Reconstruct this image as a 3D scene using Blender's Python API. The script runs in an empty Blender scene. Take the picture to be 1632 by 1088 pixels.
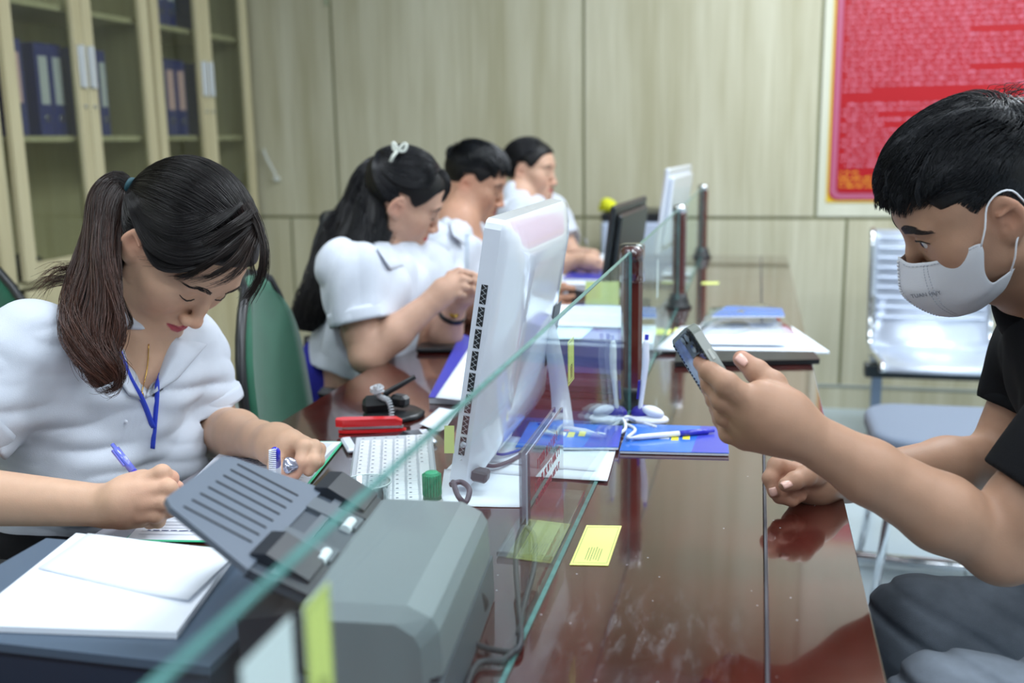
import bpy, math, random
import numpy as np
from mathutils import Vector, Matrix

# ---------------- camera, world, light, exposure ----------------
SC = bpy.context.scene
F_PX = 1640.0; CXP, CYP = 816.0, 544.0
CAM = np.array([0.0, 0.0, 1.22])
_t = math.atan(323.0 / F_PX); _y = math.radians(13.43); _r = math.radians(0.9)
FW = np.array([-math.sin(_y)*math.cos(_t), math.cos(_y)*math.cos(_t), -math.sin(_t)])
_rt = np.array([math.cos(_y), math.sin(_y), 0.0]); _up = np.cross(_rt, FW)
RT = math.cos(_r)*_rt - math.sin(_r)*_up
UP = math.sin(_r)*_rt + math.cos(_r)*_up
cam_d = bpy.data.cameras.new('camera'); cam = bpy.data.objects.new('camera', cam_d)
SC.collection.objects.link(cam); SC.camera = cam
cam_d.sensor_width = 36.0; cam_d.lens = 36.0 * F_PX / 1632.0
cam_d.clip_start = 0.05; cam_d.clip_end = 50
M4 = Matrix(((RT[0], UP[0], -FW[0], CAM[0]), (RT[1], UP[1], -FW[1], CAM[1]), (RT[2], UP[2], -FW[2], CAM[2]), (0, 0, 0, 1)))
cam.matrix_world = M4
cam_d.dof.use_dof = True; cam_d.dof.focus_distance = 1.32; cam_d.dof.aperture_fstop = 3.4
SC.view_settings.view_transform = 'Standard'; SC.view_settings.look = 'None'
SC.view_settings.gamma = 1.0; SC.view_settings.use_curve_mapping = False
SC.view_settings.exposure = 0.0
SC.render.film_transparent = False
W = bpy.data.worlds.new('world'); SC.world = W; W.use_nodes = True
W.node_tree.nodes['Background'].inputs[0].default_value = (0.62, 0.72, 0.9, 1)
W.node_tree.nodes['Background'].inputs[1].default_value = 0.36

def area(name, loc, size, power, color=(1, 1, 1), rot=(0, 0, 0)):
    l = bpy.data.lights.new(name, 'AREA'); l.shape = 'RECTANGLE'; l.size, l.size_y = size
    l.energy = power; l.color = color
    o = bpy.data.objects.new(name, l); o.location = loc; o.rotation_euler = rot
    SC.collection.objects.link(o); return o

LAMPS = [(-1.5, -.6), (-1.5, 1.3), (.3, -.6), (.3, 1.3), (.5, 3.3), (1.9, -.6), (1.9, 1.3), (2.1, 3.3)]
POW = [18, 18, 20, 20, 50, 22, 26, 36]
for (lx, ly), pw in zip(LAMPS, POW):
    area('ceiling_lamp_light', (lx, ly, 2.84), (1.15, 0.5), pw, (0.86, 0.93, 1.0))

# pixel helpers: a pixel of the 1632x1088 frame turned into a point of the room
def ray(x, y): return FW + RT*(x-CXP)/F_PX - UP*(y-CYP)/F_PX
def P(x, y, d): return CAM + ray(x, y)*d
def PZ(x, y, z):
    r = ray(x, y); return CAM + r*(z-CAM[2])/r[2]
def PY(x, y, Y):
    r = ray(x, y); return CAM + r*(Y-CAM[1])/r[1]
def PX(x, y, X):
    r = ray(x, y); return CAM + r*(X-CAM[0])/r[0]
# ---------------- helpers ----------------
COL = SC.collection
def tagit(o, label=None, cat=None, group=None, kind=None):
    if label: o['label'] = label
    if cat: o['category'] = cat
    if group: o['group'] = group
    if kind: o['kind'] = kind
    return o
def thing(name, label, cat, loc=(0, 0, 0), rotz=0.0, group=None):
    o = bpy.data.objects.new(name, None); COL.objects.link(o)
    o.empty_display_size = 0.05
    o.location = loc; o.rotation_euler = (0, 0, rotz)
    return tagit(o, label, cat, group)
def wm(o):
    m = Matrix.LocRotScale(o.location, o.rotation_euler, o.scale)
    return wm(o.parent) @ m if o.parent else m
def link(name, me, mat, parent=None, world=False):
    """one mesh object; world=True: the vertices are world coordinates"""
    o = bpy.data.objects.new(name, me); COL.objects.link(o)
    if mat is not None:
        for m in (mat if isinstance(mat, (list, tuple)) else [mat]): me.materials.append(m)
    if parent is not None:
        if world: me.transform(wm(parent).inverted())
        o.parent = parent
    return o
def mesh_np(name, V, Fc, smooth=True, mats=None):
    V = np.asarray(V, dtype=np.float32); me = bpy.data.meshes.new(name)
    if isinstance(Fc, np.ndarray):
        n, k = Fc.shape
        me.vertices.add(len(V)); me.vertices.foreach_set('co', V.ravel())
        me.loops.add(n*k); me.loops.foreach_set('vertex_index', Fc.astype(np.int32).ravel())
        me.polygons.add(n); me.polygons.foreach_set('loop_start', (np.arange(n)*k).astype(np.int32))
        if smooth: me.polygons.foreach_set('use_smooth', np.ones(n, dtype=bool))
    else:
        me.from_pydata([tuple(map(float, v)) for v in V], [], [tuple(f) for f in Fc])
        if smooth: me.polygons.foreach_set('use_smooth', np.ones(len(me.polygons), dtype=bool))
    if mats is not None: me.polygons.foreach_set('material_index', np.asarray(mats, dtype=np.int32))
    me.update(calc_edges=True); me.validate(); return me
def vcol(me, C):
    a = me.color_attributes.new('Col', 'FLOAT_COLOR', 'POINT')
    C4 = np.ones((len(me.vertices), 4), dtype=np.float32); C4[:, :3] = C
    a.data.foreach_set('color', C4.ravel())

class MB:
    """collects shapes of one part, builds ONE mesh"""
    def __init__(s): s.v = []; s.f = []; s.m = []; s.sm = []
    def add(s, V, Fc, mi=0, smooth=False):
        b = len(s.v); s.v += [tuple(map(float, p)) for p in V]
        for f in Fc: s.f.append(tuple(b+i for i in f)); s.m.append(mi); s.sm.append(smooth)
        return s
    def box(s, c, size, R=None, mi=0, bev=0.0):
        hx, hy, hz = [q/2.0 for q in size]
        if bev <= 0:
            V = np.array([(x, y, z) for x in (-hx, hx) for y in (-hy, hy) for z in (-hz, hz)])
            Fc = [(0, 1, 3, 2), (4, 6, 7, 5), (0, 4, 5, 1), (2, 3, 7, 6), (0, 2, 6, 4), (1, 5, 7, 3)]
        else:
            b = min(bev, hx*.98, hy*.98, hz*.98); V = []
            idx = {}
            for sx in (-1, 1):
                for sy in (-1, 1):
                    for sz in (-1, 1):
                        idx[(sx, sy, sz)] = len(V)
                        V += [(sx*hx, sy*(hy-b), sz*(hz-b)), (sx*(hx-b), sy*hy, sz*(hz-b)), (sx*(hx-b), sy*(hy-b), sz*hz)]
            V = np.array(V); Fc = []
            g = lambda a, b_, c_, k: idx[(a, b_, c_)]+k
            for q in (-1, 1):
                o = [(-1, -1), (1, -1), (1, 1), (-1, 1)]
                if q < 0: o = o[::-1]
                Fc.append([g(q, a, b_, 0) for a, b_ in o])
                Fc.append([g(a, q, b_, 1) for a, b_ in o[::-1]])
                Fc.append([g(a, b_, q, 2) for a, b_ in o])
            for a in (-1, 1):
                for b_ in (-1, 1):
                    Fc.append([g(-1, a, b_, 1), g(1, a, b_, 1), g(1, a, b_, 2), g(-1, a, b_, 2)][::(1 if a*b_ > 0 else -1)])
                    Fc.append([g(a, -1, b_, 0), g(a, 1, b_, 0), g(a, 1, b_, 2), g(a, -1, b_, 2)][::(-1 if a*b_ > 0 else 1)])
                    Fc.append([g(a, b_, -1, 0), g(a, b_, 1, 0), g(a, b_, 1, 1), g(a, b_, -1, 1)][::(1 if a*b_ > 0 else -1)])
                    for c_ in (-1, 1):
                        Fc.append([g(a, b_, c_, 0), g(a, b_, c_, 1), g(a, b_, c_, 2)][::(1 if a*b_*c_ > 0 else -1)])
        V = np.asarray(V, float)
        if R is not None: V = V @ np.asarray(R).T
        return s.add(V+np.array(c), Fc, mi)
    def cyl(s, a, b, r, r2=None, n=16, caps=True, mi=0, smooth=True):
        a = np.array(a, float); b = np.array(b, float); r2 = r if r2 is None else r2
        R = frame(b-a); V = []
        for i in range(n):
            t = 2*math.pi*i/n; u = R[:, 0]*math.cos(t)+R[:, 1]*math.sin(t)
            V += [a+u*r, b+u*r2]
        s.add(V, [(2*i, 2*((i+1) % n), 2*((i+1) % n)+1, 2*i+1) for i in range(n)], mi, smooth)
        if caps:
            s.add([V[2*i] for i in range(n)], [tuple(range(n))[::-1]], mi)
            s.add([V[2*i+1] for i in range(n)], [tuple(range(n))], mi)
        return s
    def tube(s, pts, r, n=8, mi=0, closed=False):
        V, Fc = tube_geo(pts, r, n, closed); return s.add(V, Fc, mi, True)
    def lathe(s, prof, c=(0, 0, 0), n=24, mi=0, R=None, smooth=True):
        V = []
        for (r, z) in prof:
            for i in range(n):
                t = 2*math.pi*i/n; V.append((r*math.cos(t), r*math.sin(t), z))
        V = np.array(V)
        if R is not None: V = V @ np.asarray(R).T
        Fc = [(j*n+i, j*n+(i+1) % n, (j+1)*n+(i+1) % n, (j+1)*n+i) for j in range(len(prof)-1) for i in range(n)]
        return s.add(V+np.array(c), Fc, mi, smooth)
    def grid(s, G, mi=0, smooth=True, thick=0.0, nrm=None):
        """G[i][j] points; optional thickness along nrm"""
        G = np.asarray(G, float); a, b = G.shape[:2]
        V = G.reshape(-1, 3)
        Fc = [(i*b+j, (i+1)*b+j, (i+1)*b+j+1, i*b+j+1) for i in range(a-1) for j in range(b-1)]
        if thick:
            if nrm is None:
                gu = np.gradient(G, axis=0); gv = np.gradient(G, axis=1); N = np.cross(gu, gv)
                N /= np.linalg.norm(N, axis=2, keepdims=True)+1e-12; N = N.reshape(-1, 3)
            else: N = np.array(nrm)[None]
            W2 = V - N*thick; n = a*b
            F2 = [tuple(n+q for q in f[::-1]) for f in Fc]
            ring = [i*b for i in range(a)]+[(a-1)*b+j for j in range(1, b)]+[i*b+b-1 for i in range(a-2, -1, -1)]+[j for j in range(b-2, 0, -1)]
            F3 = [(ring[i], n+ring[i], n+ring[(i+1) % len(ring)], ring[(i+1) % len(ring)])[::-1] for i in range(len(ring))]
            return s.add(np.vstack([V, W2]), Fc+F2+F3, mi, smooth)
        return s.add(V, Fc, mi, smooth)
    def prism(s, poly, z0, z1, mi=0, R=None, c=(0, 0, 0), smooth=False):
        n = len(poly); V = np.array([(x, y, z0) for x, y in poly]+[(x, y, z1) for x, y in poly], float)
        if R is not None: V = V @ np.asarray(R).T
        Fc = [tuple(range(n))[::-1], tuple(range(n, 2*n))]
        s.add(V+np.array(c), Fc, mi)
        return s.add(V+np.array(c), [(i, (i+1) % n, n+(i+1) % n, n+i) for i in range(n)], mi, smooth)
    def build(s, name, mat, parent=None, world=True, fix=True):
        me = bpy.data.meshes.new(name); me.from_pydata(s.v, [], s.f)
        me.polygons.foreach_set('material_index', s.m); me.polygons.foreach_set('use_smooth', s.sm)
        me.update()
        if fix:
            import bmesh
            bm = bmesh.new(); bm.from_mesh(me); bmesh.ops.recalc_face_normals(bm, faces=bm.faces); bm.to_mesh(me); bm.free()
        return link(name, me, mat, parent, world)

def frame(d, upv=(0, 0, 1)):
    z = np.array(d, float); z /= np.linalg.norm(z)+1e-12
    u = np.array(upv, float)
    if abs(z @ u) > 0.95: u = np.array((1., 0, 0)) if abs(z[0]) < .9 else np.array((0, 1., 0))
    x = np.cross(u, z); x /= np.linalg.norm(x); y = np.cross(z, x)
    return np.stack([x, y, z], 1)
def tube_geo(pts, r, n=8, closed=False):
    pts = np.asarray(pts, float); m = len(pts)
    rr = np.full(m, r) if np.isscalar(r) else np.asarray(r, float)
    T = np.gradient(pts, axis=0)
    if closed: T = np.roll(pts, -1, 0)-np.roll(pts, 1, 0)
    T /= np.linalg.norm(T, axis=1, keepdims=True)+1e-12
    X = frame(T[0])[:, 0]; V = []
    for i in range(m):
        X = X-T[i]*(X @ T[i]); X /= np.linalg.norm(X)+1e-12; Y = np.cross(T[i], X)
        for j in range(n):
            a = 2*math.pi*j/n; V.append(pts[i]+(X*math.cos(a)+Y*math.sin(a))*rr[i])
    Fc = [(i*n+j, i*n+(j+1) % n, ((i+1) % m)*n+(j+1) % n, ((i+1) % m)*n+j) for i in range(m if closed else m-1) for j in range(n)]
    if not closed: Fc += [tuple(range(n))[::-1], tuple((m-1)*n+j for j in range(n))]
    return V, Fc
def spline(ctrl, n):
    """Catmull-Rom through the control points (any dimension)"""
    c = np.asarray(ctrl, float); c = np.vstack([2*c[0]-c[1], c, 2*c[-1]-c[-2]])
    m = len(c)-3; out = []
    for q in np.linspace(0, m-1e-9, n):
        i = int(q); t = q-i; a, b, d, e = c[i:i+4]
        out.append(.5*((2*b)+(d-a)*t+(2*a-5*b+4*d-e)*t*t+(-a+3*b-3*d+e)*t**3))
    return np.array(out)
def rotz(a): c, s = math.cos(a), math.sin(a); return np.array([[c, -s, 0], [s, c, 0], [0, 0, 1.]])
def rotx(a): c, s = math.cos(a), math.sin(a); return np.array([[1., 0, 0], [0, c, -s], [0, s, c]])
def roty(a): c, s = math.cos(a), math.sin(a); return np.array([[c, 0, s], [0, 1., 0], [-s, 0, c]])
def srgb(*c):
    c = [q/255.0 for q in c]; return tuple(q/12.92 if q <= .04045 else ((q+.055)/1.055)**2.4 for q in c)

# ---------------- materials ----------------
def node(nt, kind, **kw):
    n = nt.nodes.new(kind)
    for k, v in kw.items():
        if k.startswith('i_'):
            key = k[2:]; key = int(key) if key.isdigit() else key.replace('_', ' ')
            n.inputs[key].default_value = v
        else: setattr(n, k, v)
    return n
def pmat(name, col, rough=.5, metal=0., spec=.5, noise=0., nscale=20., bump=0., bscale=200., stretch=(1, 1, 1), alpha=1., trans=0., coat=0., sheen=0., sss=0., attr=False, emit=None, ior=1.5, nlo=.45, nhi=.6):
    m = bpy.data.materials.new(name); m.use_nodes = True; nt = m.node_tree
    b = nt.nodes['Principled BSDF']
    b.inputs['Base Color'].default_value = (*col, 1); b.inputs['Roughness'].default_value = rough
    b.inputs['Metallic'].default_value = metal; b.inputs['Specular IOR Level'].default_value = spec
    b.inputs['IOR'].default_value = ior
    b.inputs['Alpha'].default_value = alpha; b.inputs['Transmission Weight'].default_value = trans
    b.inputs['Coat Weight'].default_value = coat; b.inputs['Coat Roughness'].default_value = .05
    b.inputs['Sheen Weight'].default_value = sheen
    if sss:
        b.inputs['Subsurface Weight'].default_value = sss; b.inputs['Subsurface Radius'].default_value = (.012, .004, .002); b.inputs['Subsurface Scale'].default_value = .6
    if emit: b.inputs['Emission Color'].default_value = (*emit[0], 1); b.inputs['Emission Strength'].default_value = emit[1]
    tc = node(nt, 'ShaderNodeTexCoord'); mp = node(nt, 'ShaderNodeMapping'); mp.inputs['Scale'].default_value = stretch
    nt.links.new(tc.outputs['Object'], mp.inputs[0])
    src = None
    if attr:
        a = node(nt, 'ShaderNodeVertexColor', layer_name='Col'); src = a.outputs[0]
    if noise or attr:
        nz = node(nt, 'ShaderNodeTexNoise', i_Scale=nscale, i_Detail=4.); nt.links.new(mp.outputs[0], nz.inputs['Vector'])
        mx = node(nt, 'ShaderNodeMixRGB', blend_type='MULTIPLY'); mx.inputs[0].default_value = 1
        rp = node(nt, 'ShaderNodeMapRange'); rp.inputs[3].default_value = 1-noise; rp.inputs[4].default_value = 1+noise*.5
        rp.inputs[1].default_value = .3; rp.inputs[2].default_value = .7
        nt.links.new(nz.outputs['Fac'], rp.inputs[0]); nt.links.new(rp.outputs[0], mx.inputs[2])
        if src is not None: nt.links.new(src, mx.inputs[1])
        else: mx.inputs[1].default_value = (*col, 1)
        nt.links.new(mx.outputs[0], b.inputs['Base Color'])
    if bump:
        nb = node(nt, 'ShaderNodeTexNoise', i_Scale=bscale, i_Detail=3.); nt.links.new(mp.outputs[0], nb.inputs['Vector'])
        bp = node(nt, 'ShaderNodeBump', i_Strength=bump, i_Distance=.002)
        nt.links.new(nb.outputs['Fac'], bp.inputs['Height']); nt.links.new(bp.outputs[0], b.inputs['Normal'])
    return m

# ---------------- implicit surfaces (bodies, clothes, hair masses) ----------------
class Op:
    __slots__ = ('f', 'c', 'R', 'k', 'sub')
    def __init__(s, f, c, R, k, sub): s.f, s.c, s.R, s.k, s.sub = f, np.asarray(c, float), R, k, sub
def _ell(c, r, Rm=None):
    c = np.asarray(c, np.float32); r = np.asarray(r, np.float32); Rm = None if Rm is None else np.asarray(Rm, np.float32)
    def f(p):
        q = p-c
        if Rm is not None: q = q @ Rm
        a = q/r; k0 = np.sqrt((a*a).sum(1))+1e-9; b = a/r; k1 = np.sqrt((b*b).sum(1))+1e-9
        return k0*(k0-1)/k1
    return f
def _cone(a, b, ra, rb):
    a = np.asarray(a, np.float32); b = np.asarray(b, np.float32); ba = b-a; l2 = float(ba @ ba)+1e-12
    def f(p):
        t = np.clip(((p-a) @ ba)/l2, 0, 1); d = p-a-t[:, None]*ba
        return np.sqrt((d*d).sum(1))-(ra+(rb-ra)*t)
    return f
class Sdf:
    def __init__(s): s.ops = []
    def ell(s, c, r, R=None, k=.01, sub=False):
        s.ops.append(Op(_ell(c, r, R), c, max(r), k, sub)); return s
    def cone(s, a, b, ra, rb, k=.01, sub=False):
        a = np.asarray(a, float); b = np.asarray(b, float)
        s.ops.append(Op(_cone(a, b, ra, rb), (a+b)/2, np.linalg.norm(b-a)/2+max(ra, rb), k, sub)); return s
    def chain(s, pts, rs, k=.01, sub=False):
        for i in range(len(pts)-1): s.cone(pts[i], pts[i+1], rs[i], rs[i+1], k, sub)
        return s
    def cut(s, c, n, k=.002, R=9.):
        """remove the half space on the side n points to"""
        c = np.asarray(c, np.float32); n = np.asarray(n, np.float32); n = n/np.linalg.norm(n)
        s.ops.append(Op(lambda p: -((p-c) @ n), c, R, k, True)); return s
    def fun(s, f, c, R, k=.002, sub=False): s.ops.append(Op(f, c, R, k, sub)); return s
    def ev(s, p, ops=None):
        d = np.full(len(p), 1.0, np.float32)
        for o in (s.ops if ops is None else ops):
            e = o.f(p).astype(np.float32)
            if o.sub: e = -e; h = np.maximum(o.k-np.abs(d-e), 0)/o.k; d = np.maximum(d, e)+h*h*o.k*.25
            else: h = np.maximum(o.k-np.abs(d-e), 0)/o.k; d = np.minimum(d, e)-h*h*o.k*.25
        return d
    def mesh(s, h, disp=None, pad=.012, B=20):
        act = set(); bs = h*B
        for o in s.ops:
            if o.sub: continue
            lo = np.floor((o.c-o.R-pad)/bs).astype(int); hi = np.floor((o.c+o.R+pad)/bs).astype(int)
            for i in range(lo[0], hi[0]+1):
                for j in range(lo[1], hi[1]+1):
                    for k in range(lo[2], hi[2]+1): act.add((i, j, k))
        act = np.array(sorted(act)); cen = (act+.5)*bs; half = bs*.87
        d0 = s.ev(cen.astype(np.float32))
        act = act[np.abs(d0) < half*1.6+pad]
        g = np.arange(B+1); G = np.stack(np.meshgrid(g, g, g, indexing='ij'), -1).reshape(-1, 3)
        VK, VP, Q = [], [], []; OFF = 1 << 20
        key = lambda I: ((I[:, 0]+OFF) << 42) | ((I[:, 1]+OFF) << 21) | (I[:, 2]+OFF)
        for blk in act:
            base = blk*B; p = ((G+base)*h).astype(np.float32); c = (blk+.5)*bs
            ops = [o for o in s.ops if np.linalg.norm(o.c-c) < o.R+half+o.k+.03]
            if not any(not o.sub for o in ops): continue
            d = s.ev(p, ops)
            if disp is not None: d = d+disp(p)
            D = d.reshape(B+1, B+1, B+1); Sg = D < 0
            if Sg.all() or not Sg.any(): continue
            cnt = np.zeros((B, B, B), np.int8); acc = np.zeros((B, B, B, 3), np.float32)
            for ax in range(3):
                n0 = [slice(None)]*3; n1 = [slice(None)]*3; n0[ax] = slice(0, B); n1[ax] = slice(1, B+1)
                A, C = D[tuple(n0)], D[tuple(n1)]; cr = (A < 0) != (C < 0)
                t = np.where(cr, A/(A-C+1e-20), 0)
                o1, o2 = [q for q in range(3) if q != ax]
                for u in (0, 1):
                    for v in (0, 1):
                        sl = [slice(None)]*3; sl[ax] = slice(0, B); sl[o1] = slice(u, u+B); sl[o2] = slice(v, v+B)
                        m = cr[tuple(sl)]; cnt += m
                        acc[..., ax] += np.where(m, t[tuple(sl)], 0); acc[..., o1] += m*u; acc[..., o2] += m*v
                # quads for edges owned by this block (edge start index in [0,B) on all axes)
                sl = [slice(0, B)]*3; E = np.argwhere(cr[tuple(sl)])
                if len(E):
                    I = E+base; u1 = np.zeros(3, int); u1[o1] = 1; u2 = np.zeros(3, int); u2[o2] = 1
                    ks = np.stack([key(I), key(I-u1), key(I-u1-u2), key(I-u2)], 1)
                    fl = (A[E[:, 0], E[:, 1], E[:, 2]] < 0) ^ (ax == 1)
                    ks[~fl] = ks[~fl][:, ::-1]; Q.append(ks)
            cells = np.argwhere(cnt > 0)
            if len(cells):
                a = acc[cells[:, 0], cells[:, 1], cells[:, 2]]/cnt[cells[:, 0], cells[:, 1], cells[:, 2]][:, None]
                VK.append(key(cells+base)); VP.append((cells+base+a)*h)
        VK = np.concatenate(VK); VP = np.concatenate(VP); Q = np.concatenate(Q)
        o = np.argsort(VK); VK = VK[o]; VP = VP[o]
        ix = np.searchsorted(VK, Q); ix[ix >= len(VK)] = 0
        ok = (VK[ix] == Q).all(1); return VP.astype(np.float32), ix[ok]
def smooth_mesh(V, Q, it=1, lam=.5):
    n = len(V); e = np.vstack([Q[:, [0, 1]], Q[:, [1, 2]], Q[:, [2, 3]], Q[:, [3, 0]]])
    V = V.astype(np.float64)
    for _ in range(it):
        cnt = np.bincount(e[:, 0], minlength=n).astype(float)+np.bincount(e[:, 1], minlength=n)
        A = np.stack([np.bincount(e[:, 0], V[e[:, 1], k], n)+np.bincount(e[:, 1], V[e[:, 0], k], n) for k in range(3)], 1)
        V = V*(1-lam)+lam*A/np.maximum(cnt, 1)[:, None]
    return V
def vnormals(V, Q):
    a = V[Q[:, 2]]-V[Q[:, 0]]; b = V[Q[:, 3]]-V[Q[:, 1]]; N = np.cross(a, b); out = np.zeros_like(V)
    for k in range(4):
        for ax in range(3): out[:, ax] += np.bincount(Q[:, k], N[:, ax], len(V))
    return out/(np.linalg.norm(out, axis=1, keepdims=True)+1e-12)
def vnoise(p, sc, seed=0):
    """cheap smooth noise from a few sine waves"""
    r = np.random.RandomState(seed); out = np.zeros(len(p), np.float32)
    for i in range(7):
        w = r.normal(size=3)*sc; out += np.sin(p @ w.astype(np.float32)+r.rand()*6.28)
    return out/7**.5*1.2
def strands(name, paths, rad, mat, parent, prof=None, seed=0, cols=None):
    """paths (N,M,3) world; thin three-sided tubes merged into one mesh"""
    Pn = np.asarray(paths, float); N, M = Pn.shape[:2]
    T = np.gradient(Pn, axis=1); T /= np.linalg.norm(T, axis=2, keepdims=True)+1e-9
    ref = np.array([.3, .9, .1]); X = np.cross(T, ref); X /= np.linalg.norm(X, axis=2, keepdims=True)+1e-9; Y = np.cross(T, X)
    t = np.linspace(0, 1, M); pr = (np.minimum(1, 1.2-t)**.7 if prof is None else prof(t)); pr = np.maximum(pr, .12)
    rad = np.broadcast_to(np.asarray(rad, float).reshape(-1, 1), (N, 1))*pr[None]
    rings = [Pn+rad[..., None]*(X*math.cos(a)+Y*math.sin(a)) for a in (0, 2.094, 4.189)]
    V = np.stack(rings, 2).reshape(-1, 3)
    b = (np.arange(N)[:, None, None]*M+np.arange(M-1)[None, :, None])*3; j = np.arange(3)[None, None]
    j2 = (j+1) % 3; Q = np.stack(np.broadcast_arrays(b+j, b+j2, b+3+j2, b+3+j), -1).reshape(-1, 4)
    me = mesh_np(name, V, Q)
    if cols is not None: vcol(me, np.repeat(cols, M*3, axis=0))
    return link(name, me, mat, parent, True)
# ---------------- people ----------------
def hrot(yaw, pitch, roll):
    y, p, r = [math.radians(a) for a in (yaw, pitch, roll)]
    Rz = np.array([[math.cos(y), math.sin(y), 0], [-math.sin(y), math.cos(y), 0], [0, 0, 1]])
    Rx = np.array([[1, 0, 0], [0, math.cos(p), math.sin(p)], [0, -math.sin(p), math.cos(p)]])
    Ry = np.array([[math.cos(r), 0, math.sin(r)], [0, 1, 0], [-math.sin(r), 0, math.cos(r)]])
    return Rz @ Rx @ Ry
def hairline(y):
    return np.interp(y, [-.12, -.080, -.055, -.034, -.026, .006, .016, .030, .048, .062, .080, .10], [-.050, -.055, -.040, .0, .036, .038, .024, .018, .040, .066, .080, .090])
class Head:
    """head-local frame: +X the person's right, +Y face, +Z crown, origin between the ears, metres"""
    def __init__(s, c, R, sc=1.0, male=False, eyes='down', wide=1.0):
        s.c = np.array(c, float); s.R = R; s.sc = sc; s.male = male; s.eyes = eyes; s.w = wide
    def W(s, p): return s.c+(np.asarray(p, float)*s.sc) @ s.R.T
    def Lc(s, p): return ((np.asarray(p, float)-s.c) @ s.R)/s.sc
    def skin(s, S):
        sc = s.sc; w = s.w
        def E(c, r, k=.01, sub=False, rot=None):
            S.ell(s.W(c), np.array(r)*sc, s.R if rot is None else s.R @ rot, k*sc, sub)
        def C(a, b, ra, rb, k=.01, sub=False): S.cone(s.W(a), s.W(b), ra*sc, rb*sc, k*sc, sub)
        jaw = 1.06 if s.male else 1.0
        E((0, -.016, .040), (.074, .092, .080))
        E((0, .030, .030), (.062, .056, .062), .03)
        E((0, .022, -.020), (.058*w, .058, .062), .02)
        for x in (-1, 1):
            C((x*.045*jaw*w, .010, -.048), (x*.014, .064, -.083), .017, .016, .028)
            E((x*.036*w, .040, -.042), (.020, .026, .030), .02)
            C((x*.047*w, .006, -.040), (x*.058, .004, -.005), .013, .012, .03)
            E((x*.036*w, .050, -.024), (.024, .025, .028), .026)      # cheek
            E((x*.044*w, .044, -.008), (.021, .021, .016), .026)        # cheekbone
            E((x*.026, .071, .029), (.024, .013, .010), .014)          # brow ridge
        E((0, .072, -.086), (.018, .014, .015), .016)                  # chin
        E((0, .070, -.057), (.027, .021, .025), .016)                  # mouth mound
        C((0, .055, -.075), (0, .03, -.095), .022, .02, .03)           # under the jaw
        for x in (-1, 1):                                               # sockets, eyeballs with lids
            E((x*.031, .094, .011), (.017, .016, .0105), .012, True)
            E((x*.0315, .0665, .011), (.0145, .0135, .0125), .005)
            if s.eyes == 'down':
                for a, b in (((.019, .0765, .0035), (.026, .0792, .0012)), ((.026, .0792, .0012), (.033, .0797, .0004)), ((.033, .0797, .0004), (.040, .0766, .0014)), ((.040, .0766, .0014), (.046, .0712, .0045))):
                    C((x*a[0], a[1], a[2]), (x*b[0], b[1], b[2]), .0022, .0022, .003)
            else:
                C((x*.019, .0775, .0130), (x*.032, .0815, .0178), .0020, .0024, .003)
                C((x*.032, .0815, .0178), (x*.045, .0720, .013), .0024, .002, .003)
                C((x*.020, .0765, .0040), (x*.033, .0785, .0010), .0018, .002, .003)
                C((x*.033, .0785, .0010), (x*.044, .0715, .0055), .002, .0018, .003)
        nw = 1.1 if s.male else 1.0
        C((0, .078, .020), (0, .089, -.008), .0065, .0078, .012)       # nose
        C((0, .089, -.008), (0, .098, -.028), .0078, .0090, .008)
        E((0, .0995, -.031), (.0100*nw, .0100, .0090), .006)
        for x in (-1, 1):
            E((x*.0125*nw, .0925, -.0345), (.0078, .0105, .0078), .005)
            E((x*.0068*nw, .098, -.0425), (.0038, .0058, .0045), .002, True)
        E((0, .092, -.0405), (.004, .009, .003), .004)
        # lips
        for x in (-1, 1):
            C((0, .0905, -.0535), (x*.010, .0890, -.0515), .0036, .0040, .003)
            C((x*.010, .0890, -.0515), (x*.0245, .0790, -.0575), .0040, .0016, .003)
            C((0, .0890, -.0625), (x*.012, .0860, -.0620), .0052, .0045, .003)
            C((x*.012, .0860, -.0620), (x*.0235, .0785, -.0580), .0045, .0016, .003)
            C((0, .0960, -.0572), (x*.024, .0835, -.0580), .0011, .0009, .002, True)
        E((0, .0930, -.0470), (.003, .006, .006), .004, True)          # philtrum
        # ears
        for x in (-1, 1):
            er = rotx(-.22) @ rotz(x*.38)
            E((x*.079, -.012, .004), (.0075, .0175, .030), .006, rot=er)
            E((x*.0745, -.004, -.020), (.006, .009, .012), .008, rot=er)
            E((x*.0865, -.008, .007), (.0060, .0105, .017), .004, True, rot=er)
            C((x*.0835, .000, .012), (x*.0855, -.022, .016), .0025, .0025, .003)
            E((x*.0835, -.001, -.006), (.0045, .004, .006), .003, True)
        return S
    def neck(s, S, base, r=.050):
        a = s.W((0, -.022, -.045)); S.cone(a, base, r*.98, r*1.08, .03); S.cone(s.W((0, .005, -.07)), base, r*.6, r*.8, .03)
    def paint(s, V, C, lip, browcol=None, lipw=1.0):
        q = s.Lc(V); x, y, z = np.abs(q[:, 0]), q[:, 1], q[:, 2]
        near = (y > .06)
        # lips
        up = (z < -.0495-.22*np.maximum(x-.006, 0)) & (z > -.0578); t = (x/.0245)
        hu = .0062*(1-t**2)+.0; hl = .0085*(1-t**2)
        e = np.where(z > -.0572, (-.0572+hu*1.15)-z, z-(-.0585-hl))
        m = (np.clip(e/.0012+.5, 0, 1)*np.clip((1-t)*12, 0, 1)*(y > .06)*(y < .115)*lipw)[:, None]
        C[:] = C*(1-m)+np.array(lip)*m
        # warm ear rims, nose tip, cheeks
        def blend(mask, col, a): C[:] = C*(1-(mask*a)[:, None])+np.array(col)*(mask*a)[:, None]
        g = lambda c, r: np.exp(-((x-c[0])**2+(y-c[1])**2+(z-c[2])**2)/r**2)
        base = C[0].copy() if False else None
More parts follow.
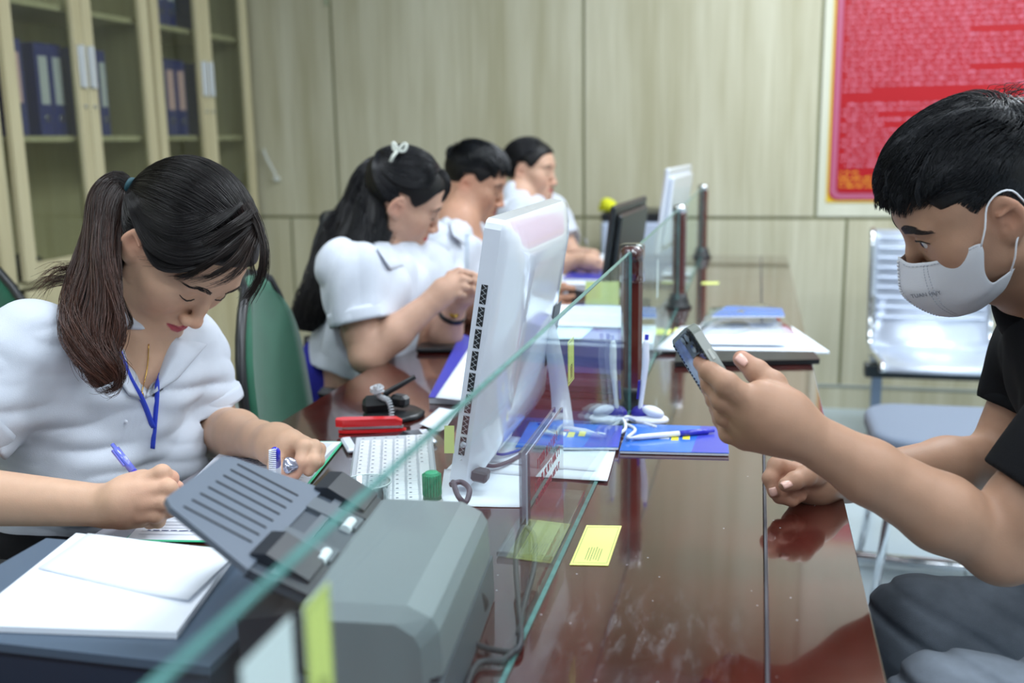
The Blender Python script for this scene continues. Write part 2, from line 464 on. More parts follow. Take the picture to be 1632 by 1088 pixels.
        red = np.array([1.10, .86, .84])
        for c, r, a in (((.0, .11, -.03), .016, .5), ((.045, .06, -.03), .026, .35), ((.082, -.012, .005), .026, .7), ((.012, .09, -.04), .012, .4)):
            w = g(c, r)*a; C[:] = C*(1-w[:, None])+C*red*w[:, None]
        return C
    def brow(s, parent, mat, th=1.0, dens=90):
        rs = np.random.RandomState(3)
        for x in (-1, 1):
            out = []
            for i in range(dens):
                t = rs.rand(); X = .013+.036*t; zc = .0285+.0065*math.sin(min(t/.7, 1)*1.57)-.006*max(0, t-.7)/.3
                ww = .0036*(1-abs(t-.25)*.75)*th; z = zc+rs.uniform(-ww, ww)
                d = np.array([.007, 0, .0035*(1-2.2*t)]); P0 = np.array([X, 0, z])
                out.append([(P0+d*q)*np.array([x, 1, 1]) for q in (0, .5, 1)])
            A = np.array(out); flat = s.snap(A.reshape(-1, 3), .0006); A = s.W(flat).reshape(A.shape)
            strands('eyebrow', A, .00042*s.sc, mat, parent)
    def snap(s, q, off):
        """slide local points along +Y until they lie on the face surface"""
        q = q.copy(); lo = np.full(len(q), .02); hi = np.full(len(q), .13)
        for _ in range(22):
            m = (lo+hi)/2; q[:, 1] = m; d = s.S.ev(s.W(q).astype(np.float32))
            ins = d < 0; lo = np.where(ins, m, lo); hi = np.where(ins, hi, m)
        q[:, 1] = (lo+hi)/2+off; return q
    def lash(s, parent, mat):
        """lash line and, for open eyes, eyeballs"""
        for x in (-1, 1):
            if s.eyes == 'down': c = [(x*.019, 0, .0022), (x*.0250, 0, .0008), (x*.0320, 0, .0006), (x*.039, 0, .0018), (x*.0465, 0, .0050)]
            else: c = [(x*.018, 0, .0108), (x*.025, 0, .0146), (x*.032, 0, .0162), (x*.040, 0, .0142), (x*.047, 0, .0100)]
            q = s.snap(spline(c, 14), .0004); w = s.W(q); r = .0011*s.sc*np.sin(np.linspace(.5, 2.9, 14))**.6
            mb = MB(); mb.tube(w, r, 6); mb.build('eyelashes', mat, parent)
    def eyeball(s, parent, mats, look=(0, 0)):
        for x in (-1, 1):
            c = np.array([x*.0315, .0684, .0095]); r = .0134
            R = rotx(look[1]) @ rotz(look[0]); prof = []
            mb = MB()
            for mi, (a0, a1) in enumerate(((.47, 3.1), (.2, .47), (0.01, .2))):
                p = [(r*math.sin(a), r*math.cos(a)) for a in np.linspace(a0, a1, 14 if mi == 0 else 5)]
                mb.lathe(p, (0, 0, 0), 20, mi)
            V = np.array(mb.v) @ rotx(-math.pi/2).T @ R.T+c; mb.v = [tuple(v) for v in s.W(V)]
            mb.build('eye', mats, parent)

SKIN = pmat('skin', (.6, .4, .3), rough=.48, spec=.28, attr=True, noise=.05, nscale=60, bump=.12, bscale=700, sss=.12)
HAIRM = {}
def hairmat(name, col, rough=.28):
    m = pmat(name, col, rough=rough, spec=.34, attr=True, noise=.1, nscale=30); return m
def skin_mesh(S, h, heads, base, lip, parent, name='body', lipw=1., hands=(), it=1):
    V, Q = S.mesh(h); V = smooth_mesh(V, Q, it, .4)
    C = np.tile(np.array(base, float), (len(V), 1))
    for H in heads: H.paint(V, C, lip, lipw=lipw)
    for c, r, col, a in hands:
        w = np.exp(-((V-np.array(c))**2).sum(1)/r**2)*a; C = C*(1-w[:, None])+np.array(col)*w[:, None]
    me = mesh_np(name, V, Q); vcol(me, C); return link(name, me, SKIN, parent, True)
def cloth(S, h, name, mat, parent, folds=None, it=1, col=None):
    V, Q = S.mesh(h, folds); V = smooth_mesh(V, Q, it, .5)
    return link(name, mesh_np(name, V, Q), mat, parent, True)
def unit(v): v = np.asarray(v, float); return v/(np.linalg.norm(v)+1e-12)
def torso(S, sl, sr, nb, hip, front, g=0., bust=0., r=1., belly=1., k=.05):
    """sl, sr shoulder joints, nb base of the neck, hip the middle of the hips"""
    sl, sr, nb, hip, front = [np.asarray(a, float) for a in (sl, sr, nb, hip, front)]
    mid = (sl+sr)/2; ax = unit(sr-sl); dn = unit(hip-mid); fr = unit(front-ax*(front @ ax)); fr = unit(fr-dn*(fr @ dn)); ax = unit(np.cross(fr, -dn))
    if ax @ (sr-sl) < 0: ax = -ax
    R = np.stack([ax, fr, -dn], 1)
    if np.linalg.det(R) < 0: R[:, 0] *= -1
    L = np.linalg.norm(hip-mid)
    S.ell(mid+dn*.13+fr*.005, (.150*r+g, .098*r+g, .175+g), R, k)
    S.cone(mid-ax*.06+dn*.02, sl, .062*r+g, .050*r+g, k); S.cone(mid+ax*.06+dn*.02, sr, .062*r+g, .050*r+g, k)
    S.cone(nb+dn*.03, mid-ax*.09+dn*.01, .05+g, .048+g, k); S.cone(nb+dn*.03, mid+ax*.09+dn*.01, .05+g, .048+g, k)
    S.ell(mid+dn*(L*.62)+fr*.008, (.132*r*belly+g, .100*r*belly+g, .17+g), R, k)
    S.ell(hip+fr*.0, (.160*r+g, .115*r+g, .12+g), R, k)
    if bust:
        for q in (-1, 1): S.ell(mid+ax*q*.070+dn*.155+fr*(.075*r), (.058+g, .048*bust+g, .058+g), R, .03)
    return R, mid, dn, fr, ax
def hit(S, x, y, d0, d1, off=.0, n=160):
    """first point of the surface seen from pixel x, y between depths d0 and d1"""
    dd = np.linspace(d0, d1, n); pts = np.array([P(x, y, d) for d in dd]); e = S.ev(pts.astype(np.float32))
    i = np.argmax(e < off)
    if e[i] >= off: return None
    if i == 0: return pts[0]
    t = (e[i-1]-off)/(e[i-1]-e[i]); return pts[i-1]*(1-t)+pts[i]*t
def decal(S, name, poly_rows, mat, parent, d0, d1, off=.0015, thick=.0012, n=(14, 6)):
    """a cloth strip between two pixel polylines laid on a surface"""
    A = spline(np.array(poly_rows[0], float), n[0]); B = spline(np.array(poly_rows[1], float), n[0]); G = []
    for a, b in zip(A, B):
        row = []
        for t in np.linspace(0, 1, n[1]):
            q = a*(1-t)+b*t; h = hit(S, q[0], q[1], d0, d1, off)
            row.append(h if h is not None else (row[-1] if row else P(q[0], q[1], (d0+d1)/2)))
        G.append(row)
    mb = MB(); mb.grid(np.array(G), thick=thick, nrm=-FW); return mb.build(name, mat, parent)
def fingers(S, chains, k=.006):
    for c in chains:
        pts, r0, r1 = c[0], c[1], c[2]; n = len(pts); rs = np.linspace(r0, r1, n)
        for i in range(n-1):
            S.cone(pts[i], pts[i+1], rs[i], rs[i+1], k if i == 0 else .0025)
            if i: S.ell(pts[i], [rs[i]*1.06]*3, None, .003)
def nail(parent, mat, c, d, nrm, w=.0055, l=.0065, name='fingernail'):
    R = np.stack([unit(np.cross(nrm, d)), unit(d), unit(np.cross(np.cross(nrm, d), d))*-1], 1)
    zc = unit(nrm); xa = unit(np.cross(d, zc)); ya = unit(np.cross(zc, xa)); G = []
    for i in range(7):
        row = []
        for j in range(7):
            u = (i/6-.5)*2; v = (j/6-.5)*2
            row.append(np.array(c)+xa*(w*u*math.sqrt(1-.25*v*v))+ya*(l*v)-zc*(.0026*u*u+.0008*v*v))
        G.append(row)
    mb = MB(); mb.grid(G, thick=.0004); return mb.build(name, mat, parent)
def cap_local(q, off):
    """push local points onto the cranium offset by off"""
    c = np.array([0, -.014, .040]); r = np.array([.075, .093, .080]); c2 = np.array([0, .030, .030]); r2 = np.array([.062, .056, .062])
    out = []
    v = q-c; n = np.linalg.norm(v/(r+off), axis=1, keepdims=True); a = c+v/n
    v2 = a-c2; n2 = np.linalg.norm(v2/(r2+off), axis=1, keepdims=True); m = (n2[:, 0] < 1) & (a[:, 1] > .0)
    # inside the forehead ellipsoid: extend
    u = unit_rows(a-c); b = a.copy()
    for _ in range(12):
        n2 = np.linalg.norm((b-c2)/(r2+off), axis=1); b = b+u*np.where((n2 < 1) & (b[:, 1] > 0), .0018, 0)[:, None]
    return b
def hair_cap(H, name, off, mat, parent, h=.003, hl=0., disp=None, extra=None, line=None):
    """the mass of hair lying on the skull"""
    S = Sdf(); sc = H.sc
    S.ell(H.W((0, -.016, .041)), (np.array([.075, .093, .080])+off)*sc, H.R, .02); S.ell(H.W((0, .030, .032)), (np.array([.062, .056, .062])+off)*sc, H.R, .03*sc)
    if extra: extra(S)
    lf = line or hairline
    def cutf(p):
        q = H.Lc(p); return (q[:, 2]-lf(q[:, 1])-hl)*.8*sc
    S.fun(cutf, H.c, 9., .012, True)
    # shave to the side that is kept: everything below the hair line goes
    V, Q = S.mesh(h, disp); V = smooth_mesh(V, Q, 1, .5)
    me = mesh_np(name, V, Q); return link(name, me, mat, parent, True)
def pole_hair(H, A, T, phis, th0, offs, M=14, end=1.0, wob=.06, seed=0, th1=math.pi*.97, lim=None):
    rs = np.random.RandomState(seed); A = unit(A); X = unit(np.cross(A, (0, 0, 1.))); U = np.cross(X, A); X = -X if X[0] < 0 else X
    N = len(phis); t = np.linspace(0, 1, M)[None]; th = th0[:, None]+(th1-th0[:, None])*t*end
    ph = phis[:, None]+wob*np.sin(t*3+rs.rand(N, 1)*6.28)*(1-t)
    if lim is not None:
        e = np.clip((th-.5)/.8, 0, 1); e = e*e*(3-2*e); m = (np.abs(phis) > lim[0]) & (np.abs(phis) < lim[1]); tgt = np.sign(phis)*(lim[0]+(lim[2]-lim[0])*(np.abs(phis)-lim[0])/(lim[1]-lim[0]))
        ph = np.where(m[:, None], ph*(1-e)+tgt[:, None]*e, ph)
    D = np.cos(th)[..., None]*A+np.sin(th)[..., None]*(np.cos(ph)[..., None]*U+np.sin(ph)[..., None]*X)
    c = np.array([0, -.014, .040]); Td = unit(np.array(T)-c); anti = -A
    w = np.clip((th-1.2)/(math.pi-1.2), 0, 1)[..., None]**1.5; D = D+(Td-anti)*w
    q = c+unit_rows(D.reshape(-1, 3))*.08; q = cap_local(q, 0.0)
    o = (offs[:, None]*(.35+.65*np.minimum(1, t*6))).reshape(-1, 1); n = unit_rows((q-c)/np.array([.075, .093, .080])**2)
    q = q+n*o; return H.W(q).reshape(N, M, 3)
def unit_rows(v): return v/(np.linalg.norm(v, axis=1, keepdims=True)+1e-12)
NAIL = pmat('nail', srgb(225, 180, 165), rough=.25, spec=.5)
LASHM = pmat('lash_black', srgb(24, 18, 18), rough=.5)
BROWM = pmat('brow_brown', srgb(42, 32, 30), rough=.6)
EYEM = [pmat('eye_white', srgb(205, 200, 198), rough=.15), pmat('iris_brown', srgb(50, 28, 18), rough=.1), pmat('pupil_black', (.004, .004, .004), rough=.05)]
# ---------------- the room ----------------
def struct(o): o['kind'] = 'structure'; return o
def woodmat(name, c1, c2, rough=.45, sc=9., vertical=True, spec=.4, contrast=1.):
    m = bpy.data.materials.new(name); m.use_nodes = True; nt = m.node_tree; b = nt.nodes['Principled BSDF']
    tc = node(nt, 'ShaderNodeTexCoord'); mp = node(nt, 'ShaderNodeMapping'); mp.inputs['Scale'].default_value = (1, 1, .05) if vertical else (1, .05, 1)
    nt.links.new(tc.outputs['Object'], mp.inputs[0])
    n1 = node(nt, 'ShaderNodeTexNoise', i_Scale=sc, i_Detail=5.); nt.links.new(mp.outputs[0], n1.inputs['Vector'])
    n2 = node(nt, 'ShaderNodeTexNoise', i_Scale=sc*5, i_Detail=3.); nt.links.new(mp.outputs[0], n2.inputs['Vector'])
    mx = node(nt, 'ShaderNodeMath', operation='ADD'); nt.links.new(n1.outputs[0], mx.inputs[0]); 
    ml = node(nt, 'ShaderNodeMath', operation='MULTIPLY'); ml.inputs[1].default_value = .45; nt.links.new(n2.outputs[0], ml.inputs[0]); nt.links.new(ml.outputs[0], mx.inputs[1])
    rp = node(nt, 'ShaderNodeValToRGB'); rp.color_ramp.elements[0].position = .72-.2*contrast; rp.color_ramp.elements[1].position = .72+.2*contrast
    rp.color_ramp.elements[0].color = (*c1, 1); rp.color_ramp.elements[1].color = (*c2, 1)
    nt.links.new(mx.outputs[0], rp.inputs[0]); nt.links.new(rp.outputs[0], b.inputs['Base Color'])
    b.inputs['Roughness'].default_value = rough; b.inputs['Specular IOR Level'].default_value = spec
    return m
LAM = woodmat('laminate_ash', srgb(178, 172, 142), srgb(208, 204, 180), sc=10)
LAM2 = woodmat('laminate_pale', srgb(206, 206, 184), srgb(218, 217, 198), sc=8, contrast=1.3)
GROOVE = pmat('panel_groove', srgb(138, 138, 106), rough=.35, spec=.5)
XR, YW, XL, ZC = 3.2, 4.74, -2.85, 2.90
Y0 = -2.2
def quad(name, V, mat, thick=None):
    me = mesh_np(name, V, [tuple(range(len(V)))], smooth=False); return struct(link(name, me, mat))
# floor with large pale tiles
fm = bpy.data.materials.new('floor_tiles'); fm.use_nodes = True; nt = fm.node_tree; b = nt.nodes['Principled BSDF']
tc = node(nt, 'ShaderNodeTexCoord'); br = node(nt, 'ShaderNodeTexBrick', i_Scale=1.0, i_Mortar_Size=.004, i_Brick_Width=.6, i_Row_Height=.6); br.offset = 0
br.inputs['Color1'].default_value = (*srgb(194, 210, 218), 1); br.inputs['Color2'].default_value = (*srgb(188, 204, 212), 1); br.inputs['Mortar'].default_value = (*srgb(128, 142, 140), 1)
nz = node(nt, 'ShaderNodeTexNoise', i_Scale=3., i_Detail=6.); mx = node(nt, 'ShaderNodeMixRGB', blend_type='MULTIPLY'); mx.inputs[0].default_value = .25
nt.links.new(tc.outputs['Object'], br.inputs['Vector']); nt.links.new(br.outputs[0], mx.inputs[1]); nt.links.new(nz.outputs[0], mx.inputs[2]); nt.links.new(mx.outputs[0], b.inputs['Base Color'])
b.inputs['Roughness'].default_value = .12
quad('floor', [(XL, Y0, 0), (XR, Y0, 0), (XR, YW, 0), (XL, YW, 0)], fm)
quad('ceiling', [(XL, Y0, ZC), (XL, YW, ZC), (XR, YW, ZC), (XR, Y0, ZC)], pmat('ceiling_white', srgb(215, 218, 218), rough=.9))
# back wall: laminate boards with grooves between them
def wall_back():
    mb = MB(); g = .0075
    mb.box(((XL+XR)/2, YW+.02, ZC/2), (XR-XL, .02, ZC), mi=1)
    ups = [-1.99, -.78, .250, 1.47, 2.69]; los = [-2.25, -1.16-.0, -.78, .385, 1.6, 2.8]
    for seams, z0, z1 in ((los, 0, .856), (ups, .856, ZC)):
        xs = [XL]+seams+[XR]
        for i in range(len(xs)-1):
            a, c = xs[i]+g, xs[i+1]-g
            mb.box(((a+c)/2, YW+.005, (z0+z1)/2), (c-a, .010, z1-z0-2*g), mi=(2 if (z0 > .5 and a > .2 and a < 1.4) else 0))
    return struct(mb.build('wall_back', [LAM, GROOVE, LAM2]))
wall_back()
quad('wall_left', [(XL, Y0, 0), (XL, YW, 0), (XL, YW, ZC), (XL, Y0, ZC)], LAM)
quad('wall_right', [(XR, YW, 0), (XR, Y0, 0), (XR, Y0, ZC), (XR, YW, ZC)], pmat('wall_paint', srgb(205, 210, 205), rough=.9))
struct(MB().box(((XL+XR)/2, YW-.006, .05), (XR-XL, .012, .10)).build('baseboard_back', LAM))
struct(MB().box(((XL+XR)/2, YW-.008, .105), (XR-XL, .016, .010)).build('trim_1', pmat('trim_metal', srgb(190, 195, 190), rough=.3, metal=.6)))
# a thin metallic joint profile, upper left of the back wall
struct(MB().box((-2.005, YW-.004, 2.3), (.012, .008, .9)).build('trim_2', pmat('joint_profile', srgb(200, 214, 185), rough=.25, metal=.5)))
# ceiling lamps
LAMPN = ['nearest row, left side', 'middle row, left side', 'nearest row, centre', 'middle row, centre', 'farthest row, centre', 'nearest row, right side', 'middle row, right side', 'farthest row, right side']
for i, (lx, ly) in enumerate(LAMPS):
    t = thing('ceiling_lamp', 'flat white ceiling lamp panel, %s of the room' % LAMPN[i], 'ceiling lamp', (lx, ly, ZC-.02), group='ceiling lamps')
    MB().box((lx, ly, ZC-.012), (1.22, .57, .024)).build('lamp_frame', bpy.data.materials['ceiling_white'], t)
    MB().box((lx, ly, ZC-.027), (1.16, .51, .006)).build('lamp_diffuser', pmat('lamp_diffuser', (.9, .93, 1), emit=((.86, .93, 1.), 3.0)), t)
# ---------------- glass-fronted bookcase along the left wall ----------------
CX0 = -2.391
OAK = woodmat('bookcase_oak', srgb(196, 184, 146), srgb(216, 206, 170), sc=14)
OAKIN = woodmat('bookcase_inside', srgb(176, 170, 138), srgb(196, 190, 156), sc=10)
def two_sided_fresnel(nt, ior=1.5):
    g = node(nt, 'ShaderNodeNewGeometry'); f = node(nt, 'ShaderNodeFresnel'); r = node(nt, 'ShaderNodeMapRange')
    r.inputs[3].default_value = ior; r.inputs[4].default_value = 1/ior; nt.links.new(g.outputs['Backfacing'], r.inputs[0]); nt.links.new(r.outputs[0], f.inputs['IOR']); return f
def pane_mat(name, tint=(.93, .97, .95), rough=.0, refl=1.0):
    m = bpy.data.materials.new(name); m.use_nodes = True; nt = m.node_tree
    for n in list(nt.nodes): nt.nodes.remove(n)
    o = node(nt, 'ShaderNodeOutputMaterial'); tr = node(nt, 'ShaderNodeBsdfTransparent'); tr.inputs[0].default_value = (*tint, 1)
    gl = node(nt, 'ShaderNodeBsdfGlossy'); gl.inputs['Roughness'].default_value = rough; fr = two_sided_fresnel(nt)
    mu = node(nt, 'ShaderNodeMath', operation='MULTIPLY'); mu.inputs[1].default_value = refl; mx = node(nt, 'ShaderNodeMixShader')
    nt.links.new(fr.outputs[0], mu.inputs[0]); nt.links.new(mu.outputs[0], mx.inputs[0]); nt.links.new(tr.outputs[0], mx.inputs[1]); nt.links.new(gl.outputs[0], mx.inputs[2]); nt.links.new(mx.outputs[0], o.inputs[0])
    return m
CABG = pane_mat('cabinet_glass', (.90, .92, .88))
SILVER = pmat('brushed_steel', srgb(205, 208, 212), rough=.3, metal=.9)
bk = thing('bookcase', 'tall pale oak bookcase with glass doors along the left wall', 'bookcase', (CX0-.18, 3.4, 0))
YA, YB = 2.0, 4.70; DEP = .40
mb = MB()
mb.box((CX0-DEP+.01, (YA+YB)/2, 1.30), (.012, YB-YA, 2.6)); 
mb.box((CX0-DEP/2-.02, (YA+YB)/2, .05), (DEP-.04, YB-YA, .10)); mb.box((CX0-DEP/2, (YA+YB)/2, 2.59), (DEP, YB-YA, .03))
doors = [(2.04, 2.485), (2.485, 2.93), (2.98, 3.41), (3.41, 3.84), (3.86, 4.27), (4.27, 4.68)]
for y in (YA+.01, 2.955, 3.85, YB-.01): mb.box((CX0-DEP/2-.012, y, 1.3), (DEP-.024, .02, 2.58))
mb.box((CX0-DEP/2-.012, (YA+YB)/2, .755), (DEP-.024, YB-YA, .02))
mb.build('carcass', OAKIN, bk)
for z in (1.245, 1.70, 2.15):
    for ya, yb in ((YA+.02, 2.945), (2.965, 3.84), (3.86, YB-.02)):
        MB().box((CX0-DEP/2-.02, (ya+yb)/2, z), (DEP-.05, yb-ya, .02)).build('shelf', OAKIN, bk)
for i, (ya, yb) in enumerate(doors):
    fw_ = .055; x = CX0-.011; mb = MB()
    for y in (ya+fw_/2+.002, yb-fw_/2-.002): mb.box((x, y, 1.67), (.022, fw_, 1.80))
    for z in (.80, 2.54): mb.box((x, (ya+yb)/2, z), (.022, yb-ya-.006-2*fw_, .06))
    d = mb.build('door', OAK, bk)
    MB().box((x-.002, (ya+yb)/2, 1.67), (.004, yb-ya-2*fw_, 1.69)).build('glass', CABG, d)
    hy = yb-.028 if i % 2 == 0 else ya+.028
    MB().box((x+.016, hy, 1.50), (.012, .040, .15), bev=.004).box((x+.023, hy, 1.50), (.006, .012, .15), mi=1).build('handle', [SILVER, pmat('handle_white', srgb(225, 228, 230), rough=.3)] if i == 0 else [SILVER, bpy.data.materials['handle_white']], d)
    MB().cyl((x+.010, hy, 1.36), (x+.018, hy, 1.36), .007).build('lock', SILVER, d)
    dr = MB().box((x, (ya+yb)/2, .42), (.022, yb-ya-.006, .63), bev=.003).build('lower_door', OAK, bk)
    MB().box((x+.016, hy, .60), (.012, .016, .12), bev=.003).build('handle', SILVER, dr)
# binders
BLUE = pmat('binder_blue', srgb(42, 52, 130), rough=.45, noise=.05)
LBLW = pmat('binder_label_white', srgb(200, 205, 212), rough=.7); LBLP = pmat('binder_label_pink', srgb(226, 186, 190), rough=.7)
RINGM = pmat('ring_metal', srgb(190, 190, 190), rough=.25, metal=.9); HOLE = pmat('hole_dark', (.01, .01, .015), rough=.5)
def binder(y, z, w, lab, where, top=False, h=.32):
    x = CX0-.075; t = thing('binder', 'blue binder with %s label, %s' % ({LBLW: 'white', LBLP: 'pink'}[lab], where), 'binder', (x, y, z), group='blue binders in the glass-fronted bookcase')
    MB().box((x-.14, y, z+h/2), (.28, w, h), bev=.003).build('cover', BLUE, t)
    MB().box((x+.0008, y, z+h*.60), (.0016, w*.62, h*.52)).build('label', lab, t)
    MB().lathe([(.009, 0), (.013, 0), (.013, .003), (.009, .003)], (x, y, z+h*.19), 16, R=roty(math.pi/2)).build('finger_ring', RINGM, t)
    return t
binder(3.115, 1.256, .105, LBLP, "biggest, leftmost on the middle shelf", h=.325)
for i, (y, w, l, wh) in enumerate(((3.268, .072, LBLW, 'second from the left on the middle shelf'), (3.345, .070, LBLW, 'third from the left on the middle shelf'), (3.48, .070, LBLW, "first right of the left handles, middle shelf"), (3.552, .060, LBLW, "second right of the left handles, middle shelf"), (3.612, .055, LBLW, "third right of the left handles, middle shelf"),
        (3.905, .075, LBLP, "first in middle shelf's right half"), (3.985, .075, LBLP, "second in middle shelf's right half"), (4.09, .08, LBLP, "third in middle shelf's right half"), (4.175, .08, LBLP, "middle shelf, just left of right handles"), (4.36, .08, LBLP, "middle shelf, right of right handles"))):
    binder(y, 1.256, w, l, wh)
for y, w, l, wh in ((3.90, .07, LBLW, "first on the upper shelf"), (3.98, .07, LBLW, "second on the upper shelf"), (4.06, .07, LBLW, "third on the upper shelf"), (4.14, .07, LBLW, "fourth on the upper shelf"), (4.36, .08, LBLP, "last on the upper shelf, by the corner")):
    binder(y, 1.711, w, l, wh)
for (y, z, nm, c, lb) in ((2.86, .766, 'storage_bag', srgb(70, 90, 120), 'dark blue bundle at the bottom of the bookcase by the left edge'), (3.09, .766, 'shoe_bundle', srgb(60, 62, 60), 'small dark bundle in the lowest bay of the bookcase'), (3.935, 1.256, 'paper_cup', srgb(215, 222, 225), 'small white cup beside the binders on the middle shelf')):
    S_ = Sdf(); S_.ell((CX0-.10 if nm != 'paper_cup' else CX0-.05, y, z+.045), (.07, .055, .045) if nm != 'paper_cup' else (.02, .02, .03), None, .01)
    V, Q = S_.mesh(.006, lambda p: (.006*vnoise(p, 40, 3)).astype(np.float32)); V[:, 2] = np.maximum(V[:, 2], z)
    tagit(link('bundle' if nm != 'paper_cup' else 'cup', mesh_np(nm, V, Q), pmat(nm, c, rough=.7)), lb, 'bag' if nm != 'paper_cup' else 'cup')
# white cord hanging on the wall beside the bookcase
mb = MB(); mb.tube(spline([PY(420, 238, 4.73), PY(425, 252, 4.725), PY(436, 272, 4.72), PY(441, 284, 4.725)], 14), .006, 8); mb.box(PY(441, 285, 4.722), (.03, .022, .022), bev=.004)
tagit(mb.build('wall_cord', pmat('cord_white', srgb(215, 218, 212), rough=.5)), 'short white cord with a plug on the wall beside the bookcase', 'cord')
# ---------------- red notice board ----------------
def board():
    x0, x1, z0, z1 = .293, 1.10, .925, 2.15; y = YW
    t = thing('notice_board', 'red notice board with pink border and rows of pale lettering on the back wall', 'notice board', ((x0+x1)/2, y-.01, z0))
    def rr(w, h, r, n=8):
        out = []
        for cx, cy, a0 in ((w/2-r, h/2-r, 0), (-w/2+r, h/2-r, 90), (-w/2+r, -h/2+r, 180), (w/2-r, -h/2+r, 270)):
            for i in range(n+1):
                a = math.radians(a0+90*i/n); out.append((cx+r*math.cos(a), cy+r*math.sin(a)))
        return out
    c = np.array([(x0+x1)/2, y, (z0+z1)/2]); R = np.stack([[1, 0, 0], [0, 0, 1], [0, -1, 0]], 1).astype(float); w, h = x1-x0, z1-z0
    MB().prism(rr(w, h, .004), .0002, .004, R=R, c=c).build('backing', pmat('board_yellow', srgb(228, 190, 40), rough=.5), t)
    RED = pmat('board_red', srgb(172, 12, 24), rough=.35)
    MB().prism(rr(w-.018, h-.018, .035), .004, .006, R=R, c=c).build('border_edge', RED, t)
    MB().prism(rr(w-.030, h-.030, .040), .006, .008, R=R, c=c).build('border', pmat('board_pink', srgb(184, 96, 126), rough=.35), t)
    MB().prism(rr(w-.080, h-.080, .022), .008, .010, R=R, c=c).build('panel', RED, t)
    # rows of small lettering: too small and blurred to read, built as rows of word strokes
    rs = np.random.RandomState(2); TW = pmat('lettering_pink', srgb(214, 132, 156), rough=.5); TY = pmat('lettering_yellow', srgb(240, 170, 40), rough=.5)
    zr = z1-.07; rows = []
    def row(z, xa, xb, mb, h_=.0125):
        x = xa
        while x < xb:
            wl = rs.randint(2, 7)
            for k in range(wl):
                lw = rs.uniform(.006, .010)
                hh = h_*rs.choice([.7, .7, 1.0]); yy = y-.0106
                if rs.rand() < .5: mb.add([(x, yy, z), (x+lw*.35, yy, z), (x+lw*.35, yy, z+hh), (x, yy, z+hh)], [(0, 1, 2, 3)]); mb.add([(x+lw*.35, yy, z+hh*.6), (x+lw*.9, yy, z+hh*.6), (x+lw*.9, yy, z+hh*.8), (x+lw*.35, yy, z+hh*.8)], [(0, 1, 2, 3)]); mb.add([(x+lw*.6, yy, z), (x+lw*.9, yy, z), (x+lw*.9, yy, z+hh*.6), (x+lw*.6, yy, z+hh*.6)], [(0, 1, 2, 3)])
                else: mb.add([(x, yy, z), (x+lw*.85, yy, z), (x+lw*.85, yy, z+hh*.28), (x, yy, z+hh*.28)], [(0, 1, 2, 3)]); mb.add([(x, yy, z+hh*.55), (x+lw*.85, yy, z+hh*.55), (x+lw*.85, yy, z+hh*.8), (x, yy, z+hh*.8)], [(0, 1, 2, 3)]); mb.add([(x, yy, z), (x+lw*.3, yy, z), (x+lw*.3, yy, z+hh*.8), (x, yy, z+hh*.8)], [(0, 1, 2, 3)])
                x += lw
            x += .008
    z = z1-.09; m1_ = MB(); xa, xb = x0+.052, x1-.055
    ends = {1.505: .72, 1.39: .86, 1.27: 0}
    n = 0
    while z > 1.40:
        row(z, xa+(.012 if n % 7 == 0 else 0), xb-(.22 if n % 7 == 6 else (.0 if n % 3 else .02)), m1_); z -= .0215; n += 1
    row(z, xa, xa+.09, m1_); z -= .058
    m2_ = MB(); k = 0
    while z > 1.06: row(z, xa+(.02 if k % 3 == 0 else 0), xa+[.36, .55, .15, .45, .17, .4, .3, .5][k % 8], m2_); z -= .0215; k += 1
    m3_ = MB(); z -= .006; row(z, xa, xa+.07, m3_); z -= .024
    while z > .985: row(z, xa, xa+.62, m3_, .015); z -= .0185
    m1_.build('upper_text', TW, t, fix=False)['kind'] = 'stuff'; m2_.build('lower_text', TW, t, fix=False)['kind'] = 'stuff'; m3_.build('yellow_text', TY, t, fix=False)['kind'] = 'stuff'
board()
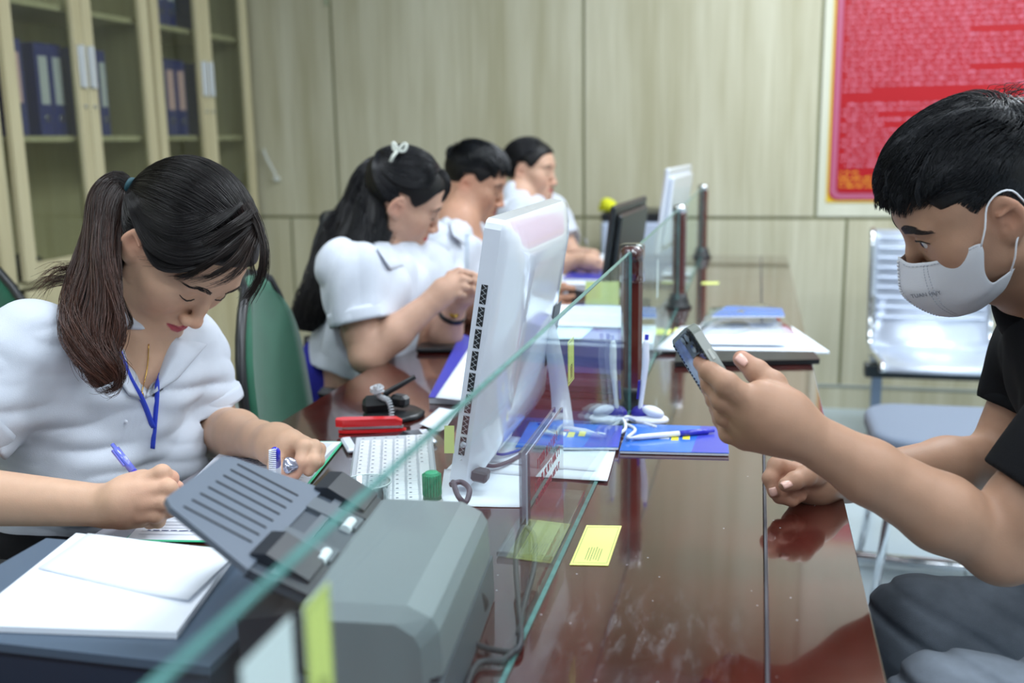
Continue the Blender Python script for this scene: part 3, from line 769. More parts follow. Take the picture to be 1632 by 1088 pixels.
# ---------------- desk ----------------
DX0, DX1, DX2, DX3, DY0, DY1, DZ = -.785, -.206, .022, .122, .30, 4.19, .75
def lacq(name, base, rough=.10):
    m = bpy.data.materials.new(name); m.use_nodes = True; nt = m.node_tree; b = nt.nodes['Principled BSDF']
    tc = node(nt, 'ShaderNodeTexCoord'); mp = node(nt, 'ShaderNodeMapping'); mp.inputs['Scale'].default_value = (1, .12, 1); nt.links.new(tc.outputs['Object'], mp.inputs[0])
    n1 = node(nt, 'ShaderNodeTexNoise', i_Scale=22., i_Detail=6.); nt.links.new(mp.outputs[0], n1.inputs['Vector'])
    rp = node(nt, 'ShaderNodeValToRGB'); rp.color_ramp.elements[0].position = .35; rp.color_ramp.elements[1].position = .7
    rp.color_ramp.elements[0].color = (base[0]*.55, base[1]*.5, base[2]*.5, 1); rp.color_ramp.elements[1].color = (*base, 1)
    nt.links.new(n1.outputs[0], rp.inputs[0])
    # smears and scratches in the lacquer
    n2 = node(nt, 'ShaderNodeTexNoise', i_Scale=3.2, i_Detail=8., i_Roughness=.7); nt.links.new(tc.outputs['Object'], n2.inputs['Vector'])
    r2 = node(nt, 'ShaderNodeMapRange'); r2.inputs[1].default_value = .45; r2.inputs[2].default_value = .75; r2.inputs[3].default_value = rough; r2.inputs[4].default_value = rough+.14
    nt.links.new(n2.outputs[0], r2.inputs[0]); nt.links.new(r2.outputs[0], b.inputs['Roughness'])
    mp3 = node(nt, 'ShaderNodeMapping'); mp3.inputs['Scale'].default_value = (9, 2.2, 1); mp3.inputs['Rotation'].default_value = (0, 0, .5); nt.links.new(tc.outputs['Object'], mp3.inputs[0])
    n3 = node(nt, 'ShaderNodeTexNoise', i_Scale=9., i_Detail=10., i_Roughness=.75); nt.links.new(mp3.outputs[0], n3.inputs['Vector'])
    r3 = node(nt, 'ShaderNodeMapRange'); r3.inputs[1].default_value = .72; r3.inputs[2].default_value = .80; r3.inputs[4].default_value = .35; nt.links.new(n3.outputs[0], r3.inputs[0])
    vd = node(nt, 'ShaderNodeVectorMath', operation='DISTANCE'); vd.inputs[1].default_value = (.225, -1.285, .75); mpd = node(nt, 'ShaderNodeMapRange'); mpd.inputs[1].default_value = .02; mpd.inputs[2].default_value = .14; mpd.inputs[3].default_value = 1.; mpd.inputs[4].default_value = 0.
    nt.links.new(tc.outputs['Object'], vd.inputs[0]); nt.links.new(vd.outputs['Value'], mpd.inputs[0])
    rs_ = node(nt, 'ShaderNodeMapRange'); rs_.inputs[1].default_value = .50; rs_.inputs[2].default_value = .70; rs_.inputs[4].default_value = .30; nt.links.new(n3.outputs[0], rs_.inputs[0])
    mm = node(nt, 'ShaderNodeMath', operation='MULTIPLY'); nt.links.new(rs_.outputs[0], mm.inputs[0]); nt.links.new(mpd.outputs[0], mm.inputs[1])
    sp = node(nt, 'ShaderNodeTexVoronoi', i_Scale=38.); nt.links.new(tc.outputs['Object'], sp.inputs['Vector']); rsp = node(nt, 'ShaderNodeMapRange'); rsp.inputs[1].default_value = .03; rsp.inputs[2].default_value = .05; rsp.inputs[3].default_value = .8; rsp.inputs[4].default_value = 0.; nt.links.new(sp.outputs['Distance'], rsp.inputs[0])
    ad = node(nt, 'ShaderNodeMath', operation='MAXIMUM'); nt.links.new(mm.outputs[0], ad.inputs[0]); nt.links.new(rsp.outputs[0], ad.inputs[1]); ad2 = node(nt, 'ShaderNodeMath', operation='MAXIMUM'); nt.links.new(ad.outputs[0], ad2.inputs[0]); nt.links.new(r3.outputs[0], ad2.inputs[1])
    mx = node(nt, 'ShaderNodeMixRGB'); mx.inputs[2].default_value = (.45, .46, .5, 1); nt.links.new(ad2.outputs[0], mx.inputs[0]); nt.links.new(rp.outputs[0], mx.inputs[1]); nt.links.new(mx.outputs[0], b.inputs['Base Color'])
    b.inputs['Specular IOR Level'].default_value = .6; b.inputs['Coat Weight'].default_value = 1.; b.inputs['Coat IOR'].default_value = 1.6; b.inputs['Coat Roughness'].default_value = .05
    return m
LACQ = lacq('dark_red_lacquer', (.070, .011, .008))
desk = thing('service_counter', 'long dark red lacquered service counter running down the room', 'counter', ((DX0+DX3)/2, 2.2, 0))
MB().box(((DX0+DX2)/2-.001, (DY0+DY1)/2, DZ-.0175), (DX2-DX0-.004, DY1-DY0, .035), bev=.0008).build('desk_top', LACQ, desk)
MB().box(((DX2+DX3)/2+.0005, (DY0+DY1)/2, DZ-.0175), (DX3-DX2-.001, DY1-DY0, .035), bev=.0008).build('customer_ledge', LACQ, desk)
MB().box((DX2-.0005, (DY0+DY1)/2, DZ-.0045), (.003, DY1-DY0, .006)).build('seam_strip', pmat('seam_metal', srgb(70, 68, 74), rough=.7), desk)
MB().box((.035, (DY0+DY1)/2, .357), (.03, DY1-DY0-.02, .714)).build('front_panel', LACQ, desk)
for y in (DY0+.02, 1.50, 3.16, DY1-.02): MB().box((-.36, y, .357), (.76, .03, .714)).build('side_panel', LACQ, desk)
# ---- woman in the foreground, writing ----
WHITE = pmat('white_shirt_cotton', srgb(206, 212, 223), rough=.85, spec=.2, sheen=.1, noise=.03, nscale=40, bump=.25, bscale=900)
HAIR = hairmat('hair_strand', (.02, .015, .012), .3)
HAIRCAP = pmat('hair_under', srgb(14, 12, 13), rough=.5, spec=.3, bump=.4, bscale=300)
def hcols(n, base, var=.35, seed=1, mixc=None, mixw=None):
    rs = np.random.RandomState(seed); b = np.array(base)[None]*(1+var*(rs.rand(n, 1)*2-1))
    if mixc is not None: b = b*(1-mixw[:, None])+np.array(mixc)[None]*mixw[:, None]
    return b
w1 = thing('person', 'person with a wavy brown ponytail and white shirt writing in a notebook, foreground', 'person', (-.94, 1.3, 0))
H = Head(P(285.7, 402.4, 1.49), hrot(114.2, 53.5, -12.8)); H.S = Sdf(); H.skin(H.S)
B = Sdf(); B.ops = list(H.S.ops)
shN, shF = P(45, 565, 1.37), P(298, 566, 1.63); nb = P(178, 508, 1.53); hip = P(95, 960, 1.62); fr = unit([.80, -.55, -.25])
H.neck(B, nb, .050)
torso(B, shN, shF, nb, hip, fr, g=-.008, bust=1.)
elN = np.array([-1.035, 1.00, .80]); wrN = PZ(176, 806, .792)
B.chain([shN, elN], [.046, .040], .02); B.chain([elN, (elN*2+wrN)/3+[0, 0, .004], wrN], [.039, .037, .0245], .012)
elF = P(340, 684, 1.66); wrF = P(412, 700, 1.50)
B.chain([shF, elF], [.046, .042], .02); B.chain([elF, elF*.45+wrF*.55, wrF], [.043, .037, .026], .012)
# writing hand
q = lambda x, y, z: PZ(x, y, z)
def PD(x, y, d): return P(x, y, d)
B.chain([wrN, PD(200, 800, 1.235), PD(224, 792, 1.235)], [.0245, .028, .026], .012)
B.cone(PD(210, 780, 1.25), PD(228, 770, 1.25), .020, .017, .012)
B.cone(PD(205, 815, 1.24), PD(228, 822, 1.24), .018, .013, .012)
fingers(B, [([PD(228, 768, 1.235), PD(258, 754, 1.235), PD(272, 762, 1.245), PD(268, 780, 1.25)], .0115, .0078),
            ([PD(230, 784, 1.225), PD(268, 778, 1.225), PD(279, 792, 1.235), PD(264, 806, 1.245)], .0115, .0082),
            ([PD(230, 802, 1.222), PD(262, 800, 1.222), PD(270, 812, 1.235), PD(252, 822, 1.245)], .0110, .0080),
            ([PD(226, 820, 1.225), PD(248, 820, 1.225), PD(252, 830, 1.240), PD(238, 834, 1.25)], .0098, .0072),
            ([PD(214, 776, 1.265), PD(244, 764, 1.275), PD(270, 770, 1.272), PD(283, 776, 1.268)], .0125, .0080)])
# resting hand
B.chain([wrF, PD(440, 708, 1.46), PD(458, 712, 1.44)], [.026, .029, .027], .012)
fingers(B, [([PD(466, 706, 1.43), PD(484, 712, 1.405), PD(480, 736, 1.395), PD(470, 756, 1.395)], .0115, .0080),
            ([PD(474, 704, 1.44), PD(500, 712, 1.415), PD(500, 735, 1.400), PD(492, 750, 1.40)], .0110, .0080),
            ([PD(482, 704, 1.455), PD(508, 716, 1.43), PD(507, 734, 1.42), PD(500, 744, 1.42)], .0102, .0076),
            ([PD(440, 722, 1.43), PD(440, 742, 1.405), PD(452, 754, 1.395), PD(462, 758, 1.39)], .0125, .0080)])
SK1 = srgb(208, 169, 142)
skin_mesh(B, .0020, [H], SK1, srgb(178, 78, 88), w1, hands=[(PD(276, 772, 1.25), .02, srgb(225, 140, 125), .5), (PD(470, 755, 1.39), .02, srgb(225, 150, 135), .4), (PD(235, 795, 1.22), .03, srgb(215, 160, 135), .4)])
H.S = B; H.brow(w1, BROWM, 1.0); H.lash(w1, LASHM)
# shirt
T = Sdf(); torso(T, shN, shF, nb, hip, fr, g=.006, bust=1.)
dN = unit(elN-shN); dF = unit(elF-shF)
cN = shN+dN*.115; cF = shF+dF*.088
T.cone(shN-dN*.01, cN+dN*.03, .064, .066, .03); T.cone(shF-dF*.01, cF+dF*.03, .060, .060, .03)
T.cone(cN+dN*.005, cN+dN*.3, .048, .046, .004, True); T.cone(cF+dF*.005, cF+dF*.3, .050, .048, .004, True)
T.cut(PD(100, 905, 1.5), unit(hip-(shN+shF)/2), .004)
def armcut(T, c, d, r=.075): T.ops.append(Op(lambda p, c=np.asarray(c, np.float32), d=np.asarray(d, np.float32): np.maximum(-((p-c) @ d), np.sqrt((((p-c)-((p-c) @ d)[:, None]*d)**2).sum(1))-r), c+d*.1, .25, .002, True))
armcut(T, cN, dN, .085); armcut(T, cF, dF, .08)
# neck opening: round hole plus V down the front
T.cone(H.W((0, -.0, -.06)), nb+unit(hip-nb)*.012, .062, .056, .006, True)
VA, VB, VT = PD(192, 548, 1.45), PD(268, 548, 1.45), PD(228, 634, 1.43)
def vop(p, VA=VA, VB=VB, VT=VT):
    m = (VA+VB)/2; ax = unit(VB-VA); vn = unit(np.cross(ax, VT-m)); vn = vn if vn @ FW < 0 else -vn
    e1 = np.cross(vn, unit(VA-VT)); e1 = e1*(1 if (VB-VT) @ e1 > 0 else -1); e2 = np.cross(vn, unit(VB-VT)); e2 = e2*(1 if (VA-VT) @ e2 > 0 else -1)
    return np.maximum.reduce([-((p-VT) @ e1.astype(np.float32)), -((p-VT) @ e2.astype(np.float32)), -((p-m) @ vn.astype(np.float32))-.06, ((p-m) @ unit(m-VT).astype(np.float32))-.03])
T.fun(vop, (VA+VB+VT)/3, .09, .003, True)
F1 = [(PD(285, 640, 1.5), PD(120, 700, 1.4), .02), (PD(285, 650, 1.5), PD(170, 740, 1.4), .02)]
def folds1(p):
    a = vnoise(p, 16, 4); b = vnoise(p*np.array([1, 1, 2.2], np.float32), 30, 9)
    return (.0042*(1-np.abs(a)*1.4)+.0022*(1-np.abs(b)*1.5)-.003).astype(np.float32)
cloth(T, .0028, 'shirt', WHITE, w1, folds1)
def cuff(c, d, r, w, name='sleeve_cuff', parent=w1, mat=WHITE, t=.004):
    R = frame(d); mb = MB(); prof = [(r-t, -w/2), (r, -w/2), (r+.001, -w/4), (r+.001, w/4), (r, w/2), (r-t, w/2), (r-t, -w/2)]
    mb.lathe(prof, c, 36, R=R); return mb.build(name, mat, parent)
cuff(cN-dN*.009, dN, .068, .028); cuff(cF-dF*.009, dF, .0625, .022)
# collar
def flap(S, name, quad, mat, parent, d0, d1, n=8, lift=.006, off=.004):
    a, b, c, d = [np.array(v, float) for v in quad]; G = []
    for i in range(n):
        row = []
        for j in range(n):
            u, v = i/(n-1), j/(n-1); q = (a*(1-u)+b*u)*(1-v)+(d*(1-u)+c*u)*v; h = hit(S, q[0], q[1], d0, d1, off+lift*math.sin(v*math.pi*.5)*(1 if v < 1 else .6))
            row.append(h)
        G.append(row)
    for i in range(n):
        for j in range(n):
            if G[i][j] is None:
                cand = [G[x][y] for x in range(n) for y in range(n) if G[x][y] is not None and abs(x-i)+abs(y-j) < 5]
                G[i][j] = cand[0] if cand else P(*(a), (d0+d1)/2)
    mb = MB(); mb.grid(np.array(G), thick=.002, nrm=-FW); return mb.build(name, mat, parent)
H1, T1 = H, T
flap(T, 'collar', [(184, 540), (226, 638), (204, 628), (176, 585)], WHITE, w1, 1.2, 1.7)
flap(T, 'collar', [(272, 536), (230, 636), (282, 604), (330, 548)], WHITE, w1, 1.2, 1.8)
def w1_hair():
    H = H1; rs = np.random.RandomState(5)
    hair_cap(H, 'hair', .010, HAIRCAP, w1, .003)
    T = H.Lc(P(208, 296, 1.47)); T = T*np.array([1, 1, 1]); T0 = T
    A = np.array([-.02, .085, .060]); N = 4200
    ph = rs.uniform(-2.1, 2.1, N)
    th0 = np.interp(np.abs(ph), [0, .6, 1.0, 1.52, 1.53, 2.1], [.10, .15, .25, .62, 1.95, 2.0])+rs.rand(N)**3*1.1
    pa = pole_hair(H, A, T, ph, th0, rs.uniform(.007, .017, N), 16, seed=2, lim=(1.15, 1.525, 1.36))
    tie = H.W(T0*1.0)
    w = np.linspace(0, 1, 16)[None, :, None]**7; pa = pa*(1-w)+tie[None, None]*w
    c1 = hcols(N, (.009, .007, .007), .6, 3)
    strands('hair_strands', pa, .00055, HAIR, w1, prof=lambda t: np.ones_like(t), cols=c1)
    # ponytail
    ctrl = [(208, 296, 1.47, 9), (188, 290, 1.47, 19), (172, 316, 1.46, 30), (162, 365, 1.44, 34), (150, 420, 1.40, 35), (146, 475, 1.36, 38), (150, 530, 1.33, 42), (160, 580, 1.32, 34), (172, 612, 1.32, 16)]
    cw = np.array([list(P(a, b, d))+[r*d/F_PX] for a, b, d, r in ctrl]); M = 34
    cl = spline(cw, M); N = 3200; t = np.linspace(0, 1, M); out = []
    Tn = unit_rows(np.gradient(cl[:, :3], axis=0)); X = unit_rows(np.cross(Tn, FW)); Y = np.cross(Tn, X)
    cols = []
    for i in range(N):
        a = rs.rand()*6.28; rr = rs.rand()**.62; amp = .34+.30*rs.rand(); f = rs.uniform(1.8, 2.1); p0 = round(a/1.0)*1.3+rs.normal()*.25
        ln = 1-.30*rs.rand()**1.5
        tt = t*ln; c = np.stack([np.interp(tt, t, cl[:, k]) for k in range(4)], 1); Xi = np.stack([np.interp(tt, t, X[:, k]) for k in range(3)], 1); Yi = np.stack([np.interp(tt, t, Y[:, k]) for k in range(3)], 1)
        wv = amp*tt**1.2
        u = rr*math.cos(a)*1.0+wv*np.sin(6.28*f*tt+p0); v = rr*math.sin(a)*.75+wv*np.cos(6.28*f*tt+p0)
        out.append(c[:, :3]+Xi*(u*c[:, 3])[:, None]+Yi*(v*c[:, 3])[:, None])
        cols.append(rs.rand())
    cols = np.array(cols)
    # colour along the length: dark roots to brown ends
    Pn = np.array(out); tt = np.linspace(0, 1, M)
    Cc = np.array([.009, .007, .006])[None, None]*(1-tt[None, :, None]**1.4)+np.array([.095, .038, .025])[None, None]*tt[None, :, None]**1.4
    Cc = Cc*(.45+1.1*cols[:, None, None]); CC = np.repeat(Cc.reshape(-1, 3), 3, axis=0)
    o = strands('ponytail', Pn, .00062, HAIR, w1, prof=lambda t: np.ones_like(t)*(1-.5*t)); vcol(o.data, CC)
    core = MB(); core.tube(cl[:-3, :3], cl[:-3, 3]*.35, 12); core.build('ponytail_core', pmat('brown_hair_under', srgb(24, 16, 15), rough=.5, noise=.4, nscale=60, bump=.5, bscale=300), w1)
    # loose wisps: left of the tail, behind the ear, over the brow
    W2 = []; cc = []
    def wisp(pts, n, spread, seed, jitter=1., c=(.03, .016, .012)):
        r = np.random.RandomState(seed); base = np.array([P(*p) for p in pts])
        for i in range(n):
            j = r.normal(size=3)*spread; k = r.normal(size=3)*spread*1.2*jitter
            tl = np.linspace(0, 1, len(pts))[:, None]
            s_ = spline(base+j*(1-tl)*.8+k*tl, 22); tt_ = np.linspace(0, 1, 22)*(r.uniform(.6, 1))
            W2.append(np.stack([np.interp(tt_, np.linspace(0, 1, 22), s_[:, q]) for q in range(3)], 1)); cc.append(np.array(c)*r.uniform(.5, 1.6))
    wisp([(150, 400, 1.42), (120, 425, 1.42), (90, 430, 1.41), (66, 450, 1.40)], 70, .006, 1, c=(.06, .026, .016))
    wisp([(140, 415, 1.42), (110, 440, 1.42), (75, 448, 1.41), (54, 470, 1.40)], 60, .006, 2, c=(.06, .026, .016))
    wisp([(196, 400, 1.45), (188, 450, 1.44), (196, 480, 1.42), (209, 508, 1.41), (206, 522, 1.40), (196, 522, 1.40)], 60, .0022, 3, .6)
    wisp([(180, 560, 1.33), (192, 590, 1.32), (185, 615, 1.32), (165, 622, 1.32), (150, 610, 1.32)], 90, .006, 4, c=(.055, .025, .018))
    wisp([(130, 500, 1.35), (112, 530, 1.34), (125, 580, 1.33), (150, 605, 1.33)], 80, .006, 5, c=(.055, .025, .018))
    wisp([(185, 480, 1.37), (195, 530, 1.34), (180, 560, 1.33), (196, 590, 1.33), (188, 610, 1.33)], 80, .006, 6, c=(.045, .022, .018))
    # bangs
    wisp([(395, 330, 1.43), (412, 360, 1.41), (421, 400, 1.40), (416, 440, 1.40), (398, 470, 1.40), (388, 482, 1.40)], 160, .0045, 7, 1.0, c=(.022, .015, .013))
    wisp([(405, 350, 1.42), (404, 375, 1.41), (398, 410, 1.40), (404, 450, 1.40), (388, 500, 1.40)], 30, .004, 8, 1., c=(.022, .015, .013))
    wisp([(408, 365, 1.42), (396, 385, 1.40), (370, 418, 1.385), (335, 440, 1.385), (300, 446, 1.40)], 120, .0042, 9, .6, c=(.024, .015, .012))
    wisp([(408, 360, 1.42), (385, 380, 1.40), (350, 408, 1.385), (318, 428, 1.39), (296, 440, 1.40), (270, 440, 1.42)], 200, .0040, 10, .6, c=(.018, .013, .012))
    wisp([(400, 345, 1.42), (370, 365, 1.40), (320, 395, 1.395), (270, 415, 1.41), (228, 412, 1.43)], 330, .0062, 11, .6, c=(.016, .012, .011))
    CS = Sdf(); CS.ell(H.W((0, -.016, .041)), np.array([.075, .093, .080])+.010, H.R, .02); CS.ell(H.W((0, .030, .032)), np.array([.062, .056, .062])+.010, H.R, .03)
    def lay(pxs, n, spread, seed, c):
        r = np.random.RandomState(seed); base = spline(np.array(pxs, float), 16); pts = []
        for x, y in base:
            h_ = hit(CS, x, y, 1.25, 1.7, .002, 400); pts.append(h_ if h_ is not None else pts[-1])
        pts = np.array(pts); side = unit_rows(np.cross(unit_rows(np.gradient(pts, axis=0)), FW)); wid = np.sin(np.linspace(.35, 2.6, 16))**.7
        for i in range(n):
            j = r.uniform(-1, 1)*spread; q_ = pts+side*(j*wid)[:, None]-FW*r.uniform(0, .004)+r.normal(size=3)*.0006; W2.append(spline(q_, 22)); cc.append(np.array(c)*r.uniform(.5, 1.7))
    lay([(404, 345), (370, 372), (330, 392), (290, 398), (255, 385), (232, 352), (212, 305)], 620, .020, 13, (.010, .008, .008))
    lay([(400, 360), (350, 398), (300, 418), (262, 418), (244, 398), (232, 372)], 420, .012, 14, (.010, .008, .008))
    lay([(380, 320), (330, 350), (285, 362), (245, 345), (214, 302)], 420, .018, 15, (.010, .008, .008))
    wisp([(410, 370, 1.42), (400, 395, 1.40), (385, 425, 1.39), (360, 445, 1.385), (330, 455, 1.385)], 50, .004, 12, .8, c=(.03, .018, .014))
    strands('bangs', np.array(W2), .00045, HAIR, w1, cols=np.array(cc))
    mb = MB(); R = frame(unit(cl[1, :3]-cl[0, :3])); mb.lathe([(.009+.004*math.cos(a), .004*math.sin(a)) for a in np.linspace(0, 6.28, 9)], cl[0, :3], 20, R=R)
    mb.build('hair_tie', pmat('hair_tie_teal', srgb(40, 80, 90), rough=.6), w1)
w1_hair()
# ---- man on the customer side, with a face mask, holding a phone ----
def short_hair(H, parent, n=7000, top=.038, side=.010, lift=.35, seed=1, whorl=(.0, -.07, .10), rad=.00055, base=(.008, .009, .012), hl=0., vol=.010, name='hair_strands', thr=.0, zmax=9.):
    rs = np.random.RandomState(seed); c = np.array([0, -.014, .040])
    v = rs.normal(size=(n*3, 3)); q = c+unit_rows(v)*.08; q = cap_local(q, 0.)
    m = (q[:, 2] > hairline(q[:, 1])+hl+rs.normal(size=len(q))*.002) & (q[:, 2] < zmax); q = q[m][:n]; n = len(q)
    nm = unit_rows((q-c)/np.array([.075, .093, .080])**2)
    hgt = np.clip((q[:, 2]-.045)/.05, 0, 1); hgt = hgt*hgt*(3-2*hgt); L = side+(top-side)*hgt
    d = q-np.array(whorl); d = d-nm*(d*nm).sum(1, keepdims=True); d = unit_rows(d)
    d = d+np.array([0, .75, .05]); ns = np.stack([vnoise(q.astype(np.float32), 45, s_) for s_ in (11, 12, 13)], 1)
    d = d+ns*.75+rs.normal(size=d.shape)*.10; d = unit_rows(d-nm*(d*nm).sum(1, keepdims=True))
    up = lift*(.75+hgt)*(1+.5*ns[:, :1][:, 0]); M = 7; out = []
    for t in np.linspace(0, 1, M):
        p = q+nm*(.001+vol*.6*hgt[:, None]*min(1, t*3))+d*(L[:, None]*t)+nm*(L*up*(t-.75*t*t))[:, None]
        dv = p-c; n_ = np.linalg.norm(dv/(np.array([.075, .093, .080])+.002), axis=1, keepdims=True); p = np.where(n_ < 1, c+dv/n_, p)
        out.append(p)
    A = np.stack(out, 1); A = H.W(A.reshape(-1, 3)).reshape(n, M, 3)
    return strands(name, A, rad, HAIR, parent, cols=hcols(n, base, .6, seed))
m1 = thing('person', 'person in a black shirt and white face mask looking at a held-up phone', 'person', (.60, 1.33, 0))
HM = Head(P(1556, 332, 1.22), hrot(-94.5, 32.5, -11), .96, male=True, eyes='open'); HM.S = Sdf(); HM.skin(HM.S)
BM = Sdf(); BM.ops = list(HM.S.ops)
sL, sR = P(1790, 596, 1.10), P(1672, 545, 1.47); nbm = P(1690, 475, 1.29); hipm = np.array([.70, 1.33, .58]); frm = unit([-.95, .0, -.3])
HM.neck(BM, nbm, .058)
torso(BM, sL, sR, nbm, hipm, frm, g=-.004, r=1.08)
eL = P(1600, 874, 1.13); wL = P(1266, 684, 1.11)
BM.chain([sL, eL+(sL-eL)*.2], [.052, .046], .02); BM.chain([eL+(sL-eL)*.2, eL], [.046, .038], .02)
BM.chain([eL, eL*.7+wL*.3, eL*.35+wL*.65, wL], [.035, .0415, .034, .0265], .014)
BM.ell(eL+(wL-eL)*.04+P(0, 10, 1.13)-P(0, 0, 1.13), (.028, .030, .028), None, .02)
eR = P(1590, 738, 1.50); wR = P(1348, 765, 1.385)
BM.chain([sR, eR], [.048, .044], .02); BM.chain([eR, eR*.65+wR*.35, wR], [.043, .044, .028], .014)
D = 1.11
pp = lambda x, y, d=0.: P(x, y, D+d)
# left hand round the phone
BM.chain([wL, pp(1238, 670), pp(1208, 655, .0)], [.028, .031, .027], .012)
BM.cone(wL, pp(1198, 676, .02), .026, .024, .014); BM.cone(pp(1240, 690, .01), pp(1192, 694, .035), .022, .017, .014)
BM.cone(pp(1254, 655), pp(1216, 636, -.002), .024, .020, .014)
fingers(BM, [([pp(1200, 644, -.006), pp(1158, 612, -.010), pp(1130, 590, .004), pp(1117, 578, .020)], .0150, .0088),
             ([pp(1192, 662, .006), pp(1152, 636, .004), pp(1133, 612, .018), pp(1125, 596, .036)], .0145, .0088),
             ([pp(1188, 680, .022), pp(1155, 661, .020), pp(1140, 636, .034), pp(1128, 616, .052)], .0135, .0085),
             ([pp(1186, 696, .038), pp(1162, 690, .038), pp(1150, 668, .052), pp(1140, 650, .064)], .0125, .0078),
             ([pp(1250, 652, .004), pp(1230, 614, .018), pp(1206, 592, .026), pp(1182, 572, .032)], .0190, .0098)])
# right hand lying loosely on the table
d2 = 1.31
p2 = lambda x, y, d=0.: P(x, y, d2+d)
BM.chain([wR, p2(1300, 766, .035), p2(1278, 764, .02)], [.028, .031, .026], .012)
fingers(BM, [([p2(1272, 754, .01), p2(1238, 742, .0), p2(1228, 762, -.005), p2(1234, 784, -.01)], .0125, .0085),
             ([p2(1276, 768, .02), p2(1252, 774, -.004), p2(1243, 790, -.006), p2(1262, 798, -.008)], .0115, .0080),
             ([p2(1284, 774, .02), p2(1268, 782, .0), p2(1262, 795, .0), p2(1276, 790, -.002)], .0105, .0078),
             ([p2(1300, 758, .0), p2(1284, 758, -.02), p2(1266, 766, -.03), p2(1252, 772, -.034)], .0145, .0090)])
SKM = srgb(172, 134, 110)
skin_mesh(BM, .0019, [HM], SKM, srgb(160, 90, 85), m1, lipw=0., hands=[(pp(1120, 582, .02), .016, srgb(200, 130, 110), .4), (pp(1180, 570, .03), .014, srgb(205, 140, 120), .4), (p2(1255, 780), .03, srgb(190, 120, 100), .4)])
HM.S = BM; HM.brow(m1, BROWM, 1.75, 330); HM.lash(m1, LASHM); HM.eyeball(m1, EYEM, (.0, -.05))
td = unit(pp(1182, 572, .032)-pp(1206, 592, .026)); nail(m1, NAIL, pp(1184, 571, .020), td, unit(-FW+UP*.5), .0062, .0072)
td = unit(p2(1252, 772, -.034)-p2(1266, 766, -.03)); nail(m1, NAIL, p2(1254, 769, -.044), td, unit(-FW*.8+UP*.8), .0058, .0066)
td = unit(p2(1234, 784, -.01)-p2(1228, 762, -.005)); nail(m1, NAIL, p2(1232, 784, -.0195), td, unit(-FW-RT*.4), .0048, .0055)
# phone
def phone_m1():
    L = unit(-.50*RT+.84*UP+.16*FW); Wd = unit(-.26*RT+.05*UP+.96*FW); Wd = unit(Wd-L*(Wd @ L)); N = np.cross(L, Wd)
    if N @ RT > 0: N = -N            # N: out of the back cover, towards the left
    top = P(1107, 512, 1.118); c = top-L*.070+Wd*.036+N*.0045
    R = np.stack([Wd, L, N], 1)
    if np.linalg.det(R) < 0: R[:, 0] *= -1
    t = thing('smartphone', 'smartphone in a grey case with a blue patterned back, held by the masked person', 'phone', c)
    def rr(w, h, r, n=6):
        out = []
        for cx, cy, a0 in ((w/2-r, h/2-r, 0), (-w/2+r, h/2-r, 90), (-w/2+r, -h/2+r, 180), (w/2-r, -h/2+r, 270)):
            for i in range(n+1):
                a = math.radians(a0+90*i/n); out.append((cx+r*math.cos(a), cy+r*math.sin(a)))
        return out
    MB().prism(rr(.0755, .1400, .012), -.0052, .0052, R=R, c=c, smooth=False).build('case', pmat('phone_case_grey', srgb(112, 118, 110), rough=.35, coat=.3), t)
    MB().prism(rr(.068, .133, .010), -.0058, -.0050, R=R, c=c).build('screen', pmat('phone_screen', (.02, .02, .025), rough=.05, emit=((.55, .62, .75), .5)), t)
    m = pmat('phone_back_pattern', srgb(92, 112, 190), rough=.2, noise=.7, nscale=55, coat=.5)
    b = MB().prism(rr(.066, .131, .009), .0050, .0056, R=R, c=c).build('back_panel', m, t)
    mb = MB()
    for i in range(30):
        for sx in (-1, 1):
            y = -.063+i*.00435; mb.cyl(c+R @ np.array([sx*.0335, y, .005]), c+R @ np.array([sx*.0335, y, .0064]), .0016, n=8)
    mb.build('case_studs', pmat('case_studs_dark', srgb(40, 44, 50), rough=.4), t)
    sx = 1 if (R[:, 0] @ FW) < 0 else -1
    cm = MB().box(c+R @ np.array([sx*.018, .052, .0065]), (.030, .030, .003), R, bev=.001)
    cmo = cm.build('camera_bump', pmat('camera_dark', srgb(30, 34, 40), rough=.2), t)
    mb = MB()
    for a, b in ((.007, .007), (-.007, .007), (.007, -.007)):
        mb.cyl(c+R @ np.array([sx*.018+a, .052+b, .0078]), c+R @ np.array([sx*.018+a, .052+b, .0095]), .0052, n=14)
    mb.build('lens', pmat('lens_glass', (.01, .01, .015), rough=.05, coat=1.), cmo)
    MB().box(c+R @ np.array([sx*.0378, .030, 0]), (.0016, .013, .0042), R, bev=.0006).build('side_button', pmat('button_light', srgb(170, 172, 165), rough=.3), t)
    MB().box(c+R @ np.array([sx*.0378, .002, 0]), (.0014, .022, .0030), R, bev=.0006).build('volume_button', pmat('button_grey', srgb(120, 124, 118), rough=.35), t)
phone_m1()
short_hair(HM, m1, n=11000, top=.040, side=.013, lift=.42, seed=4, vol=.010)
short_hair(HM, m1, n=8500, top=.016, side=.011, lift=.55, seed=9, vol=.004, hl=-.003, zmax=.062, name='side_hair')
hair_cap(HM, 'hair', .0035, HAIRCAP, m1, .003, hl=.004, line=lambda y: np.maximum(hairline(y), np.where(y > 0, .040, -1.)))
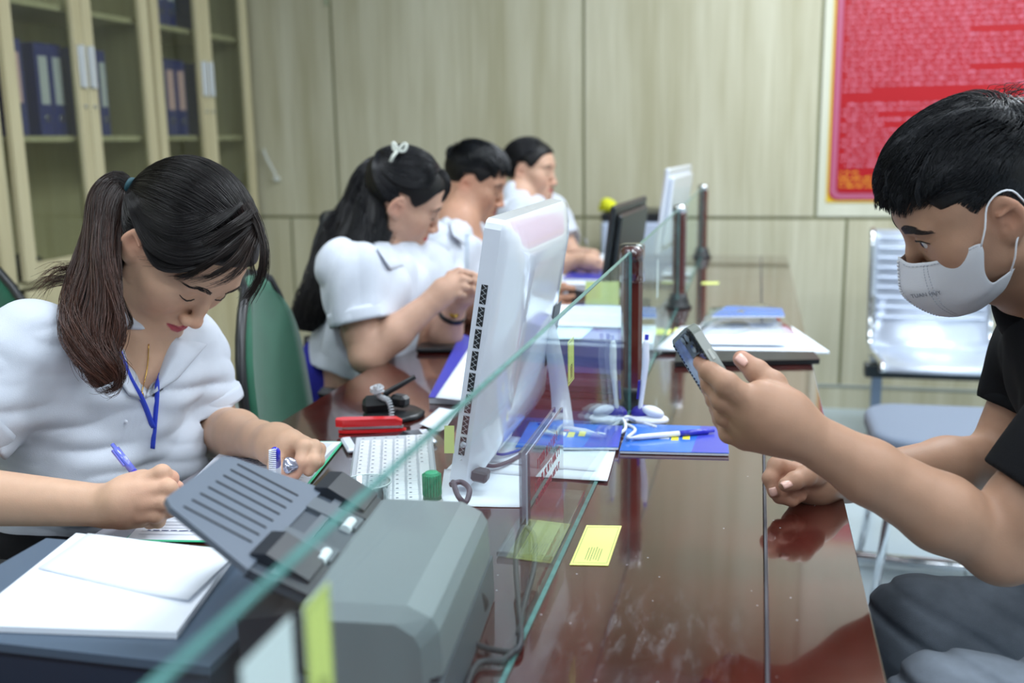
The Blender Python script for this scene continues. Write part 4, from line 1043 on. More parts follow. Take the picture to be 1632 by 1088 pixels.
def tufts():
    rs = np.random.RandomState(21); out = []
    for k in range(46):
        x = rs.uniform(-.055, .055); q0 = cap_local(np.array([[x, .060+rs.uniform(-.02, .012), .088+rs.uniform(-.012, .014)]]), .010)[0]
        dr = unit(np.array([rs.uniform(-.5, .5), .75, -.55+rs.uniform(-.35, .35)])); Lk = rs.uniform(.018, .034)
        for i in range(26):
            j = rs.normal(size=3)*.0022; a = q0+j; e = q0+dr*Lk*rs.uniform(.8, 1.1)+j*.35; m_ = (a+e)/2+np.array([0, .006, .004]); out.append(HM.W(spline([a, m_, e], 8)))
    strands('fringe', np.array(out), .0005, HAIR, m1, cols=hcols(len(out), (.010, .011, .014), .6, 3))
tufts()
def strays():
    rs = np.random.RandomState(8); out = []
    for i in range(26):
        a = P(1560+rs.rand()*50, 160+rs.rand()*14, 1.24); b = P(1580+rs.rand()*60, 128+rs.rand()*24, 1.22); c_ = P(1625+rs.rand()*40, 128+rs.rand()*44, 1.21)
        out.append(spline([a, b, c_], 10))
    strands('stray_hair', np.array(out), .00045, HAIR, m1, cols=hcols(26, (.012, .013, .016), .4))
strays()
# mask: a folded cloth shell over nose, mouth and chin, in head space, mirrored
MASKM = pmat('mask_fabric', srgb(214, 216, 222), rough=.85, spec=.2, noise=.02, bump=.4, bscale=1400)
def mask_m1():
    rows = [  # from the nose ridge edge outwards: x, y, z   (top edge .. bottom edge)
        [(.000, .1065, -.003), (.014, .1015, -.0115), (.030, .0885, -.0140), (.048, .077, -.0125), (.062, .058, -.0120), (.0735, .038, -.0080), (.0765, .030, -.0090)],
        [(.000, .1170, -.026), (.014, .1105, -.0300), (.032, .095, -.0310), (.050, .079, -.0300), (.064, .060, -.0260), (.0745, .040, -.0210), (.0768, .031, -.0190)],
        [(.000, .1240, -.046), (.016, .1160, -.0480), (.034, .099, -.0500), (.050, .080, -.0500), (.061, .062, -.0500), (.0690, .047, -.0480), (.0715, .040, -.0460)],
        [(.000, .1200, -.066), (.015, .1130, -.0690), (.032, .098, -.0720), (.047, .080, -.0740), (.057, .063, -.0740), (.0650, .047, -.0700), (.0685, .038, -.0640)],
        [(.000, .1100, -.086), (.014, .1040, -.0890), (.029, .091, -.0900), (.042, .075, -.0900), (.052, .058, -.0850), (.0610, .041, -.0770), (.0670, .026, -.0650)],
        [(.000, .0970, -.1020), (.012, .0920, -.1030), (.026, .082, -.1020), (.037, .068, -.0990), (.048, .051, -.0920), (.0580, .033, -.0820), (.0660, .016, -.0640)],
        [(.000, .0800, -.1100), (.010, .0760, -.1110), (.020, .067, -.1100), (.030, .056, -.1060), (.041, .042, -.0980), (.0530, .025, -.0860), (.0650, .008, -.0630)]]
    A = np.array(rows)
    U = []
    for r in A: U.append(spline(r, 25))
    U = np.array(U); G = np.array([spline(U[:, j], 33) for j in range(25)]).transpose(1, 0, 2)
    full = np.concatenate([G[:, ::-1]*np.array([-1, 1, 1]), G[:, 1:]], 1)
    Wp = HM.W(full.reshape(-1, 3)).reshape(full.shape)
    t = thing('face_mask', 'white folded face mask covering nose and mouth of the black-shirted person', 'mask', HM.W((0, .10, -.05)))
    mb = MB(); mb.grid(Wp, thick=.0012); mb.build('mask_panel', MASKM, t)
    # embossed seams
    for seam, nm_ in (([(0, k) for k in range(2, 23)], 'top_seam'), ([(i, 8) for i in range(1, 32)], 'front_seam'), ([(i, 9) for i in range(1, 32)], 'rear_seam'), ([(31-k, 0) for k in range(0, 31)], 'ridge_edge')):
        for sg in ((-1,) if nm_ == 'ridge_edge' else (-1, 1)):
            m2 = MB()
            for (i, j) in seam:
                i2 = min(i+1, 32); col = 24+sg*j
                p0 = Wp[i, col]; n_ = unit(HM.W(np.array([sg*.05, .12, -.05]))-HM.W((0, .05, -.05)))
                nx = Wp[min(i+1, 32), col] if nm_ != 'top_seam' else Wp[i+1, min(max(24+sg*(j+1), 0), 48)]
                p0 = Wp[i+(1 if nm_ == 'top_seam' else 0), col]
                m2.tube([p0+n_*.0015, p0*.4+nx*.6+n_*.0015], .0005 if nm_ != 'ridge_edge' else .0016, 5)
            m2.build(nm_, pmat('seam_grey', srgb(176, 180, 190), rough=.8) if nm_ != 'ridge_edge' else MASKM, t)
    for sg in (-1, 1):
        for (i, ear, bend) in ((3, (.0800, .006, .028), (.083, .018, .010)), (30, (.0810, -.006, -.026), (.078, .002, -.045))):
            a = HM.Lc(Wp[i, 24+sg*23]); pts = [np.array([sg*abs(a[0]), a[1], a[2]]), np.array([sg*bend[0], bend[1], bend[2]]) if 0 else (np.array([sg*abs(a[0]), a[1], a[2]])*.5+np.array([sg*ear[0], ear[1], ear[2]])*.5+np.array([sg*.004, 0, 0])), np.array([sg*ear[0], ear[1], ear[2]])]
            if i == 3: pts += [np.array([sg*.084, -.010, .0375]), np.array([sg*.080, -.026, .030]), np.array([sg*.074, -.034, .006])]
            else: pts += [np.array([sg*.078, -.022, -.014])]
            mb = MB(); mb.tube(HM.W(spline(pts, 16)), .0011, 7); mb.build('ear_loop', pmat('loop_white', srgb(232, 234, 240), rough=.7), t)
    # printed letters on the cloth
    cu = bpy.data.curves.new('mask_print', 'FONT'); cu.body = 'TUAN HUY'; cu.size = .0078; cu.extrude = .0001; cu.align_x = 'CENTER'
    o = bpy.data.objects.new('mask_print', cu); COL.objects.link(o); cu.materials.append(pmat('print_grey', srgb(128, 132, 142), rough=.8))
    i, col = 12, 24-7
    du = unit(Wp[i-7, col-3]-Wp[i+3, col+3]); dv = Wp[i-3, col+3]-Wp[i, col]; p0 = Wp[i, col]
    n_ = unit(np.cross(Wp[i+2, col]-Wp[i-2, col], Wp[i, col+2]-Wp[i, col-2])); n_ = n_ if n_ @ FW < 0 else -n_
    du = unit(P(1493, 452, 1.2)-P(1468, 470, 1.2)); du = unit(du-n_*(du @ n_)); dv = np.cross(n_, du)
    mw = Matrix(((du[0], dv[0], n_[0], 0), (du[1], dv[1], n_[1], 0), (du[2], dv[2], n_[2], 0), (0, 0, 0, 1))); mw.translation = Vector(p0+n_*.0020)
    dg = bpy.context.evaluated_depsgraph_get(); me = bpy.data.meshes.new_from_object(o.evaluated_get(dg)); bpy.data.objects.remove(o)
    me.transform(mw); me.materials.clear(); link('printed_name', me, bpy.data.materials['print_grey'], t, True)
mask_m1()
# black polo shirt
BLACK = pmat('black_polo_knit', srgb(16, 17, 20), rough=.85, spec=.15, sheen=.0, bump=.3, bscale=900)
TM = Sdf(); torso(TM, sL, sR, nbm, hipm, frm, g=.010, r=1.08)
dL = unit(eL-sL); dR = unit(eR-sR); cL = sL+dL*.150; cR = sR+dR*.105
TM.cone(sL-dL*.01, cL+dL*.03, .068, .062, .03); TM.cone(sR-dR*.01, cR+dR*.03, .062, .058, .03)
TM.cone(cL+dL*.005, cL+dL*.3, .056, .052, .003, True); TM.cone(cR+dR*.005, cR+dR*.3, .050, .047, .003, True)
armcut(TM, cL, dL, .085); armcut(TM, cR, dR, .075)
TM.cone(HM.W((0, -.0, -.06)), nbm+unit(hipm-nbm)*.005, .064, .060, .006, True)
cloth(TM, .0032, 'shirt', BLACK, m1, lambda p: (.004*(1-np.abs(vnoise(p, 16, 21))*1.4)-.002).astype(np.float32))
cuff(cL-dL*.008, dL, .0635, .020, 'sleeve_hem', m1, BLACK); cuff(cR-dR*.008, dR, .0585, .018, 'sleeve_hem', m1, BLACK)
# collar ring and its turned-down leaf
mb = MB(); R = frame(unit(HM.W((0, -.02, -.05))-nbm), unit([-1, 0, .2]))
mb.lathe([(.060, .030), (.064, .034), (.075, .004), (.079, -.012), (.076, -.013), (.070, .004), (.060, .024)], nbm+unit(HM.c-nbm)*.018, 36, R=R)
mb.build('collar', BLACK, m1)
# jeans
JEAN = pmat('grey_jeans_denim', srgb(112, 120, 130), rough=.9, spec=.2, noise=.18, nscale=30, bump=.35, bscale=1200)
JM = Sdf(); hL = np.array([.68, 1.16, .56]); hR = np.array([.70, 1.44, .56]); kR = P(1462, 1004, 1.36); kL = P(1520, 1140, 1.10)
JM.ell((.70, 1.33, .575), (.15, .19, .13), None, .05)
JM.chain([hL, hL*.5+kL*.5, kL], [.098, .085, .068], .04); JM.chain([hR, hR*.5+kR*.5, kR], [.098, .084, .068], .04)
aL = np.array([.36, 1.05, .10]); aR = np.array([.30, 1.42, .10])
JM.chain([kL, aL], [.066, .050], .03); JM.chain([kR, aR], [.066, .050], .03)
def jf(p):
    q = p @ np.array([[.55], [0.25], [1.]], np.float32)
    w = np.sin(q[:, 0]*120+vnoise(p, 12, 5)*2.0)
    return (.0065*np.maximum(w, 0)**2*np.clip(vnoise(p, 10, 8)+1.2, .3, 1)+.002*np.abs(vnoise(p, 22, 6))).astype(np.float32)
cloth(JM, .004, 'jeans', JEAN, m1, jf)
mb = MB()
for a in (aL, aR):
    s_ = Sdf()
sh = pmat('shoe_black', srgb(28, 28, 30), rough=.5)
for a in (aL, aR):
    s_ = Sdf(); s_.ell((a[0]-.02, a[1], .05), (.06, .045, .05), None, .03); s_.ell((a[0]-.11, a[1], .035), (.09, .045, .033), None, .03); s_.cut((a[0], a[1], .003), (0, 0, -1))
    V, Q = s_.mesh(.006); link('shoe', mesh_np('shoe', V, Q), sh, m1, True)
# ---- the three clerks further along the desk ----
SHEAR = np.array([[1, 0, .5], [0, 1, .3], [-.6, 0, 1]], np.float32)
def clerk(label, head, sN, sF, nb, hip, front, armN, armF, hands=(), male=False, skin=(205, 168, 145), lip=(170, 85, 85), bust=.9, h=.0032, seedf=3, cuff_at=(.10, .10), waist=None, r=1.):
    t = thing('person', label, 'person', (hip[0], hip[1], 0))
    head.S = Sdf(); head.skin(head.S); b = Sdf(); b.ops = list(head.S.ops); head.neck(b, nb, .056 if male else .048)
    torso(b, sN, sF, nb, hip, front, g=-.008, bust=bust, r=r)
    for (e, w) in (armN, armF):
        s0 = sN if (e is armN[0]) else sF
        b.chain([s0, e], [.046*r, .040], .02); b.chain([e, e*.6+w*.4, w], [.039, .038, .025], .012)
    for hd in hands:
        b.chain(hd['palm'], hd.get('pr', [.026, .028, .025]), .012); fingers(b, hd['f'])
    sk = skin_mesh(b, h, [head], srgb(*skin), srgb(*lip), t)
    head.S = b; head.brow(t, BROWM, 1.0 if not male else 1.4, 60); head.lash(t, LASHM)
    T = Sdf(); torso(T, sN, sF, nb, hip, front, g=.008, bust=bust, r=r)
    for (s0, (e, w), L) in ((sN, armN, cuff_at[0]), (sF, armF, cuff_at[1])):
        d = unit(e-s0); c = s0+d*L; T.cone(s0-d*.01, c+d*.03, .062*r, .064, .03); T.cone(c+d*.004, c+d*.3, .047, .045, .003, True); armcut(T, c, d, .085)
    T.cone(head.W((0, 0, -.06)), nb+unit(hip-nb)*.012, .058, .054, .006, True)
    dn_ = unit(hip-(sN+sF)/2); fr_ = unit(front-dn_*(front @ dn_)); T.ell(nb+fr_*.062+dn_*.030, (.036, .044, .062), None, .012, True)
    if waist is not None: T.cut(waist, unit(hip-(sN+sF)/2), .004)
    cloth(T, .0042, 'shirt', WHITE, t, lambda p: (.0045*(1-np.abs(vnoise(p*np.array([1, 1, .45], np.float32), 17, seedf))*1.5)+.0035*(1-np.abs(vnoise((p @ SHEAR)*np.array([1.6, 1.6, .4], np.float32), 30, seedf+1))*1.6)-.0045).astype(np.float32))
    for (s0, (e, w), L) in ((sN, armN, cuff_at[0]), (sF, armF, cuff_at[1])):
        d = unit(e-s0); cuff(s0+d*(L-.010), d, .066, .030, parent=t)
    return t, T
def tail(name, ctrl, N, parent, base, tip, wave=.2, seed=1, rad=.0009, M=26, core=True):
    rs = np.random.RandomState(seed); cw = np.array([list(P(a, b, d))+[r_*d/F_PX] for a, b, d, r_ in ctrl]); cl = spline(cw, M); t = np.linspace(0, 1, M)
    Tn = unit_rows(np.gradient(cl[:, :3], axis=0)); X = unit_rows(np.cross(Tn, FW)); Y = np.cross(Tn, X); out = []; cs = []
    for i in range(N):
        a = rs.rand()*6.28; rr = math.sqrt(rs.rand()); tt = t*(1-.3*rs.rand()**1.5); c = np.stack([np.interp(tt, t, cl[:, k]) for k in range(4)], 1)
        p0 = round(a)*1.3+rs.normal()*.3; f = rs.uniform(1.8, 3); w_ = wave*tt
        u = rr*math.cos(a)+w_*np.sin(6.28*f*tt+p0); v = rr*math.sin(a)*.7+w_*np.cos(6.28*f*tt+p0)
        out.append(c[:, :3]+X*(u*c[:, 3])[:, None]+Y*(v*c[:, 3])[:, None]); cs.append(rs.uniform(.5, 1.5))
    o = strands(name, np.array(out), rad, HAIR, parent, prof=lambda t: 1-.5*t)
    C = (np.array(base)[None, None]*(1-t[None, :, None])+np.array(tip)[None, None]*t[None, :, None])*np.array(cs)[:, None, None]
    vcol(o.data, np.repeat(C.reshape(-1, 3), 3, axis=0))
    if core:
        mb = MB(); mb.tube(cl[:-2, :3], cl[:-2, 3]*.7, 10); mb.build(name+'_core', HAIRCAP, parent)
BK = (.012, .012, .015)
# second clerk
h2 = Head(P(644, 319.5, 2.37), hrot(71.3, 28.4, 15.2), .935)
s2N, s2F = P(556, 438, 2.22), P(672, 438, 2.50)
e2 = P(586, 566, 2.22); w2 = P(693, 478, 2.23); e2f = P(700, 560, 2.42); w2f = P(728, 480, 2.33)
hn = {'palm': [w2, P(708, 464, 2.23), P(718, 456, 2.23)], 'f': [([P(716, 446, 2.22), P(732, 432, 2.23), P(742, 434, 2.24)], .0095, .007), ([P(720, 454, 2.22), P(738, 444, 2.22), P(748, 446, 2.24)], .0095, .007), ([P(720, 462, 2.22), P(738, 456, 2.22), P(746, 458, 2.24)], .009, .007), ([P(716, 468, 2.22), P(732, 468, 2.22), P(740, 470, 2.24)], .0085, .0065), ([P(704, 456, 2.25), P(718, 438, 2.26), P(732, 430, 2.26)], .011, .0075)]}
hf = {'palm': [w2f, P(742, 466, 2.31), P(752, 460, 2.30)], 'f': [([P(748, 446, 2.29), P(744, 436, 2.26), P(738, 432, 2.25)], .0095, .007), ([P(756, 452, 2.29), P(760, 442, 2.27), P(752, 436, 2.26)], .0095, .007), ([P(756, 460, 2.29), P(762, 452, 2.27), P(754, 446, 2.26)], .009, .007), ([P(752, 468, 2.29), P(758, 464, 2.27), P(752, 458, 2.26)], .0085, .0065), ([P(740, 460, 2.31), P(742, 444, 2.30), P(736, 434, 2.28)], .011, .0075)]}
nb2 = P(606, 392, 2.40); hip2 = P(562, 640, 2.50)
w2t, T2 = clerk('person with long black hair and a hair bow, white blouse, hands raised', h2, s2N, s2F, nb2, hip2, unit([.9, -.25, -.2]), (e2, w2), (e2f, w2f), (hn, hf), lip=(190, 50, 60), skin=(200, 160, 138), waist=P(560, 572, 2.4))
H2b = h2
hair_cap(h2, 'hair', .008, HAIRCAP, w2t, .004)
rs = np.random.RandomState(4); N = 2200; ph = rs.uniform(-2.1, 2.1, N)
pa = pole_hair(h2, np.array([-.02, .085, .060]), np.array([0, -.09, .08]), ph, np.interp(np.abs(ph), [0, .6, 1.0, 1.52, 1.53, 2.1], [.10, .15, .2, .5, 1.95, 2.0])+rs.rand(N)**3*.9, rs.uniform(.006, .014, N), 12, seed=3, lim=(1.15, 1.525, 1.36))
strands('hair_strands', pa, .0009, HAIR, w2t, prof=lambda t: np.ones_like(t), cols=hcols(N, BK, .5, 3))
tail('long_hair', [(640, 262, 2.40, 26), (606, 288, 2.40, 40), (580, 335, 2.40, 42), (556, 385, 2.36, 44), (530, 430, 2.32, 34), (510, 470, 2.30, 30), (492, 505, 2.30, 24), (488, 528, 2.30, 10)], 1500, w2t, BK, (.014, .012, .013), .35, 5)
tail('back_hair', [(625, 290, 2.42, 30), (614, 320, 2.40, 34), (600, 360, 2.36, 34), (578, 395, 2.33, 32), (548, 432, 2.31, 30), (520, 475, 2.30, 24), (500, 510, 2.30, 14)], 1100, w2t, BK, BK, .3, 9)
tail('side_lock', [(612, 268, 2.36, 22), (600, 305, 2.35, 26), (592, 345, 2.33, 26), (574, 390, 2.30, 22), (556, 420, 2.28, 14)], 900, w2t, BK, BK, .3, 6)
tail('fringe_lock', [(702, 272, 2.27, 5), (713, 288, 2.26, 5), (712, 306, 2.26, 4), (704, 322, 2.26, 2)], 60, w2t, BK, BK, .3, 7, core=False)
flap(T2, 'collar', [(594, 384), (620, 386), (644, 424), (622, 430)], WHITE, w2t, 1.9, 2.7, off=.011)
bow = thing('hair_bow', 'silvery bow clipped in the long black hair', 'hair bow', P(636, 238, 2.27))
mb = MB(); c0 = P(634, 240, 2.27)
for sg, c_ in ((-1, P(626, 233, 2.27)), (1, P(648, 235, 2.27))):
    pts = [c0, c0*.3+c_*.7+UP*.010, c_+UP*.004, c0*.3+c_*.7-UP*.006, c0]; mb.tube(spline(pts, 14), .0038, 8)
mb.build('bow_loops', pmat('bow_satin', srgb(200, 205, 195), rough=.3, sheen=.3), bow)
mb = MB(); mb.tube([c0, P(627, 248, 2.26), P(622, 258, 2.26)], .004, 8); mb.build('bow_tail', bpy.data.materials['bow_satin'], bow)
# skirt shapes of the seated women, dark
DARK = pmat('black_skirt_cloth', srgb(20, 20, 24), rough=.85, spec=.2)
def lower(t, hip, knee, mat, side, foot=True, h=.006):
    S = Sdf(); sx = np.array(side); hipv = np.array(hip); kn = np.array(knee)
    S.ell(hipv, (.17, .17, .14), None, .05)
    for q in (-1, 1):
        k_ = kn+sx*q*.085; S.chain([hipv+sx*q*.09, k_], [.095, .066], .05); an = np.array([k_[0]-.03, k_[1], .09]); S.chain([k_, an], [.064, .042], .03)
        if foot: S.ell((an[0]+.06, an[1], .045), (.11, .042, .042), None, .03)
    S.cut((0, 0, .004), (0, 0, -1)); V, Q = S.mesh(h); link('trousers', mesh_np('trousers', V, Q), mat, t, True)
lower(w2t, (hip2[0], hip2[1], .56), (-.62, 2.1, .55), DARK, (0, 1, 0))
lower(w1, (-1.0, 1.25, .57), (-.62, 1.12, .55), DARK, (0, 1, 0))
# third clerk: man
h3 = Head(P(757.4, 293, 2.98), hrot(89, 21.5, 3.3), .93, male=True)
s3N, s3F = P(690, 402, 2.76), P(772, 398, 3.08)
e3 = P(722, 505, 2.76); w3 = P(756, 496, 2.60); e3f = P(800, 505, 2.98); w3f = P(862, 484, 2.74)
hd3 = {'palm': [w3f, P(876, 480, 2.72), P(886, 478, 2.71)], 'f': [([P(884, 466, 2.70), P(902, 458, 2.68), P(914, 460, 2.67)], .010, .0075), ([P(888, 476, 2.70), P(906, 474, 2.68), P(918, 472, 2.67)], .010, .0075), ([P(888, 486, 2.70), P(904, 488, 2.68), P(916, 484, 2.67)], .0095, .007), ([P(884, 494, 2.71), P(896, 498, 2.69), P(906, 494, 2.68)], .009, .0065), ([P(872, 470, 2.74), P(884, 456, 2.75), P(900, 454, 2.74)], .012, .008)]}
hd3b = {'palm': [w3, P(772, 490, 2.56), P(780, 488, 2.55)], 'f': [([P(782, 480, 2.54), P(792, 474, 2.53), P(800, 474, 2.53)], .010, .0075), ([P(784, 488, 2.54), P(796, 486, 2.53), P(804, 486, 2.53)], .010, .0075), ([P(784, 494, 2.54), P(796, 496, 2.53), P(802, 496, 2.53)], .0095, .007), ([P(780, 500, 2.55), P(790, 503, 2.54), P(798, 503, 2.54)], .009, .0065), ([P(770, 482, 2.56), P(780, 474, 2.56), P(788, 470, 2.55)], .012, .008)]}
hip3 = P(690, 600, 3.0)
m3, T3 = clerk('person with short black hair and white shirt seated between two others, looking down', h3, s3N, s3F, P(728, 352, 2.93), hip3, unit([.95, -.2, -.2]), (e3, w3), (e3f, w3f), (hd3b, hd3), male=True, bust=0, skin=(196, 150, 125), lip=(160, 95, 88), r=1.05, seedf=8, cuff_at=(.13, .13))
hair_cap(h3, 'hair', .004, HAIRCAP, m3, .004)
short_hair(h3, m3, n=5000, top=.034, side=.012, lift=.45, seed=5, vol=.010, rad=.0010)
flap(T3, 'collar', [(716, 352), (742, 366), (742, 392), (722, 376)], WHITE, m3, 2.4, 3.3, off=.011)
lower(m3, (hip3[0], hip3[1], .56), (-.60, 2.85, .55), DARK, (0, 1, 0))
# fourth clerk
h4 = Head(P(846, 275, 3.58), hrot(100, 5, -2), .92)
s4N, s4F = P(822, 350, 3.40), P(872, 345, 3.70); e4 = P(872, 425, 3.40); w4 = P(925, 416, 3.36); e4f = P(915, 415, 3.66); w4f = P(945, 408, 3.50)
hd4 = {'palm': [w4, P(938, 418, 3.34), P(946, 419, 3.33)], 'f': [([P(946, 414, 3.32), P(956, 416, 3.31), P(962, 420, 3.31)], .0095, .007), ([P(948, 419, 3.32), P(958, 421, 3.31), P(964, 424, 3.31)], .0095, .007), ([P(946, 423, 3.32), P(955, 426, 3.31), P(960, 428, 3.31)], .009, .007), ([P(942, 426, 3.33), P(950, 429, 3.32), P(954, 431, 3.32)], .0085, .0065), ([P(936, 413, 3.35), P(944, 409, 3.34), P(952, 410, 3.33)], .011, .0075)]}
hip4 = P(800, 500, 3.65)
w4t, T4 = clerk('person with black hair pulled back, white shirt, farthest of the four seated in a row', h4, s4N, s4F, P(826, 312, 3.55), hip4, unit([.95, -.25, -.1]), (e4, w4), (e4f, w4f), (hd4,), lip=(175, 90, 90), skin=(204, 164, 140), seedf=12)
hair_cap(h4, 'hair', .008, HAIRCAP, w4t, .004)
N = 1500; ph = rs.uniform(-2.1, 2.1, N)
pa = pole_hair(h4, np.array([-.02, .085, .060]), np.array([0, -.10, .0]), ph, np.interp(np.abs(ph), [0, .6, 1.0, 1.52, 1.53, 2.1], [.10, .2, .3, .6, 1.95, 2.0])+rs.rand(N)**3*.9, rs.uniform(.006, .014, N), 12, seed=3, lim=(1.15, 1.525, 1.36))
strands('hair_strands', pa, .0011, HAIR, w4t, prof=lambda t: np.ones_like(t), cols=hcols(N, BK, .5, 3))
mb = MB(); bc = h4.W((0, -.115, .0)); V = Sdf(); V.ell(bc, (.032, .030, .030)); v_, q_ = V.mesh(.004, lambda p: (.002*vnoise(p, 120, 2)).astype(np.float32)); link('hair_bun', mesh_np('hair_bun', v_, q_), HAIRCAP, w4t, True)
lower(w4t, (hip4[0], hip4[1], .56), (-.58, 3.45, .55), DARK, (0, 1, 0))
# ---------------- the glass screen and its posts ----------------
GX = -.206
GLASS = bpy.data.materials.new('screen_glass'); GLASS.use_nodes = True; nt = GLASS.node_tree
for n in list(nt.nodes): nt.nodes.remove(n)
o_ = node(nt, 'ShaderNodeOutputMaterial'); tr = node(nt, 'ShaderNodeBsdfTransparent'); tr.inputs[0].default_value = (.94, .975, .965, 1)
gl = node(nt, 'ShaderNodeBsdfGlossy'); gl.inputs['Roughness'].default_value = .0; gl.inputs[0].default_value = (.9, 1, 1, 1); fr = two_sided_fresnel(nt)
mx = node(nt, 'ShaderNodeMixShader'); fm_ = node(nt, 'ShaderNodeMath', operation='MULTIPLY'); fm_.inputs[1].default_value = .34; nt.links.new(fr.outputs[0], fm_.inputs[0]); nt.links.new(fm_.outputs[0], mx.inputs[0]); nt.links.new(tr.outputs[0], mx.inputs[1]); nt.links.new(gl.outputs[0], mx.inputs[2])
# a faint film of dust and smears
df = node(nt, 'ShaderNodeBsdfDiffuse'); df.inputs[0].default_value = (.75, .82, .85, 1); tc = node(nt, 'ShaderNodeTexCoord'); nz = node(nt, 'ShaderNodeTexNoise', i_Scale=6., i_Detail=6.)
rp = node(nt, 'ShaderNodeMapRange'); rp.inputs[1].default_value = .35; rp.inputs[2].default_value = .8; rp.inputs[3].default_value = .0; rp.inputs[4].default_value = .02
nt.links.new(tc.outputs['Object'], nz.inputs['Vector']); nt.links.new(nz.outputs[0], rp.inputs[0]); m2 = node(nt, 'ShaderNodeMixShader')
nt.links.new(rp.outputs[0], m2.inputs[0]); nt.links.new(mx.outputs[0], m2.inputs[1]); nt.links.new(df.outputs[0], m2.inputs[2]); nt.links.new(m2.outputs[0], o_.inputs[0])
GEDGE = pmat('glass_edge_green', srgb(108, 166, 162), rough=.2, spec=.8, noise=.25, nscale=60, trans=.35)
def glass(y0, y1, z0, z1, lab):
    t = thing('glass_screen', lab, 'glass screen', (GX, (y0+y1)/2, z0), group='glass screens along the counter')
    th = .0028; mb = MB()
    for s_ in (-1, 1): mb.add([(GX+s_*th, y0, z0), (GX+s_*th, y1, z0), (GX+s_*th, y1, z1), (GX+s_*th, y0, z1)], [(0, 1, 2, 3)])
    mb.build('pane', GLASS, t, fix=False)
    mb = MB(); mb.box((GX, (y0+y1)/2, z1-.0008), (2*th-.0006, y1-y0, .0016)); mb.box((GX, (y0+y1)/2, z0+.0008), (2*th-.0006, y1-y0, .0016))
    for y in (y0, y1): mb.box((GX, y, (z0+z1)/2), (2*th-.0006, .0012, z1-z0-.0032))
    mb.build('polished_edge', GEDGE, t)
    return t
glass(.14, 1.735, .7505, 1.030, 'greenish glass screen in the foreground, from the near corner to the first post')
glass(1.785, 2.845, .752, 1.028, 'glass screen between the first post and the second post')
glass(2.895, 4.075, .752, 1.025, 'glass screen between the second post and the far post')
WOODP = pmat('post_dark_wood', srgb(82, 26, 20), rough=.22, coat=.5, noise=.3, nscale=30, stretch=(1, 1, .1))
BLKP = pmat('black_plastic', srgb(28, 30, 33), rough=.35)
CHROME = pmat('chrome', srgb(225, 228, 232), rough=.12, metal=1.)
CLEAR = pane_mat('clear_plastic', (.90, .93, .95), .05, 1.5)
def post(y, lab, cap, fl=1.):
    t = thing('screen_post', lab, 'post', (GX, y, DZ), group='posts holding the glass screens'); r = .0185
    MB().lathe([(0, .040), (r, .040), (r, .262), (0, .262)], (GX, y, DZ), 8, smooth=False).build('shaft', WOODP, t)
    MB().lathe([(0, .0), (.037*fl, .0), (.037*fl, .006), (.030*fl, .012), (.030*fl, .022), (max(.0195, .025*fl), .028), (max(.0195, .025*fl), .040), (0, .040)], (GX, y, DZ), 24).build('base_flange', BLKP, t)
    if cap: MB().lathe([(r+.001, .225), (r+.003, .226), (r+.003, .288), (r-.002, .291), (0, .291)], (GX, y, DZ), 24).build('clear_cap', CLEAR, t)
    MB().lathe([(0, .262), (r+.001, .262), (r+.001, .280), (r-.006, .286), (0, .286)], (GX, y, DZ), 20).build('top_cap', CHROME if not cap else WOODP, t)
post(1.76, 'dark wooden post with a clear cap, standing nearest, between two pens', True, .62)
post(2.87, 'dark wooden post in the middle, its black flange on the counter', False)
post(4.10, 'dark wooden post farthest away, close to the back wall', False)
post(.10, 'dark wooden post outside the near edge of the view', False)
# ---------------- yellow stickers and labels ----------------
YEL = pmat('sticker_yellow', srgb(224, 232, 130), rough=.6); INK = pmat('ink_dark', srgb(40, 44, 40), rough=.7); INKG = pmat('ink_grey', srgb(110, 116, 84), rough=.7)
WPAP = pmat('label_white', srgb(232, 236, 240), rough=.7)
def sticker(c, du, dv, w, h, lab, print_=True, mat=None, name='sticker', group='yellow stickers'):
    du = unit(du); dv = unit(dv); n = unit(np.cross(du, dv)); c = np.array(c, float)
    t = thing(name, lab, 'sticker', c, group=group if mat is None else None); R = np.stack([du, dv, n], 1)
    MB().box(c, (w, h, .0004), R).build('label_sheet', mat or YEL, t)
    if print_:
        mb = MB(); rs = np.random.RandomState(3)
        for k in range(6):
            x = -w*.16+k*w*.07; yy = -h*.06-rs.rand()*h*.06
            while yy > -h*.40+rs.rand()*h*.05: l = rs.uniform(.0012, .0035); mb.box(c+R @ np.array([x, yy-l/2, .0004]), (w*.016, l, .0002), R); yy -= l+.0009
        mb.build('printed_lines', INKG, t)
        mb = MB()
        for sx in (-1, 1): mb.box(c+R @ np.array([sx*w*.44, 0, .0003]), (.0005, h*.9, .0002), R)
        for sy in (-1, 1): mb.box(c+R @ np.array([0, sy*h*.45, .0003]), (w*.88, .0005, .0002), R)
        mb.build('printed_frame', INKG, t)
    return t
a, b, c_, d_ = PZ(907, 900, .7505), PZ(934, 837, .7505), PZ(990, 838, .7505), PZ(972, 902, .7505)
sticker((a+b+c_+d_)/4+[0, 0, .0003], c_-b, b-a, np.linalg.norm(c_-b), np.linalg.norm(b-a), 'yellow printed sticker on the counter just right of the near glass screen')
a, b, c_, d_ = PZ(826, 893, .768), PZ(856, 833, .768), PZ(918, 833, .768), PZ(892, 897, .768)
gx = GX-.0045
def onglass(x0, y0, x1, y1): return PX(x0, y0, gx), PX(x1, y1, gx)
p, q_ = onglass(905, 545, 915, 603); sticker((p+q_)/2, (0, 1, 0), (0, 0, 1), abs(q_[1]-p[1]), abs(q_[2]-p[2]), 'narrow yellow sticker stuck upright on the near glass screen')
